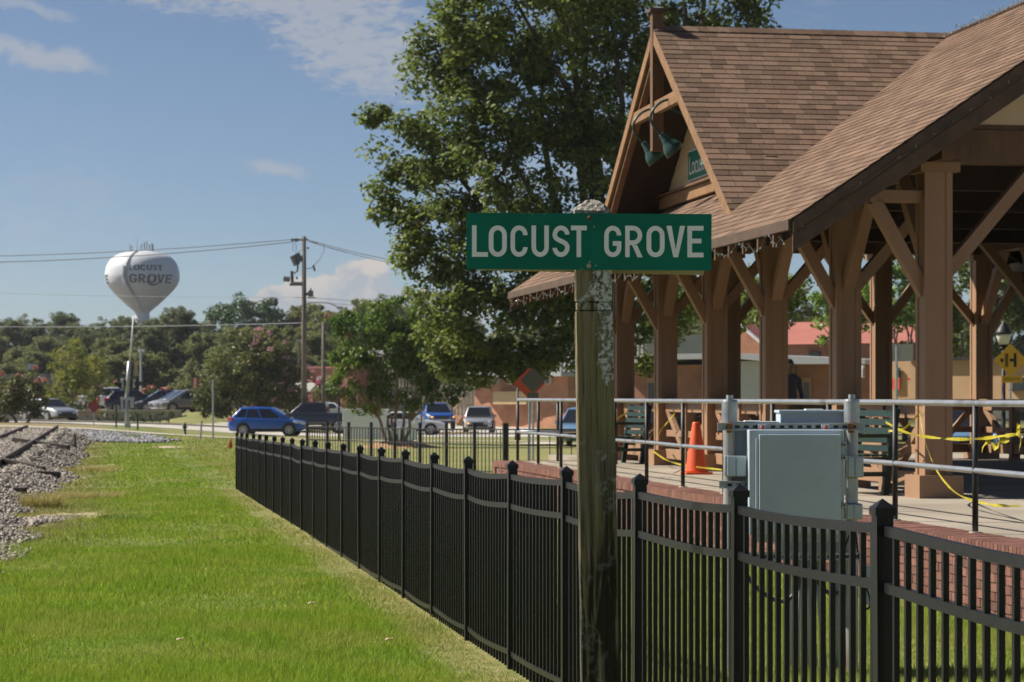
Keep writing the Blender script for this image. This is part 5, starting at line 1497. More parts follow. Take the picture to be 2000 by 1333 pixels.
# big oak behind the pavilion
OY = 72.0
ob_ = on(1172, OY + 1.0)
oak = [(950, 60, 135), (1060, -20, 190), (1230, -40, 190), (1400, -30, 130, 1), (1480, 45, 62, 1), (1400, 70, 90, 1), (860, 60, 60), (880, 190, 125), (1010, 200, 160), (1170, 160, 170), (1270, 200, 130, 1),
       (810, 290, 70), (790, 390, 55), (850, 340, 110), (960, 380, 150, -1), (1110, 360, 160), (1220, 340, 120), (760, 420, 34, 0, 26), (745, 230, 26), (880, 470, 100), (830, 520, 48), (990, 520, 120, -1), (1090, 520, 110), (1190, 520, 110),
       (860, 600, 66), (930, 620, 84, -1), (1030, 640, 84), (1110, 640, 80), (1210, 620, 80, 1), (1290, 600, 80, 2), (1350, 590, 60, 3), (900, 700, 36), (960, 690, 40), (1080, 690, 34), (1230, 690, 50, 2), (1480, 580, 70, 4), (1545, 565, 60, 4), (1000, 690, 44), (905, 675, 56), (1060, 712, 26), (940, 718, 24), (1160, 680, 50), (880, 725, 16), (1015, 728, 16), (870, 650, 50)]
build_tree('oak_tree', 'tall dense oak tree behind the pavilion roof', ob_, lobes_px(oak, OY, ob_), 4.6, 0.42, oakleaf, bark, per=10.0, cl_r=0.58, leaf_n=120, leaf_s=0.20, seed=5, limbs=26, shell=0.66, up=0.9)
# crepe myrtle on its mulch ring
MY = 102.0
mb_ = on(778, MY)
myr = [(745, 690, 75), (800, 650, 85), (700, 720, 55), (850, 700, 70), (680, 680, 36), (760, 630, 50), (840, 640, 50), (720, 780, 40), (800, 750, 60), (870, 750, 42), (665, 640, 26), (700, 630, 44), (650, 745, 22)]
build_tree('crepe_myrtle', 'green crepe myrtle with several tan trunks on a mulch ring', mb_, lobes_px(myr, MY, mb_), 1.5, 0.085, myrtleleaf, barkm, per=20, cl_r=0.42, leaf_n=70, leaf_s=0.17, seed=11, limbs=26, shell=0.4,
           stems=[((-0.45, 0), (-0.9, .1)), ((-0.35, .2), (-0.5, .3)), ((0.05, 0), (-0.35, -.1)), ((0.1, .1), (0.25, .2)), ((0.25, 0), (0.55, 0)), ((-.2, -.1), (-.1, -.2))], blossoms=(dustypink, 0.05, 0.10, 30, lambda c: c[0] < 0))
mul = M('pine_straw_mulch', (0.30, 0.17, 0.085), (0.40, 0.24, 0.12), rough=0.95, scale=6, bump=0.6)
mm_ = MB(); vs = [(mb_.x, mb_.y, mb_.z + 0.30)]
for rr, zz_ in ((0.7, 0.24), (1.35, 0.10), (1.9, -0.02)):
    for k in range(24):
        a = 2 * math.pi * k / 24; q = rr * random.uniform(0.92, 1.08); vs.append((mb_.x + q * math.cos(a), mb_.y + q * math.sin(a), mb_.z + zz_ + random.uniform(-.02, .02)))
fs = [(0, 1 + k, 1 + (k + 1) % 24) for k in range(24)] + [(1 + i * 24 + k, 1 + (i + 1) * 24 + k, 1 + (i + 1) * 24 + (k + 1) % 24, 1 + i * 24 + (k + 1) % 24) for i in range(2) for k in range(24)]
struct(mm_.add(vs, fs).build('mulch_mound', mul, smooth=True))
# crepe myrtle with pink bloom beyond the road
b2 = on(482, 163)
my2 = [(450, 735, 62), (500, 730, 70), (545, 740, 55), (420, 770, 40), (480, 780, 62), (545, 785, 48), (575, 760, 30), (470, 690, 36), (520, 690, 40), (400, 790, 26), (590, 790, 22)]
build_tree('crepe_myrtle', 'broad crepe myrtle with rusty leaves and pink bloom behind the blue car', b2, lobes_px(my2, 162, b2), 1.4, 0.10, myrtleleaf2, barkm, per=9, cl_r=0.6, leaf_n=85, leaf_s=0.26, seed=21, limbs=12, shell=0.45,
           stems=[((-0.3, 0), (-0.8, .1)), ((0, .1), (0.1, .1)), ((0.3, 0), (0.7, 0))], blossoms=(palepink, 0.30, 0.12, 34, lambda c: c[0] > 0.2 and c[1] < 0.8))
b3 = on(45, 136)
my3 = [(40, 780, 48), (75, 775, 34), (5, 785, 44), (50, 755, 30), (-40, 780, 50)]
build_tree('crepe_myrtle', 'dark crepe myrtle topped with dusty pink bloom beside the crossing', b3, lobes_px(my3, 136, b3), 0.7, 0.09, myrtleleaf2, barkm, per=10, cl_r=0.5, leaf_n=85, leaf_s=0.22, seed=23, limbs=10, shell=0.4,
           stems=[((-0.3, 0), (-0.7, .1)), ((0.2, 0), (0.6, 0))], blossoms=(dustypink, 0.4, 0.15, 60, lambda c: c[2] > 1.6))
for (x, y, Y, r, bm_, fr, lab, sd) in [(210, 775, 196, 22, pinkm, 0.25, 'small dark crepe myrtle with a few bright pink heads by the parking lot', 31), (310, 775, 192, 24, dustypink, 0.85, 'round crepe myrtle covered in salmon pink bloom in the parking lot', 32), (352, 772, 205, 22, pinkm, 0.2, 'small crepe myrtle with dark leaves beside the brick pillar', 33),
                                       (640, 762, 196, 22, pinkm, 0.6, 'pink crepe myrtle in front of the white canopy', 34)]:
    bb_ = on(x, Y)
    build_tree('crepe_myrtle', lab, bb_, lobes_px([(x, y, r), (x - r * .6, y + 6, r * .7), (x + r * .6, y + 6, r * .7)], Y, bb_), max(0.5, P(x, y + r, Y).z - bb_.z), 0.08, myrtleleaf2, barkm, per=9, cl_r=0.5, leaf_n=70, leaf_s=0.28, seed=sd, limbs=5, shell=0.4,
               group='crepe myrtles round the parking lot', blossoms=(bm_, fr, 0.22, 60, lambda c: c[2] > 1.4))
# yellow-green trees by the road
for (lst, x, Y, lab, sd) in [([(140, 715, 42), (125, 750, 36), (165, 745, 30), (150, 690, 26), (110, 775, 24), (140, 775, 40)], 140, 178, 'weeping yellow green tree beyond the crossing', 41), ([(185, 715, 26), (195, 740, 22), (178, 750, 24), (185, 775, 18)], 186, 182, 'smaller lime green tree beside the weeping one', 42)]:
    bb_ = on(x, Y)
    build_tree('lime_tree', lab, bb_, lobes_px(lst, Y, bb_), 1.5, 0.16, limeleaf, bark, per=7, cl_r=0.65, leaf_n=80, leaf_s=0.28, seed=sd, limbs=8, shell=0.4, aspect=0.35, up=-0.2, group='yellow green trees by the road')
# trees seen through the pavilion, across the street
for (lst, x, Y, lm, lab, sd) in [
        ([(1630, 590, 55), (1660, 540, 60), (1620, 640, 30), (1690, 600, 40), (1640, 660, 18)], 1652, 138, brightleaf, 'bright green street tree seen between the pavilion columns', 51),
        ([(1745, 570, 60), (1790, 540, 60), (1720, 620, 40), (1760, 640, 40), (1800, 620, 50), (1730, 520, 50)], 1770, 130, brightleaf, 'leafy bright street tree behind the flag', 52),
        ([(1870, 560, 60), (1930, 580, 60), (1990, 560, 60), (1880, 640, 36), (1960, 640, 36), (2050, 600, 60), (1850, 600, 50), (1860, 680, 24), (1950, 690, 24)], 1868, 131, oakleaf, 'dark street tree with a slanting trunk behind the tan wall', 53),
        ([(1470, 640, 30), (1545, 600, 60), (1560, 640, 34), (1420, 600, 60), (1500, 570, 60)], 1480, 172, woodleaf, 'leafy tree behind the red roofed brick building', 54)]:
    bb_ = on(x, Y)
    build_tree('street_tree', lab, bb_, lobes_px(lst, Y, bb_), 2.4, 0.17, lm, bark, per=6, cl_r=0.6, leaf_n=85, leaf_s=0.28, seed=sd, limbs=9, shell=0.45)
# woodland behind the town: individual trees, built once per kind and copied
def proto(name, lab, lobes, th, tr_, lm, bk, **kw):
    return build_tree(name, lab, Vector((0, 0, 0)), lobes, th, tr_, lm, bk, group='woodland trees behind the town', **kw)
def rnd_lobes(rng, h, w, n_, low=0.35):
    out = []
    for i in range(n_):
        q = rng.uniform(low, 1.0); ww = w * (1 - 0.62 * max(0, q - 0.5) / 0.5)
        a = rng.uniform(0, 2 * np.pi); r = ww * rng.uniform(0.2, 0.75)
        s = rng.uniform(0.12, 0.2) * h
        out.append((r * math.cos(a), r * math.sin(a), h * q - s * 0.5, s * 1.15, s * 1.15, s * 0.8))
    return out
protos = {}
r_ = np.random.default_rng(77)
for i in range(3):
    protos['pine', i] = proto('pine_tree', 'tall pine', rnd_lobes(r_, 17, 3.4, 17, 0.38), 15, 0.24, pineleaf, barkp, per=3.4, cl_r=0.75, leaf_n=80, leaf_s=0.46, seed=60 + i, limbs=12, shell=0.3, aspect=0.28)
    protos['wood', i] = proto('hardwood_tree', 'leafy hardwood', rnd_lobes(r_, 15, 5.0, 20, 0.2), 8, 0.3, woodleaf, bark, per=2.6, cl_r=0.9, leaf_n=90, leaf_s=0.42, seed=70 + i, limbs=10, shell=0.4)
protos['dark', 0] = proto('evergreen_oak', 'dark evergreen', [(0, 0, 8, 6.5, 6, 5.0), (-5, 0, 6, 4, 4, 3.6), (5.2, 0, 6, 4.2, 4, 4.0), (1, -1, 11, 4.2, 4, 3.2), (-3, 0, 10, 3.4, 3.4, 2.8), (4, 0, 9.5, 3.2, 3, 2.8), (-7.5, 0, 4.5, 2.5, 2.5, 3.0), (8, 0, 4.5, 3, 2.5, 3.2)], 7, 0.4, darkleaf, bark, per=2.2, cl_r=1.0, leaf_n=90, leaf_s=0.46, seed=80, limbs=8, shell=0.6)
used = set()
def wood(kind, i, x, ytop, Y, lab, wsc=1.0):
    """place a tree of this kind so that its top stands at photograph height ytop"""
    pr = protos[kind, i]; b = on(x, Y); h0 = {'pine': 17.0, 'wood': 15.5, 'dark': 14.6}[kind]
    sc = (P(x, ytop, Y).z - b.z) / h0
    rz = random.uniform(0, 6.28) if kind != 'dark' else 0.0
    if (kind, i) not in used:
        used.add((kind, i)); o = pr; o.location = b; o.rotation_euler = (0, 0, rz); o.scale = (sc * wsc, sc * wsc, sc); o['label'] = lab
    else:
        o = dup(pr, b, rz, lab, (sc * wsc, sc * wsc, sc))
    return o
def behind(x):
    for lim, w_ in ((95, 'behind the grey roofed house'), (225, 'behind the weeping yellow green tree'), (305, 'under the water tower'), (400, 'behind the parked cars above the wall'), (560, 'behind the broad rusty myrtle'), (650, 'behind the utility pole'), (900, 'behind the green crepe myrtle'), (1180, 'behind the orange brick warehouse'), (1430, 'behind the flat roofed shop')):
        if x < lim: return w_
    return 'behind the street trees across the street'
wl_ = [('pine', 0, 15, 612, 330), ('pine', 1, 62, 622, 340), ('pine', 2, 118, 614, 335), ('pine', 0, 152, 620, 325), ('pine', 1, 205, 628, 300), ('pine', 2, 245, 622, 290), ('pine', 0, 282, 618, 280), ('pine', 1, 318, 612, 270), ('pine', 2, 345, 604, 265), ('pine', 0, 375, 612, 275), ('pine', 1, 180, 640, 285), ('pine', 2, 300, 640, 262),
       ('wood', 0, -20, 650, 300), ('wood', 1, 40, 665, 290), ('wood', 2, 90, 655, 310), ('wood', 0, 215, 660, 270), ('wood', 1, 265, 670, 262), ('wood', 2, 392, 650, 250), ('wood', 1, 430, 660, 240), ('wood', 0, 470, 640, 235), ('wood', 2, 520, 636, 240), ('wood', 1, 555, 610, 330), ('wood', 0, 600, 596, 330), ('wood', 2, 640, 606, 320), ('wood', 1, 680, 592, 330), ('wood', 0, 720, 588, 340), ('wood', 2, 770, 590, 330), ('wood', 1, 830, 600, 330), ('wood', 0, 575, 640, 260), ('wood', 2, 620, 645, 250), ('wood', 1, 665, 640, 260),
       ('wood', 0, 900, 620, 330), ('wood', 1, 980, 625, 340), ('wood', 2, 1060, 620, 330), ('wood', 0, 1150, 615, 330), ('wood', 1, 1240, 610, 300), ('wood', 2, 1330, 600, 290), ('wood', 0, 1420, 590, 280), ('wood', 1, 1580, 590, 270), ('wood', 2, 1690, 580, 260), ('wood', 0, 1800, 570, 260), ('wood', 1, 1900, 560, 250), ('wood', 2, 2000, 560, 250),
       ('pine', 0, -60, 610, 330)]
for (k_, i_, x_, yt, Y_) in wl_: wood(k_, i_, x_, yt, Y_, ('tall ragged pine ' if k_ == 'pine' else 'rounded hardwood tree in the woodland ') + behind(x_), {'pine': 1.0, 'wood': 1.1}[k_])
wood('dark', 0, 478, 568, 330, 'great dark evergreen with a domed crown rising above the woodland', 1.0)
for (x_, yt, Y_) in [(x, 700 + 15 * math.sin(x), 255 + 20 * math.sin(x * 3)) for x in range(-30, 700, 52)]:
    wood('wood', x_ % 3, x_, yt, Y_, 'low leafy tree at the woodland edge ' + behind(x_), 1.6)
# bushes along the retaining wall
for k, (x, y0, y1) in enumerate([(139 + 3, 814, 826), (171, 814, 827), (200, 811, 827), (215, 810, 828), (232, 812, 828), (262, 812, 826), (280, 811, 827), (297, 811, 826), (313, 810, 826), (330, 809, 825)]):
    Y = 163.0; b = P(x, y1, Y); r = (y1 - y0) / 2 / F * Y * 1.3
    bb_ = Vector((b.x, Y, b.z))
    build_tree('round_bush', 'clipped round bush in the row before the low retaining wall', bb_, [(0, 0, r * 1.1, r, r, r * 0.95)], r * 0.6, 0.06, bushleaf, bark, per=60, cl_r=0.16, leaf_n=30, leaf_s=0.12, seed=90 + k, limbs=3, shell=0.7, cat='bush', group='clipped bushes before the retaining wall')
hb = on(120, 172)
build_tree('clipped_hedge', 'long low clipped hedge beside the yellow green tree', hb, [(x, 0, 0.65, 0.7, 0.6, 0.55) for x in np.linspace(-1.4, 0.9, 6)], 0.4, 0.05, bushleaf, bark, per=45, cl_r=0.2, leaf_n=24, leaf_s=0.14, seed=99, limbs=3, shell=0.5, cat='hedge')
# ------------------------------------------------------------------ water tower
TY = 545.0; tb_ = P(278, 776, TY)
tw = thing('water_tower', 'white bulb shaped water tower lettered in dark capitals above the trees', 'water tower', (tb_.x, TY, gz(tb_.x, TY)))
m_ = TY / F
tp = [(0, 490), (20, 491), (40, 495), (55, 502), (64, 511), (70, 523), (72.5, 536), (72, 546), (68, 557), (58, 570), (45, 583), (30, 597), (18, 607), (14, 613), (15, 622), (14, 640)]
prof = [(max(r, 0.01) * m_, CZ + (HZ - y) * m_) for r, y in tp]
# smooth the profile
def cr(pts, k=5):
    out = []
    for i in range(len(pts) - 1):
        p = [np.array(pts[min(max(i + j, 0), len(pts) - 1)]) for j in (-1, 0, 1, 2)]
        for q in range(k):
            t = q / k; out.append(tuple(0.5 * (2 * p[1] + (p[2] - p[0]) * t + (2 * p[0] - 5 * p[1] + 4 * p[2] - p[3]) * t * t + (3 * p[1] - p[0] - 3 * p[2] + p[3]) * t ** 3)))
    return out + [tuple(pts[-1])]
prof = cr(prof)
towm = M('white_tank_paint', (0.62, 0.645, 0.67), (0.57, 0.595, 0.62), rough=0.35, scale=0.15)
MB().lathe([(max(r, 0.01), z) for r, z in prof], (tb_.x, TY, 0), 160).build('tank', towm, tw, smooth=True)
zn = CZ + (HZ - 640) * m_
MB().lathe([(1.6, zn + 0.05), (1.55, 6), (2.4, 1), (2.6, gz(tb_.x, TY) - 0.3)], (tb_.x, TY, 0), 32).build('stem', towm, tw, smooth=True)
pz = np.array([z for r, z in prof])[::-1]; pr_ = np.array([r for r, z in prof])[::-1]
def on_tank(px, py, off):
    """point on the tank skin for a bearing offset px and height py in photograph pixels"""
    z = CZ + (HZ - py) * m_; r = float(np.interp(z, pz, pr_)) + off
    s = max(-0.999, min(0.999, px / 72.5)); a = math.asin(s)
    return Vector((tb_.x + r * math.sin(a), TY - r * math.cos(a), z))
letg = M('grey_green_tank_lettering', (0.055, 0.075, 0.085), rough=0.6)
def tank_text(items, y0, h, sw):
    for ch, x0, x1 in items:
        wf = {'L': .513, 'T': .530, 'E': .524, 'V': .5985, 'R': .581}.get(ch, .57)
        letter_mesh('letter', ch, lambda x, y, t, x0=x0, x1=x1, wf=wf: on_tank(x0 + (x1 - x0) * x / wf - 278, y0 - h * y, 0.10 + t * 20), letg, tw, sw=sw)
tank_text([('L', 264, 270.5), ('O', 272, 284), ('C', 285.5, 295.5), ('U', 297.5, 307), ('S', 309, 316), ('T', 317, 326)], 532, 11, 0.17)
tank_text([('G', 263.5, 279), ('R', 281.5, 295), ('O', 298, 315), ('V', 316, 329), ('E', 331, 341)], 556, 17, 0.17)
sw_pts = [on_tank(278 + 0, 0, 0) for _ in ()]
vs = []
for k in range(19):
    t = k / 18; px = 294 + 32 * t - 278; py = 552 + 8 * math.sin(t * math.pi) - 1 * t
    w = 1.6 * math.sin(t * math.pi) + 0.3
    vs += [on_tank(px, py - w, 0.14), on_tank(px, py + w, 0.14)]
MB().add(vs, [(2 * i, 2 * i + 2, 2 * i + 3, 2 * i + 1) for i in range(18)]).build('swoosh', letg, tw)
letter_mesh('letter', 'E', lambda x, y, t: on_tank(209.5 + 8 * x / .524 - 278, 556 - 17 * y, 0.10 + t * 20), letg, tw, sw=0.17)
rad_p = [on_tank(*q, 0.02) for q in [(-10, 491), (-12, 496), (-16, 503), (-19, 512), (-21, 522)]]
ladm = M('grey_tank_trim', (0.30, 0.33, 0.36), rough=0.5)
MB().tube(rad_p, 0.28, 6).build('roof_ladder', ladm, tw)
lp = [on_tank(*q, 0.15) for q in [(-25, 523), (-26, 540), (-23, 558), (-16, 575), (-8, 592), (-4, 606)]]
MB().tube(lp, 0.42, 6).build('ladder_cage', towm, tw)
lp = [on_tank(*q, 0.25) for q in [(-19, 523), (-20, 540), (-18, 558), (-12, 575), (-6, 592), (-2, 606)]]
MB().tube(lp, 0.16, 6).build('ladder_rail', ladm, tw)
for (x, y0, y1, w) in [(254, 477, 492, 1.2), (257, 481, 492, 2.2), (276, 478, 490, 2.4), (282, 474, 490, 2.2), (287, 472, 490, 1.6), (292, 478, 490, 2.2), (297, 476, 491, 2.6), (299, 479, 491, 1.4), (268, 466, 490, .5)]:
    MB().pbox(x - w / 2, y0, x + w / 2, y1, TY + random.uniform(-3, 3), 0.3).build('antenna', ladm, tw)
# ------------------------------------------------------------------ utility pole and lines
UY = 150.0
ub = on(594, UY)
up = thing('utility_pole', 'weathered wooden utility pole carrying switch gear above the parked vehicles', 'utility pole', tuple(ub))
tz = P(594, 462, UY).z
MB().tube([(ub.x, UY, ub.z - .2), (ub.x, UY, tz)], [0.19, 0.115], 12).build('pole', polem, up, smooth=True)
gearm = M('grey_switch_gear', (0.10, 0.11, 0.12), rough=0.6); insul = M('insulator', (0.06, 0.045, 0.04), rough=0.3)
def ubox(x0, y0, x1, y1, nm, dY=0.0, dep=0.25, mat=gearm): return MB().pbox(x0, y0, x1, y1, UY + dY - dep / 2, dep).build(nm, mat, up, bevel=0.01)
def utube(pts, r, nm, mat=gearm): return MB().tube([P(x, y, UY) for x, y in pts], r, 8).build(nm, mat, up)
ubox(568, 468, 594, 470.5, 'crossarm', -0.1, 0.1, polem)
utube([(572, 500), (580, 518)], 0.22, 'recloser_tank'); utube([(580, 496), (587, 512)], 0.18, 'recloser_tank'); utube([(584, 501), (592, 502)], 0.05, 'bracket')
utube([(582, 516), (581, 530), (574, 534)], 0.06, 'switch_arm'); utube([(570, 530), (571, 552)], 0.10, 'switch_insulator', insul)
utube([(554, 545), (566, 546)], 0.17, 'control_can'); utube([(566, 556), (592, 556)], 0.09, 'switch_frame'); utube([(568, 552), (592, 552)], 0.03, 'switch_frame')
utube([(580, 541), (580, 546)], 0.06, 'arrester', insul); utube([(596, 526), (612, 523)], 0.025, 'fuse_arm'); utube([(612, 518), (615, 530)], 0.06, 'fuse_cutout', insul)
utube([(598, 575), (607, 574)], 0.09, 'transformer_bracket'); utube([(607, 568), (607, 580)], 0.17, 'small_transformer'); utube([(607, 563), (607, 568)], 0.04, 'bushing', insul)
for x in (570, 576, 580): utube([(x, 466), (x + 1, 473)], 0.05, 'insulator', insul)
for (x, y) in [(600, 468), (612, 473), (618, 475), (602, 485)]: utube([(x - 2, y), (x + 2, y)], 0.06, 'insulator', insul)
utube([(632, 473), (633, 490), (626, 505), (615, 518)], 0.014, 'jumper', wire); utube([(576, 470), (579, 485), (577, 498)], 0.014, 'jumper', wire); utube([(594, 487), (585, 490), (577, 498)], 0.014, 'jumper', wire)
utube([(572, 470), (573, 492)], 0.014, 'jumper', wire)
sp_ = [(598, 594), (614, 591), (640, 592), (652, 596), (660, 601)]
utube(sp_, 0.035, 'lamp_arm', galv); ubox(658, 599, 670, 604, 'lamp_head', 0, 0.25, galv)
ubox(575, 581, 594, 582, 'crossarm', -0.1, 0.08, polem); ubox(600, 581, 616, 583, 'crossarm', 0.1, 0.08, polem)
def power_line(lab, a, b, sag, r):
    a, b = P(*a), P(*b); pts = []
    for k in range(25):
        t = k / 24; p = a.lerp(b, t); p.z -= sag * 4 * t * (1 - t); pts.append(p)
    tag(MB().tube(pts, r, 5, cap=False).build('power_line', wirealu), lab, 'power line', 'power lines strung from the utility pole')
power_line('upper power line running from the pole toward the water tower', (594, 466, UY), (-120, 502, UY + 8), 0.25, 0.026)
power_line('lower power line of the pair running toward the water tower', (570, 473, UY), (-120, 514, UY + 8), 0.3, 0.030)
power_line('thin service line low across the sky toward the pines', (575, 581, UY), (-120, 568, UY + 30), 0.15, 0.014)
power_line('cable slung in front of the woodland below the tower', (594, 631, UY), (-120, 637, UY + 30), 0.15, 0.024)
power_line('upper power line running from the pole into the oak', (596, 467, UY), (980, 535, UY - 10), 0.35, 0.030)
power_line('lower power line running from the pole into the oak', (600, 471, UY), (980, 545, UY - 10), 0.35, 0.024)
power_line('thin service line running from the pole behind the myrtle', (600, 582, UY), (980, 598, UY + 30), 0.1, 0.014)
power_line('cable slung past the lamp arm toward the oak', (596, 590, UY), (980, 606, UY + 30), 0.1, 0.014)
b_ = on(632, 156); sm_ = thing('short_pole', 'short wooden pole with a floodlight beside the white sedan', 'utility pole', tuple(b_))
MB().tube([b_, P(632, 628, 156)], [0.14, 0.11], 10).build('pole', polem, sm_, smooth=True); MB().pbox(619, 737, 628, 742, 155.8, 0.3).build('floodlight', white, sm_, bevel=0.02)
b_ = on(584, 205); sm_ = thing('light_standard', 'slender street light pole behind the pink crepe myrtle', 'street lamp', tuple(b_))
MB().tube([b_, P(584, 668, 205)], 0.09, 8).build('pole', polem, sm_); MB().pbox(577, 664, 591, 668, 205, 0.3).build('lamp_head', galv, sm_, bevel=0.02)
b_ = on(275, 200); sm_ = thing('light_standard', 'parking lot light pole rising behind the crossing signal', 'street lamp', tuple(b_))
MB().tube([b_, P(275, 685, 200)], [0.12, 0.09], 8).build('pole', galv, sm_); MB().pbox(270, 683, 281, 687, 200, 0.4).build('lamp_head', white, sm_, bevel=0.03)
# ------------------------------------------------------------------ railway crossing signal
GY_ = 131.0; gb_ = on(248, GY_)
gt = thing('crossing_signal', 'railway crossing gate with flasher lamps and raised arm', 'crossing signal', tuple(gb_))
gsilver = M('aluminium_paint', (0.42, 0.44, 0.46), rough=0.45, metal=0.4)
def gtube(pts, r, nm, mat=gsilver, n_=10): return MB().tube([P(x, y, GY_) for x, y in pts], r, n_).build(nm, mat, gt, smooth=n_ > 8)
gtube([(248, 842), (248, 772)], 0.11, 'mast'); MB().pbox(243, 826, 253, 841, GY_ - .2, 0.4).build('base', gsilver, gt, bevel=0.02)
gtube([(247, 776), (253, 706)], 0.105, 'counterweight_arm'); gtube([(253, 710), (261.5, 616)], 0.045, 'gate_arm', white)
MB().pbox(235, 776, 261, 782, GY_ - .15, 0.3).build('platform_plate', gsilver, gt, bevel=0.01); MB().pbox(236, 781, 240, 806, GY_ - .1, 0.1).build('bracket', gsilver, gt); MB().pbox(254, 781, 260, 798, GY_ - .2, .3).build('gate_motor', gsilver, gt, bevel=0.02)
gtube([(236, 741), (266, 742)], 0.035, 'lamp_crossbar', M('brown_bar', (0.16, 0.11, 0.07), rough=0.7))
for x, s in ((238, -1), (264, 1)):
    q = P(x, 750, GY_)
    MB().lathe([(0.28, 0), (0.28, 0.02), (0.02, 0.021)], (q.x, q.y, q.z), 20, 'X' if False else 'Y').build('lamp_background', plasticblack, gt)
    MB().tube([(q.x, q.y, q.z), (q.x + s * 0.38, q.y - 0.05, q.z + 0.02)], [0.13, 0.11], 12).build('lamp_hood', plasticblack, gt)
    MB().tube([(q.x - s * 0.06, q.y, q.z - 0.22), (q.x - s * 0.02, q.y - 0.02, q.z + 0.26)], [0.08, 0.08], 8).build('lamp_bracket', gsilver, gt)
cbm = M('faded_crossbuck', (0.45, 0.36, 0.22), rough=0.7)
MB().beam(P(263, 735, GY_ + .3), P(268, 705, GY_ + .3), 0.03, 0.16, (1, 0, 0)).beam(P(268.5, 735, GY_ + .33), P(264, 705, GY_ + .33), 0.03, 0.16, (1, 0, 0)).build('crossbuck', cbm, gt)
def simple_post(x, y0, Y, w, nm, lab, mat, cat='post', lean=0.0, grp=None):
    b = on(x, Y); t = P(x + lean, y0, Y)
    o = MB().tube([Vector((b.x, b.y, b.z - .1)), t], w, 8).build(nm, mat)
    return tag(o, lab, cat, grp)
simple_post(227, 790, 129, 0.045, 'steel_stake', 'thin dark stake beside the crossing signal foot', blackrail)
simple_post(269, 808, 128, 0.05, 'steel_stake', 'short dark stake on the sidewalk side of the crossing signal', blackrail)
simple_post(391, 822, 117, 0.05, 'marker_post', 'leaning grey marker post on the lawn before the sidewalk', galv, lean=3)
simple_post(416, 742, 120, 0.05, 'sign_post', 'twin slender sign post seen edge on by the sidewalk', galv)
simple_post(662, 776, 122, 0.055, 'iron_post', 'slender black iron post before the black pickup bed', plasticblack)
simple_post(823, 700, 114, 0.03, 'iron_post', 'thin dark post beside the monument wing panel', plasticblack)
simple_post(883, 700, 165, 0.05, 'iron_post', 'thin dark post beside the warehouse steps', plasticblack)
hy = on(361, 126); hd = thing('fire_hydrant', 'small dark fire hydrant in the grass strip by the road', 'fire hydrant', tuple(hy))
MB().lathe([(0.11, 0), (0.11, 0.03), (0.075, 0.04), (0.075, 0.42), (0.10, 0.44), (0.10, 0.47), (0.07, 0.53), (0.03, 0.58), (0.03, 0.62)], tuple(hy), 14).build('barrel', plasticblack, hd, smooth=True)
for s in (-1, 1): MB().tube([hy + Vector((0, 0, 0.36)), hy + Vector((s * .13, 0, 0.36))], 0.045, 8).build('outlet_cap', plasticblack, hd)
c2_ = on(450, 100.0); cn2 = thing('traffic_cone', 'small faded red traffic cone on the lawn near the fence end', 'traffic cone', tuple(c2_))
cm2 = M('faded_cone', (0.42, 0.07, 0.03), rough=0.6)
MB().lathe([(0.10, 0.02), (0.025, 0.42), (0.012, 0.42)], tuple(c2_), 16).build('cone_body', cm2, cn2, smooth=True); MB().cbox((c2_.x, c2_.y, c2_.z + .015), (.30, .30, .03)).build('cone_base', cm2, cn2)
def diamond_sign(nm, lab, x, y, r, Y, mat, pole_to=None, back=None, cat='sign'):
    b = on(x, Y); t = thing(nm, lab, cat, tuple(b)); c = P(x, y, Y); k = r / F * Y
    ns_ = 14; pts = []
    for i in range(4):
        a0 = math.pi / 2 * i; cx_, cz_ = math.cos(a0) * k * .9, math.sin(a0) * k * .9
        for q in (-1, 0, 1):
            a = a0 + q * 0.6; pts.append((c.x + cx_ + math.cos(a) * k * .1, Y, c.z + cz_ + math.sin(a) * k * .1))
    pn = MB().prism(pts, (0, 0.01, 0)).build('sign_panel', mat, t)
    MB().tube([(c.x, Y + 0.04, b.z - .1), (c.x, Y + 0.04, c.z + k * .8)], 0.03, 8).build('post', galv, t)
    return t, c, k
simple_red = M('faded_red_sign', (0.30, 0.05, 0.055), rough=0.6)
dt, dc, dk = diamond_sign('diamond_sign', 'faded red diamond road sign beside the retaining wall', 183, 794, 13, 136, simple_red)
MB().pbox(190, 775, 195, 784, 136.1, .02).build('orange_flag', conem, dt); MB().pbox(191, 784, 194, 812, 136.1, .02).build('yellow_strip', yl, dt)
orange = M('orange_road_sign', (0.62, 0.10, 0.045), rough=0.6); signback = M('sign_back_aluminium', (0.115, 0.105, 0.085), rough=0.6)
diamond_sign('diamond_sign', 'orange red diamond road sign overlapped by a grey sign back', 1034, 749, 30, 60.5, orange)
t_, c_, k_ = diamond_sign('diamond_sign', 'grey back of a diamond road sign with plaque beyond the railing', 1041, 743, 24, 60, signback)
MB().pbox(1030, 767, 1052, 778, 60, .012).build('plaque_back', signback, t_)
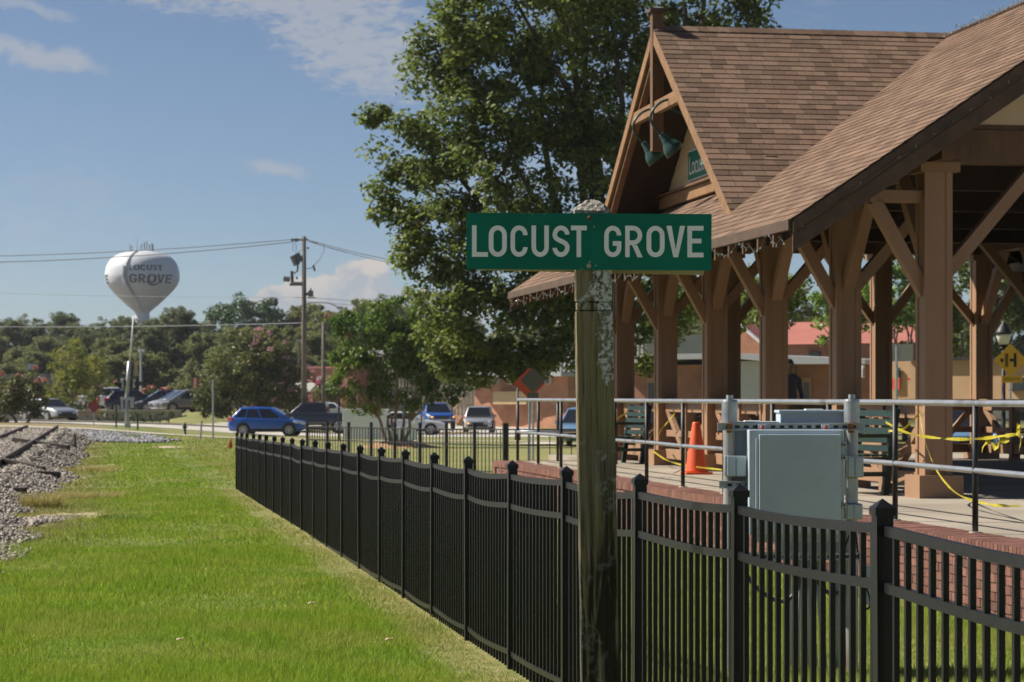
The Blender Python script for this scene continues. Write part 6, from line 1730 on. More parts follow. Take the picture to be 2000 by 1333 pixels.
# ------------------------------------------------------------------ vehicles
def paint(name, c, c2=None): return M(name, c, rough=0.28, coat=0.8, spec=0.5)
def car(name, lab, loc, rz, col, L=4.5, W=1.84, prof=None, cab=None, wheel=(0.34, 1.35, -1.32), grp=None, cat='car', wheels_r=None, bed=None, grille=True, clad=True, amber=()):
    """x forward, y to the side. prof: (x, z_low, z_high, half width); cab: bottom (x_front, x_rear, z), top (x_front, x_rear, z, half width)"""
    t = thing(name, lab, cat, tuple(loc), rz, grp); Mx = PM[t.name]
    k = len(prof); vs = []; ring = 8
    for (x, zl, zh, w) in prof:
        zm = zl + (zh - zl) * 0.45
        vs += [(x, -w * .9, zl), (x, -w, zl + (zh - zl) * .18), (x, -w, zm), (x, -w * .955, zh - .03), (x, -w * .80, zh), (x, w * .80, zh), (x, w * .955, zh - .03), (x, w, zm), (x, w, zl + (zh - zl) * .18), (x, w * .9, zl)]
    ring = 10
    fs = [(i * ring + j, i * ring + (j + 1) % ring, (i + 1) * ring + (j + 1) % ring, (i + 1) * ring + j) for i in range(k - 1) for j in range(ring)] + [tuple(range(ring))[::-1], tuple((k - 1) * ring + j for j in range(ring))]
    MB().add(vs, fs).build('body', col, t, frame=Mx, bevel=0.05, segs=3, smooth=True)
    (xf, xr, zb), (tf, tr_, zt, tw_) = cab; wb = W / 2 * 0.93
    A = [(xf, -wb, zb), (xf, wb, zb), (xr, wb, zb), (xr, -wb, zb)]; B = [(tf, -tw_, zt), (tf, tw_, zt), (tr_, tw_, zt), (tr_, -tw_, zt)]
    Bm = [((tf + tr_) / 2, -tw_ * .97, zt + .035), ((tf + tr_) / 2, tw_ * .97, zt + .035)]
    cb_ = MB().add(A + B + Bm, [(0, 1, 5, 4), (2, 3, 7, 6), (1, 2, 6, 9, 5), (3, 0, 4, 8, 7), (4, 5, 9, 8), (8, 9, 6, 7), (3, 2, 1, 0)]).build('cabin', col, t, frame=Mx, bevel=0.06, segs=3, smooth=True)
    def lerp(a, b, q): return tuple(a[i] + (b[i] - a[i]) * q for i in range(3))
    def pane(nm, a, b, c, d, n_out, par, q0=0.10, q1=0.90, r0=0.04, r1=0.96):
        f = lambda s, q: lerp(lerp(a, b, s), lerp(d, c, s), q)
        pts = [Vector(f(r0, q0)), Vector(f(r1, q0)), Vector(f(r1, q1)), Vector(f(r0, q1))]
        nn = Vector(n_out).normalized() * 0.012
        return MB().prism([p + nn for p in pts], -nn * 0.6).build(nm, glass, par, frame=Mx)
    pane('windshield', A[0], A[1], B[1], B[0], (zt - zb, 0, xf - tf), t, 0.06, 0.92, 0.05, 0.95)
    pane('rear_window', A[2], A[3], B[3], B[2], (-(zt - zb), 0, tr_ - xr), t, 0.15, 0.9, 0.07, 0.93)
    for s in (-1, 1):
        a, b, c, d = ((xf, s * wb, zb), (xr, s * wb, zb), (tr_, s * tw_, zt), (tf, s * tw_, zt))
        nn = (0, s * (zt - zb), wb - tw_)
        for r0, r1 in ((0.12, 0.46), (0.49, 0.74), (0.76, 0.93)) if bed is None else ((0.12, 0.52), (0.55, 0.94)):
            pane('side_window', a, b, c, d, nn, t, 0.08, 0.86, r0, r1)
        mr_ = MB().cbox((xf - 0.55, s * (W / 2 + 0.09), zb + 0.07), (0.12, 0.22, 0.15)).build('mirror', col if clad else chrome, t, frame=Mx, bevel=0.03)
        wr, x1_, x2_ = wheel
        for xw in (x1_, x2_):
            MB().lathe([(wr * 1.22, 0), (wr * 1.22, 0.006 * 1)], (xw, s * (W / 2 + 0.001) - (0.006 if s > 0 else 0), wr * 1.03), 28, 'Y').build('wheel_arch', plasticblack, t, frame=Mx)
            w0 = s * (W / 2 - 0.20); w1 = s * (W / 2 + 0.022)
            wh = MB().lathe([(wr * .6, w0), (wr * .97, w0), (wr, w0 + (w1 - w0) * .15), (wr, w0 + (w1 - w0) * .85), (wr * .95, w1), (wr * .70, w1)], (xw, 0, wr), 28, 'Y').build('wheel', tyre, t, frame=Mx)
            rm = MB().lathe([(wr * .68, w1 + s * .004), (wr * .66, w1 - s * .01), (wr * .12, w1 - s * 0.035), (wr * .05, w1 - s * .035)], (xw, 0, wr), 28, 'Y').build('rim', tyre, wh, frame=Mx)
            spk = MB()
            for q in range(7):
                an = 2 * math.pi * q / 7
                spk.beam((xw + math.cos(an) * wr * .08, w1 - s * .004, wr + math.sin(an) * wr * .08), (xw + math.cos(an) * wr * .66, w1 + s * .004, wr + math.sin(an) * wr * .66), wr * .17, 0.02, (0, 1, 0))
            spk.lathe([(wr * .69, w1 - s * .004), (wr * .69, w1 + s * .006), (wr * .60, w1 + s * .006), (wr * .60, w1 - s * .004)], (xw, 0, wr), 28, 'Y')
            spk.build('spokes', rimm, wh, frame=Mx)
        xh, zl, zh, w = prof[-1]; xh0 = prof[0]
        q3, q1, r0, r1 = prof[-3], prof[-1], prof[0], prof[1]
        MB().beam((q3[0] + .1, s * q3[3] * .955, q3[2] - .13), (q1[0] + .01, s * q1[3] * .93, q1[2] - .05), .12, .13).build('headlight', headlamp, t, frame=Mx, bevel=0.03)
        MB().beam((r0[0] - .01, s * r0[3] * .92, r0[2] - .10), (r1[0] + .20, s * r1[3] * .975, r1[2] - .12), .12, .22).build('taillight', redlamp, t, frame=Mx, bevel=0.03)
        if clad: MB().box((x2_ + wr * 1.1, s * (W / 2 - .02) - (0.035 if s < 0 else 0), 0.21), (x1_ - wr * 1.1, s * (W / 2 - .02) + (0.035 if s > 0 else 0), 0.40)).build('sill', plasticblack, t, frame=Mx, bevel=0.01)
    xh, zl, zh, w = prof[-1]
    if grille:
        MB().cbox((xh + 0.01, 0, zh - 0.15), (0.05, w * 1.0, 0.16)).build('grille', plasticblack, t, frame=Mx, bevel=0.01)
        MB().cbox((xh + 0.01, 0, zl + 0.10), (0.06, w * 1.7, 0.16)).build('bumper', plasticblack if clad else chrome, t, frame=Mx, bevel=0.03)
    MB().cbox((prof[0][0] - 0.01, 0, prof[0][1] + .12), (0.06, prof[0][3] * 1.7, 0.18)).build('rear_bumper', plasticblack, t, frame=Mx, bevel=0.03)
    for s in amber: MB().cbox((xh + 0.02, s * w * .80, zh - 0.12), (0.06, w * .16, 0.10)).build('turn_lamp', amberlamp, t, frame=Mx, bevel=0.02)
    if bed is not None:
        xb0, xb1, zbed = bed
        MB().box((xb0, -W / 2 * .82, zbed - .02), (xb1, W / 2 * .82, zbed + .012)).build('bed_liner', plasticblack, t, frame=Mx)
    return t
suvp = [(-2.24, .45, 1.0, .80), (-2.12, .26, 1.08, .89), (-1.2, .22, 1.05, .92), (0, .22, 1.0, .92), (0.9, .22, .98, .92), (1.5, .22, .94, .91), (1.95, .26, .84, .87), (2.2, .34, .72, .76)]
suvc = ((1.42, -2.12, .95), (.28, -1.50, 1.62, .66))
pkp = [(-2.95, .58, 1.20, .95), (-2.85, .50, 1.24, 1.0), (-1.0, .46, 1.24, 1.01), (1.2, .46, 1.22, 1.01), (1.9, .46, 1.20, 1.0), (2.65, .5, 1.14, .98), (2.9, .6, 1.02, .94)]
pkc = ((1.35, -.95, 1.2), (.62, -.82, 1.86, .74))
sedp = [(-2.35, .48, .98, .76), (-2.2, .28, 1.02, .86), (-1.2, .2, 1.0, .91), (0, .2, .96, .91), (1.1, .2, .92, .91), (1.9, .24, .82, .86), (2.3, .34, .68, .76)]
sedc = ((1.05, -1.75, .94), (.25, -1.05, 1.42, .60))
def road_at(x, Y, dz=0.025): p = on(x, Y); p.z += dz; return p
blue = paint('bright_blue_car_paint', (0.012, 0.09, 0.42)); navyblack = paint('black_truck_paint', (0.010, 0.013, 0.022)); whitep = paint('white_car_paint', (0.58, 0.60, 0.62))
silver = M('silver_car_paint', (0.44, 0.45, 0.47), rough=0.3, metal=0.55, coat=0.6); navy = paint('navy_car_paint', (0.012, 0.016, 0.035)); skyb = paint('pale_blue_car_paint', (0.12, 0.22, 0.34)); tan_ = M('bronze_car_paint', (0.22, 0.20, 0.17), rough=0.3, metal=0.5, coat=0.5)
car('compact_suv', 'bright blue compact SUV seen side on at the road crossing', road_at(525, 140), R(-5), blue, prof=suvp, cab=suvc, grp='vehicles on the road')
car('pickup_truck', 'black crew cab pickup truck behind the blue SUV', road_at(612, 150), R(176), navyblack, 5.9, 2.0, pkp, pkc, (0.42, 1.85, -1.75), 'vehicles on the road', 'pickup truck', bed=(-2.8, -.98, 1.2))
car('sedan', 'white sedan half hidden behind the tan myrtle trunks', road_at(800, 150), R(-4), whitep, 4.6, 1.82, sedp, sedc, (0.33, 1.4, -1.4), 'vehicles on the road')
car('pickup_truck', 'blue pickup truck with lit amber lamps facing down the street', road_at(850, 173), R(-78), paint('medium_blue_truck_paint', (0.012, 0.075, 0.33)), 5.9, 2.05, pkp, pkc, (0.42, 1.85, -1.75), 'vehicles on the road', 'pickup truck', bed=(-2.8, -.98, 1.2), clad=False, amber=(-1, 1))
car('sport_utility', 'silver sport utility with a slotted black grille facing down the street', road_at(936, 160), R(-92), silver, 4.8, 1.94, [(x, zl + .05, zh * 1.06, w * 1.04) for x, zl, zh, w in suvp], ((1.15, -2.1, 1.06), (.55, -1.85, 1.72, .72)), (0.38, 1.4, -1.4), 'vehicles on the road', amber=(-1,))
car('sedan', 'white sedan parked before the red brick building', road_at(648, 186), R(-3), whitep, 4.6, 1.82, sedp, sedc, (0.33, 1.4, -1.4), 'parked cars')
car('sedan', 'small silver car coming over the crossing hump', road_at(95, 150), R(-50), silver, 4.4, 1.8, sedp, sedc, (0.33, 1.4, -1.4), 'vehicles on the road')
LOTZ = CZ + (HZ - 806) / F * 178
def lot_at(x, Y): p = P(x, 776, Y); return Vector((p.x, Y, LOTZ + 0.01))
car('sport_utility', 'dark navy sport utility parked above the retaining wall', lot_at(318, 183), R(195), navy, 4.7, 1.9, suvp, suvc, grp='parked cars')
car('compact_suv', 'silver sport utility parked above the wall by the brick pillar', lot_at(352, 178), R(205), silver, 4.6, 1.86, suvp, suvc, grp='parked cars')
car('compact_suv', 'bronze sport utility nosed against the brick pillar', lot_at(368, 175.5), R(200), tan_, 4.5, 1.86, suvp, suvc, grp='parked cars')
car('sedan', 'black sedan parked behind the crossing signal', lot_at(262, 184), R(10), navy, 4.7, 1.86, suvp, suvc, grp='parked cars')
car('pickup_truck', 'grey and white pickup truck parked behind the crossing signal', lot_at(222, 188), R(5), whitep, 5.6, 2.0, pkp, pkc, (0.4, 1.8, -1.7), 'parked cars', 'pickup truck', bed=(-2.7, -.98, 1.2))
# cars on the street beyond the pavilion
def street_car(nm, lab, x, Y, rz, col, pf, cb, **kw): return car(nm, lab, road_at(x, Y, 0.02), rz, col, prof=pf, cab=cb, grp='cars along the street behind the pavilion', **kw)
street_car('compact_suv', 'pale blue compact SUV beyond the corner fence', 1140, 105, R(-100), skyb, suvp, suvc)
street_car('compact_suv', 'pale blue grey car parked beyond the green bench', 1268, 92, R(-96), skyb, suvp, suvc)
street_car('sedan', 'dark blue car with a red tail lamp seen past the person', 1610, 84, R(110), navy, suvp, suvc)
street_car('compact_suv', 'blue grey minivan glass seen through the half wall', 1880, 78, R(-94), skyb, suvp, suvc)
street_car('sedan', 'silver sedan parked along the street behind the cone', 1350, 99, R(-97), silver, sedp, sedc)
# box trailer behind the lot cars
tr_b = lot_at(262, 197); tl = thing('moving_truck', 'white box truck with an orange stripe parked behind the lot cars', 'truck', tuple(tr_b))
MB().pbox(205, 771, 290, 800, 197, 2.3).build('cargo_box', white, tl, bevel=0.04); MB().pbox(205, 783, 275, 789, 196.97, .02).build('orange_stripe', orange, tl); MB().pbox(283, 787, 291, 797, 196.97, .02).build('green_panel', M('green_panel', (0.1, 0.35, 0.08)), tl)
for x in (225, 275): MB().lathe([(0.45, 0), (0.45, 0.3), (0.2, 0.3)], (P(x, 800, 197).x, 197, LOTZ + .45), 20, 'Y').build('wheel', tyre, tl)
# ------------------------------------------------------------------ retaining wall, lot, pillar
lotm = roadm
def lot_box(x0, x1, Y0, Y1):
    a, b = (x0 - 1000) / F, (x1 - 1000) / F
    return [(a * Y0, Y0), (b * Y0, Y0), (b * Y1, Y1), (a * Y1, Y1)]
vs = lot_box(-40, 352, 170, 215)
struct(MB().prism([(x, y, -0.4) for x, y in vs], (0, 0, LOTZ + 0.4)).build('parking_lot', lotm))
rw = thing('retaining_wall', 'low tan concrete retaining wall behind the row of clipped bushes', 'wall', tuple(on(250, 169)))
MB().pbox(143, 803, 352, 830, 169.4, 0.5).build('wall_face', M('tan_concrete_wall', (0.34, 0.29, 0.23), (0.42, 0.36, 0.29), rough=0.9, scale=1.5), rw)
MB().pbox(142, 801, 353, 803.3, 169.3, 0.6).build('coping', walkm, rw)
kn = on(400, 172)
mbk = MB(); vs = [(kn.x, kn.y, kn.z + 0.75)]
for rr, h in ((1.6, .62), (3.2, .25), (4.8, -0.1)):
    for k in range(28):
        a = 2 * math.pi * k / 28; vs.append((kn.x + rr * math.cos(a) * .8, kn.y + rr * 1.2 * math.sin(a), gz(kn.x + rr * math.cos(a) * .8, kn.y + rr * 1.2 * math.sin(a)) + h))
fs = [(0, 1 + k, 1 + (k + 1) % 28) for k in range(28)] + [(1 + i * 28 + k, 1 + (i + 1) * 28 + k, 1 + (i + 1) * 28 + (k + 1) % 28, 1 + i * 28 + (k + 1) % 28) for i in range(2) for k in range(28)]
struct(mbk.add(vs, fs).build('grass_knoll', turf, smooth=True))
redbr = brickmat('dark_red_brickwork', (0.24, 0.065, 0.045), (0.30, 0.09, 0.06), (0.25, 0.16, 0.13))
bp_ = on(402, 177); bpt = thing('brick_monument', 'red brick sign wall with a tall end pillar above the grass bank', 'sign', tuple(bp_))
MB().pbox(375.5, 738, 382, 812, 177, .6).build('pillar', redbr, bpt); MB().pbox(382, 784, 430, 812, 177.1, .5).build('sign_wall', redbr, bpt); MB().pbox(388, 788, 405, 800, 177.06, .04).build('sign_panel', white, bpt)
# white block wall beside the myrtle
wb_ = on(740, 118); wt = thing('white_monument_wall', 'blank white monument wall standing behind the tan myrtle trunks', 'wall', tuple(wb_))
whiteb = M('white_masonry_paint', (0.84, 0.84, 0.85), (0.78, 0.79, 0.80), rough=0.6, scale=1)
MB().pbox(669, 801, 757, 838, 118, 0.9).build('upper_block', whiteb, wt, bevel=0.01); MB().pbox(668, 799.5, 759, 801.5, 117.95, 1.0).build('coping', whiteb, wt, bevel=0.005)
MB().pbox(670, 838.5, 757, 858, 118.05, 0.8).build('lower_block', whiteb, wt, bevel=0.01)
w2 = on(795, 116); wt2 = thing('white_wing_wall', 'pale white wing panel leaning beside the blank monument wall', 'wall', tuple(w2))
MB().prism([P(x, y, 116) for x, y in [(786, 834), (797, 830), (812, 826), (813, 858), (806, 862), (760, 862), (762, 838)]], (0, .4, 0)).build('panel', whiteb, wt2, bevel=0.01)
tag(MB().pbox(809, 802, 813, 830, 117, .1).build('bollard_post', white, bevel=0.01), 'white square post beside the monument wing panel', 'post')
# ------------------------------------------------------------------ buildings
def building(nm, lab, x, Y): return thing(nm, lab, 'building', tuple(on(x, Y)))
warmbrick = brickmat('sunlit_orange_brickwork', (0.36, 0.13, 0.06), (0.45, 0.18, 0.09), (0.42, 0.27, 0.18))
metalw = M('beige_ribbed_metal', (0.46, 0.43, 0.34), (0.52, 0.48, 0.38), rough=0.5, scale=0.5)
greyw = M('grey_metal_siding', (0.38, 0.37, 0.34), (0.45, 0.44, 0.41), rough=0.55, scale=0.4)
roofgrey = M('grey_metal_roof', (0.36, 0.37, 0.38), rough=0.5)
def facade(t, x0, y0, x1, y1, Y, dep, mat, nm='wall', yaw=0.0, far=None):
    """wall block whose face turns away from the picture plane by yaw"""
    a, b = P(x0, y1, Y), P(x1, y1, Y); zt = P(x0, y0, Y).z
    zb = min(gz(a.x, Y), a.z) - 0.4 if y1 > 820 else a.z
    w = b.x - a.x
    Mx = Matrix.Translation((a.x, Y, 0)) @ Matrix.Rotation(yaw, 4, 'Z')
    o = MB().box((0, 0, zb), (w / math.cos(yaw), dep, zt)).build(nm, mat, t, frame=Mx)
    return Mx, zb, zt, w / math.cos(yaw)
wh = building('warehouse', 'orange brick warehouse with grey metal upper storey and beige ribbed wing', 1000, 190)
YAW = R(-22)
Mx, zb, zt, w = facade(wh, 926, 735, 1120, 845, 190, 9, warmbrick, 'brick_wall', R(-6))
for (x, y0, y1, wd) in [(949, 740, 754, 4), (978, 740, 752, 4), (1084, 737, 750, 6), (1010, 738, 750, 4)]:
    o = MB().pbox(x - wd / 2 - 1, y0 - 1, x + wd / 2 + 1, y1 + 1, 189.0, 1.2).build('window', white, wh); MB().pbox(x - wd / 2, y0, x + wd / 2, y1, 188.97, .03).build('pane', wglass, o)
MB().pbox(981, 765, 1046, 790, 188.85, .9).build('faded_mural', M('faded_mural_paint', (0.46, 0.33, 0.17), (0.52, 0.40, 0.22), rough=0.9, scale=1.5), wh)
MB().pbox(920, 727, 1126, 736, 188.0, 10).build('eave', roofgrey, wh)
MB().pbox(1000, 655, 1160, 728, 196, 12).build('upper_storey', greyw, wh)
for k in range(20): MB().pbox(1002 + k * 8, 657, 1003 + k * 8, 727, 195.9, .12).build('siding_rib', greyw, wh)
MB().pbox(1055, 697, 1069, 706, 195.8, .3).build('vent', roofgrey, wh)
MB().pbox(650, 690, 908, 842, 196, 8).build('metal_wall', metalw, wh)
for k in range(34): MB().pbox(655 + k * 7.5, 692, 656 + k * 7.5, 812, 195.88, .14).build('siding_rib', metalw, wh)
MB().pbox(648, 812, 909, 850, 195.7, .4).build('brick_base', warmbrick, wh)
MB().pbox(640, 680, 912, 692, 194, 12).build('roof_edge', roofgrey, wh)
rec = MB().pbox(905, 735, 927, 842, 197, 4).build('recess_wall', metalw, wh); MB().pbox(900, 731, 930, 736, 189, 9).build('porch_roof', roofgrey, wh)
dr = MB().pbox(901, 757, 918, 803, 195.6, .3).build('door', M('brown_door', (0.06, 0.03, 0.028), rough=0.5), wh); MB().pbox(914, 779, 915.5, 783, 195.5, .1).build('handle', galv, dr)
stt = thing('wooden_steps', 'wooden entrance steps with rails and brick side wall at the brown warehouse door', 'steps', tuple(on(900, 191)))
for k in range(7): MB().pbox(885 + k * 3.2, 836 - k * 4.6, 905, 840 - k * 4.6 + 2, 191 + k * .3, .32).build('step', M('step_wood', (0.36, 0.25, 0.15), rough=0.8) if k == 0 else bpy.data.materials['step_wood'], stt)
MB().beam(P(888, 800, 191), P(905, 775, 191.5), .08, .1).build('handrail', bpy.data.materials['step_wood'], stt); MB().beam(P(902, 801, 190.8), P(902, 781, 190.8), .1, .1, (0, 1, 0)).build('post', bpy.data.materials['step_wood'], stt)
MB().beam(P(912, 801, 192.5), P(925, 801, 192.5), .08, .9).build('landing_panel', bpy.data.materials['step_wood'], stt)
rb = building('brick_shop', 'dark red brick shop with a white entrance canopy beyond the white sedan', 645, 206)
MB().pbox(575, 719, 702, 812, 206, 10).build('wall', redbr, rb); MB().pbox(573, 716, 704, 720, 205.8, 10.4).build('coping', redbr, rb)
for x in (610, 662): MB().pbox(x - 1, 721, x + 1, 800, 205.85, .2).build('pilaster', redbr, rb)
MB().pbox(684, 745, 700, 810, 204.5, 1.2).build('pier', redbr, rb)
cnp = MB().prism([P(x, y, 203) for x, y in [(596, 761), (603, 748), (652, 748), (654, 753), (642, 765), (600, 765)]], (0, 2.6, 0)).build('canopy', M('white_canopy_fabric', (0.72, 0.72, 0.70), rough=0.7), rb)
MB().pbox(641, 753, 656, 790, 204.8, .4).build('entrance_wall', greyw, rb)
b4 = building('flat_roofed_shop', 'low brick shop with a grey slanting parapet and white end wall across the street', 1460, 125)
dkbrick = brickmat('brown_brickwork', (0.27, 0.10, 0.06), (0.33, 0.13, 0.08), (0.30, 0.20, 0.16))
MB().pbox(1195, 712, 1442, 800, 126, 9).build('brick_wall', dkbrick, b4); MB().pbox(1436, 706, 1532, 800, 124.6, 9).build('white_wall', M('white_stucco', (0.50, 0.51, 0.50), (0.44, 0.45, 0.45), rough=0.8, scale=1), b4); MB().pbox(1530, 712, 1690, 800, 126, 9).build('brick_wall', dkbrick, b4)
MB().prism([P(x, y, 124) for x, y in [(1195, 700), (1330, 690), (1450, 690), (1690, 704), (1690, 713), (1560, 712), (1450, 700), (1330, 701), (1195, 713)]], (0, 9.5, 0)).build('parapet', roofgrey, b4)
for x in (1552, 1624, 1262): 
    o = MB().pbox(x - 8, 738, x + 8, 790, 125.85, .3).build('window', M('tan_window_frame', (0.34, 0.22, 0.13), rough=0.8), b4); MB().pbox(x - 5, 748, x + 5, 788, 125.8, .08).build('pane', wglass, o)
MB().pbox(1371, 735, 1379, 790, 125.8, .2).build('downpipe', plasticblack, b4)
b5 = building('red_roofed_building', 'tall brick building with a red metal gable roof behind the flat roofed shop', 1560, 150)
redroof = M('red_metal_roof', (0.34, 0.115, 0.085), (0.40, 0.15, 0.11), rough=0.55, scale=0.8)
MB().prism([P(x, y, 150) for x, y in [(1436, 780), (1436, 655), (1457, 631), (1500, 668), (1500, 780)]], (0, .5, 0)).build('gable_wall', warmbrick, b5)
MB().pbox(1500, 672, 1760, 780, 150.2, 8).build('side_wall', dkbrick, b5)
MB().add([P(1455, 629, 149.6), P(1505, 673, 149.6), P(1765, 673, 150), P(1765, 672, 150), P(1715, 631, 156), P(1457, 629, 156)], [(0, 1, 2, 3, 4, 5)]).build('roof', redroof, b5)
MB().pbox(1578, 689, 1597, 700, 150.0, .3).build('window', wglass, b5)
MB().beam(P(1456, 629, 149.5), P(1503, 672, 149.5), .15, .25, (0, 1, 0)).build('gable_trim', white, b5)
b6 = building('tan_storefront', 'tan stucco storefront with dark parapet line and striped awning across the street', 1850, 112)
tanw = M('tan_stucco', (0.42, 0.265, 0.145), (0.46, 0.295, 0.165), rough=0.85, scale=0.8)
MB().pbox(1787, 702, 2080, 800, 112, 10).build('wall', tanw, b6); MB().pbox(1785, 698.5, 2082, 703, 111.7, 10.6).build('parapet_cap', plasticblack, b6)
MB().pbox(1690, 705, 1790, 800, 114.5, 8).build('shop_wall', tanw, b6)
MB().pbox(1742, 718, 1788, 724, 113.9, .8).build('fascia_band', M('shop_fascia', (0.03, 0.04, 0.07)), b6)
o = MB().pbox(1744, 730, 1783, 780, 114.3, .3).build('shop_window', wglass, b6)
for k in range(4): MB().pbox(1750 + k * 9, 730, 1751.5 + k * 9, 780, 114.25, .06).build('mullion', roofgrey, o)
aw = MB().pbox(1742, 737, 1772, 743, 113.6, .7).build('awning', white, b6)
for k in range(6): MB().pbox(1742.5 + k * 5, 737.3, 1745 + k * 5, 743.2, 113.56, .05).build('awning_stripe', M('awning_red', (0.5, 0.05, 0.05)) if k == 0 else bpy.data.materials['awning_red'], aw)
o = MB().pbox(1963, 738, 2000, 762, 111.85, .2).build('window', wglass, b6); MB().pbox(1961, 761, 2003, 764, 111.7, .3).build('sill', plasticblack, o)
MB().pbox(1694, 739, 1709, 760.5, 114.35, .1).build('orange_poster', orange, b6); MB().pbox(1702, 718, 1709, 737, 114.35, .1).build('window', wglass, b6)
bpx = thing('barber_pole', 'red white and blue striped barber pole on the shop corner', 'barber pole', tuple(P(1686, 738, 116)))
MB().pbox(1684, 714, 1689, 738, 116, .14).build('cylinder', white, bpx, bevel=.02)
for k in range(4): MB().add([P(1683.9, 722 + k * 4.2, 115.98), P(1689.1, 720 + k * 4.2, 115.98), P(1689.1, 722 + k * 4.2, 115.98), P(1683.9, 724 + k * 4.2, 115.98)], [(0, 1, 2, 3)]).build('stripe', redlamp if k % 2 == 0 else M('stripe_blue', (0.03, 0.06, 0.3)), bpx)
hs_ = building('ranch_house', 'low house with a grey shingle roof behind the pink topped myrtle', 30, 225)
MB().pbox(-60, 752, 95, 800, 225, 8).build('wall', redbr, hs_); MB().prism([P(x, y, 224.5) for x, y in [(-70, 755), (-20, 731), (88, 730), (104, 755)]], (0, 9, 0)).build('roof', M('grey_shingle_roof', (0.23, 0.20, 0.18), rough=0.9), hs_)
MB().pbox(53, 711, 60, 722, 240, 1).build('roof_unit', white, hs_); MB().pbox(61, 712, 70, 722, 240, 1).build('roof_unit', white, hs_)
for b_, a_ in ((wh, 40), (rb, 34), (b4, 30), (b5, 32), (b6, 38), (bpt, 34)):   # fronts turned toward the railway
    b_.rotation_euler = (0, 0, R(-a_)); b_.scale = (1 / math.cos(R(a_)), 1, 1)
# ------------------------------------------------------------------ signs and lamps beyond the pavilion
ysig = M('yellow_warning_sign', (0.62, 0.33, 0.015), rough=0.45); ink = M('black_sign_ink', (0.012, 0.012, 0.012), rough=0.6)
WY = 62.0
wst, wc, wk = diamond_sign('warning_sign', 'yellow diamond warning sign with a black rail crossing symbol and street plaque', 1974, 704, 31, WY, ysig)
def wp(x, y, d=-0.004): q = P(x, y, WY); q.y = WY + d; return q
def wrect(x0, y0, x1, y1, nm='symbol'):
    a, b = wp(x0, y1), wp(x1, y0); return MB().box((a.x, WY - .004, a.z), (b.x, WY - .0005, b.z)).build(nm, ink, wst)
wrect(1954, 701, 1960, 707.5); wrect(1972, 701, 1980, 706.8); wrect(1980, 690, 1985.4, 717)
for k in range(10): wrect(1962.5, 691.5 + k * 2.6, 1969.5, 692.9 + k * 2.6)
wrect(1964, 691, 1965, 717.5); wrect(1967, 691, 1968, 717.5)
pl = MB().pbox(1956, 734, 1996.5, 748, WY, .008).build('street_plaque', ysig, wst, bevel=.002)
text_mesh('lettering', 'Jackson St', 0.105, ink, wst, Matrix(((1, 0, 0, P(1976, 741, WY).x), (0, 0, -1, WY - .003), (0, 1, 0, P(1976, 741, WY).z), (0, 0, 0, 1))), width=31 / F * WY)
sb_ = on(1762, 66); sbt = thing('road_sign', 'blank grey back of a rectangular road sign on a steel post', 'sign', tuple(sb_))
MB().pbox(1741, 673, 1783, 705, 66, .012).build('panel', M('aluminium_sign_back', (0.42, 0.41, 0.38), rough=0.5), sbt, bevel=.004); p_ = P(1751, 676, 65.95)
MB().tube([(p_.x, 65.95, sb_.z), p_], .035, 8).build('post', galv, sbt)
def lamp_post(x, ytop, Y, lab):
    b = on(x, Y); t = thing('street_lamp', lab, 'street lamp', tuple(b), 0, 'black street lamps along the street')
    c = P(x, ytop, Y); s = 0.46 / 0.46
    MB().lathe([(.16, b.z), (.15, b.z + .5), (.06, b.z + .7), (.05, c.z - .78)], (b.x, Y, 0), 14).build('post', plasticblack, t, smooth=True)
    MB().lathe([(.06, c.z - .80), (.11, c.z - .74), (.08, c.z - .70), (.15, c.z - .66)], (b.x, Y, 0), 16).build('neck', plasticblack, t)
    MB().lathe([(.13, c.z - .66), (.20, c.z - .42), (.20, c.z - .36)], (b.x, Y, 0), 16).build('globe', M('frosted_lamp_glass', (0.62, 0.60, 0.54), rough=0.3) if 'frosted_lamp_glass' not in bpy.data.materials else bpy.data.materials['frosted_lamp_glass'], t, smooth=True)
    MB().lathe([(.24, c.z - .37), (.22, c.z - .30), (.12, c.z - .15), (.04, c.z - .07), (.03, c.z), (.005, c.z + .02)], (b.x, Y, 0), 16).build('roof', plasticblack, t, smooth=True)
lamp_post(1960, 627, 66, 'black street lamp with a frosted lantern beside the yellow warning sign')
lamp_post(1536, 696, 118, 'black street lamp with a frosted lantern before the brown brick wall')
lamp_post(1011, 722, 130, 'black street lamp with a frosted lantern before the orange brick warehouse')
fl = thing('flag', 'striped flag hanging from its staff among the street trees', 'flag', tuple(P(1738, 660, 88)))
flm = [M('flag_red', (0.42, 0.06, 0.07), rough=0.8), M('flag_white', (0.6, 0.58, 0.56), rough=0.8)]
for k in range(7):
    MB().add([P(1738, 634 + k * 3.4, 88), P(1746, 637 + k * 3.4 + 2, 88.1), P(1745, 640.4 + k * 3.4 + 2, 88.1), P(1738, 637.4 + k * 3.4, 88)], [(0, 1, 2, 3)]).build('stripe', flm[k % 2], fl)
MB().tube([P(1737.5, 628, 88), P(1737.5, 700, 88)], .02, 6).build('staff', galv, fl)
led = thing('price_sign', 'gas price sign with glowing red and green digits', 'sign', tuple(on(117, 185)))
MB().pbox(102, 783, 133, 822, 185.1, .4).build('cabinet', plasticblack, led)
MB().pbox(118.5, 790, 131, 796.5, 184.98, .1).build('red_display', M('red_led', (0.3, 0, 0.02), emit=(1.0, 0.01, 0.05, 1.2)), led); MB().pbox(117.5, 797.5, 131.5, 805.5, 184.98, .1).build('green_display', M('green_led', (0, 0.3, 0.02), emit=(0.0, 0.8, 0.04, 1.0)), led)
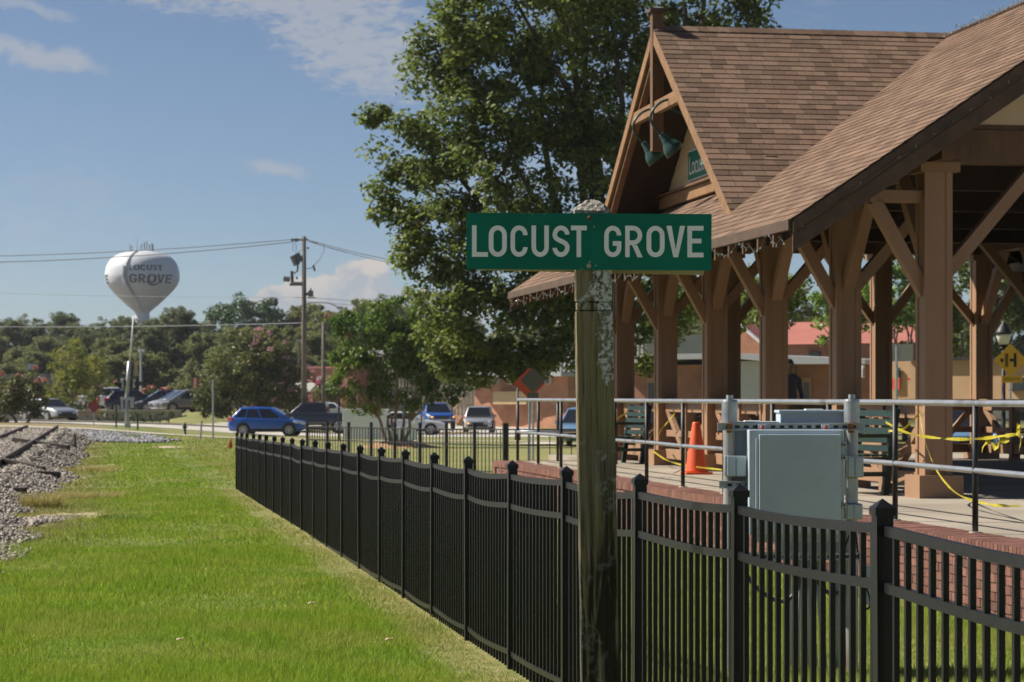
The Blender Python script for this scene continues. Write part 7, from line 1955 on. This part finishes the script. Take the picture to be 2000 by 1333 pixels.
MB().pbox(103, 786, 116, 802, 184.98, .1).build('logo_panel', M('maroon_panel', (0.16, 0.05, 0.05), (0.3, 0.2, 0.18), scale=2), led)
# ------------------------------------------------------------------ person by the far half wall
Yp = 46.5; pb2 = P(1541, 776, Yp); pb2.z = PZ
ps = thing('person', 'person in dark navy clothes standing half behind a timber column', 'person', tuple(pb2), R(200))
def skin_body(nm, joints, edges, mat, par, root=0, sub=2):
    me = bpy.data.meshes.new(nm); me.from_pydata([j[0] for j in joints], edges, []); me.materials.append(mat)
    o = bpy.data.objects.new(nm, me); COL.objects.link(o); o.parent = par
    s = o.modifiers.new('skin', 'SKIN'); s.use_smooth_shade = True
    for i, j in enumerate(joints):
        sv = me.skin_vertices[0].data[i]; sv.radius = j[1]; sv.use_root = (i == root)
    o.modifiers.new('sub', 'SUBSURF').levels = sub; o.modifiers['sub'].render_levels = sub
    return o
J = [((0, 0, .95), (.17, .12)), ((0, 0, 1.15), (.15, .11)), ((0, 0, 1.35), (.19, .12)), ((0, 0, 1.45), (.13, .09)), ((0, .01, 1.53), (.055, .055)),
     ((.10, 0, .86), (.095, .10)), ((.11, .01, .48), (.062, .065)), ((.11, -.02, .09), (.045, .05)), ((.12, .13, .04), (.045, .03)), ((-.10, 0, .86), (.095, .10)), ((-.11, .03, .48), (.062, .065)), ((-.11, .0, .09), (.045, .05)), ((-.12, .15, .04), (.045, .03)),
     ((.20, 0, 1.41), (.062, .062)), ((.26, -.02, 1.14), (.046, .046)), ((.25, .10, .92), (.034, .034)), ((-.20, 0, 1.41), (.062, .062)), ((-.26, -.02, 1.14), (.046, .046)), ((-.25, .10, .92), (.034, .034)),
     ((0, .015, 1.60), (.075, .09)), ((0, .02, 1.68), (.078, .095)), ((0, .01, 1.74), (.06, .07))]
E = [(0, 1), (1, 2), (2, 3), (3, 4), (0, 5), (5, 6), (6, 7), (7, 8), (0, 9), (9, 10), (10, 11), (11, 12), (3, 13), (13, 14), (14, 15), (3, 16), (16, 17), (17, 18), (4, 19), (19, 20), (20, 21)]
pmat = bpy.data.materials.new('person_clothes_and_skin'); pmat.use_nodes = True
n, l = pmat.node_tree.nodes, pmat.node_tree.links; bs = n['Principled BSDF']; bs.inputs['Roughness'].default_value = 0.85
tcn = n.new('ShaderNodeTexCoord'); s3 = n.new('ShaderNodeSeparateXYZ'); l.new(tcn.outputs['Object'], s3.inputs[0])
rp_ = n.new('ShaderNodeValToRGB'); mr2 = n.new('ShaderNodeMapRange'); l.new(s3.outputs[2], mr2.inputs[0]); mr2.inputs[2].default_value = 1.8; l.new(mr2.outputs[0], rp_.inputs[0])
rp_.color_ramp.interpolation = 'CONSTANT'
els = rp_.color_ramp.elements; els[0].color = (0.02, 0.018, 0.016, 1); els[1].position = 0.06; els[1].color = (0.014, 0.015, 0.024, 1)
for pos, c in ((0.52, (0.012, 0.014, 0.026, 1)), (0.835, (0.10, 0.055, 0.035, 1))): e = els.new(pos); e.color = c
l.new(rp_.outputs[0], bs.inputs['Base Color'])
skin_body('body', J, E, pmat, ps)
hairm = M('black_hair', (0.012, 0.010, 0.009), rough=0.7)
MB().lathe([(.01, 1.80), (.06, 1.79), (.095, 1.74), (.10, 1.68), (.095, 1.62), (.08, 1.60), (.05, 1.62)], (0, -.012, 0), 18).build('hair', hairm, None, smooth=True).parent = ps
for sx in (-1, 1):
    for fi in range(5):
        a = Vector((sx * .25 + (fi - 2) * .014 * (1 if fi < 4 else .5), .10 + (fi == 0) * .02, .90)); lng = (.055, .085, .092, .085, .07)[fi]
        MB().tube([a, a + Vector((0, .018, -lng * .6)), a + Vector((0, .045, -lng))], [.009, .0085, .006], 6).build('finger', pmat, None).parent = ps

# ------------------------------------------------------------------ summer haze
hz = bpy.data.materials.new('summer_haze'); hz.use_nodes = True
hz.node_tree.nodes.clear()
_o = hz.node_tree.nodes.new('ShaderNodeOutputMaterial'); _v = hz.node_tree.nodes.new('ShaderNodeVolumePrincipled')
_v.inputs['Color'].default_value = (0.92, 0.95, 1.0, 1); _v.inputs['Density'].default_value = 0.00013; _v.inputs['Anisotropy'].default_value = 0.35
hz.node_tree.links.new(_v.outputs[0], _o.inputs['Volume'])
_h = MB().box((-900, -200, -3), (900, 900, 45)).build('haze', hz)
tag(_h, 'thin pale summer haze over the whole place', 'haze', kind='stuff')
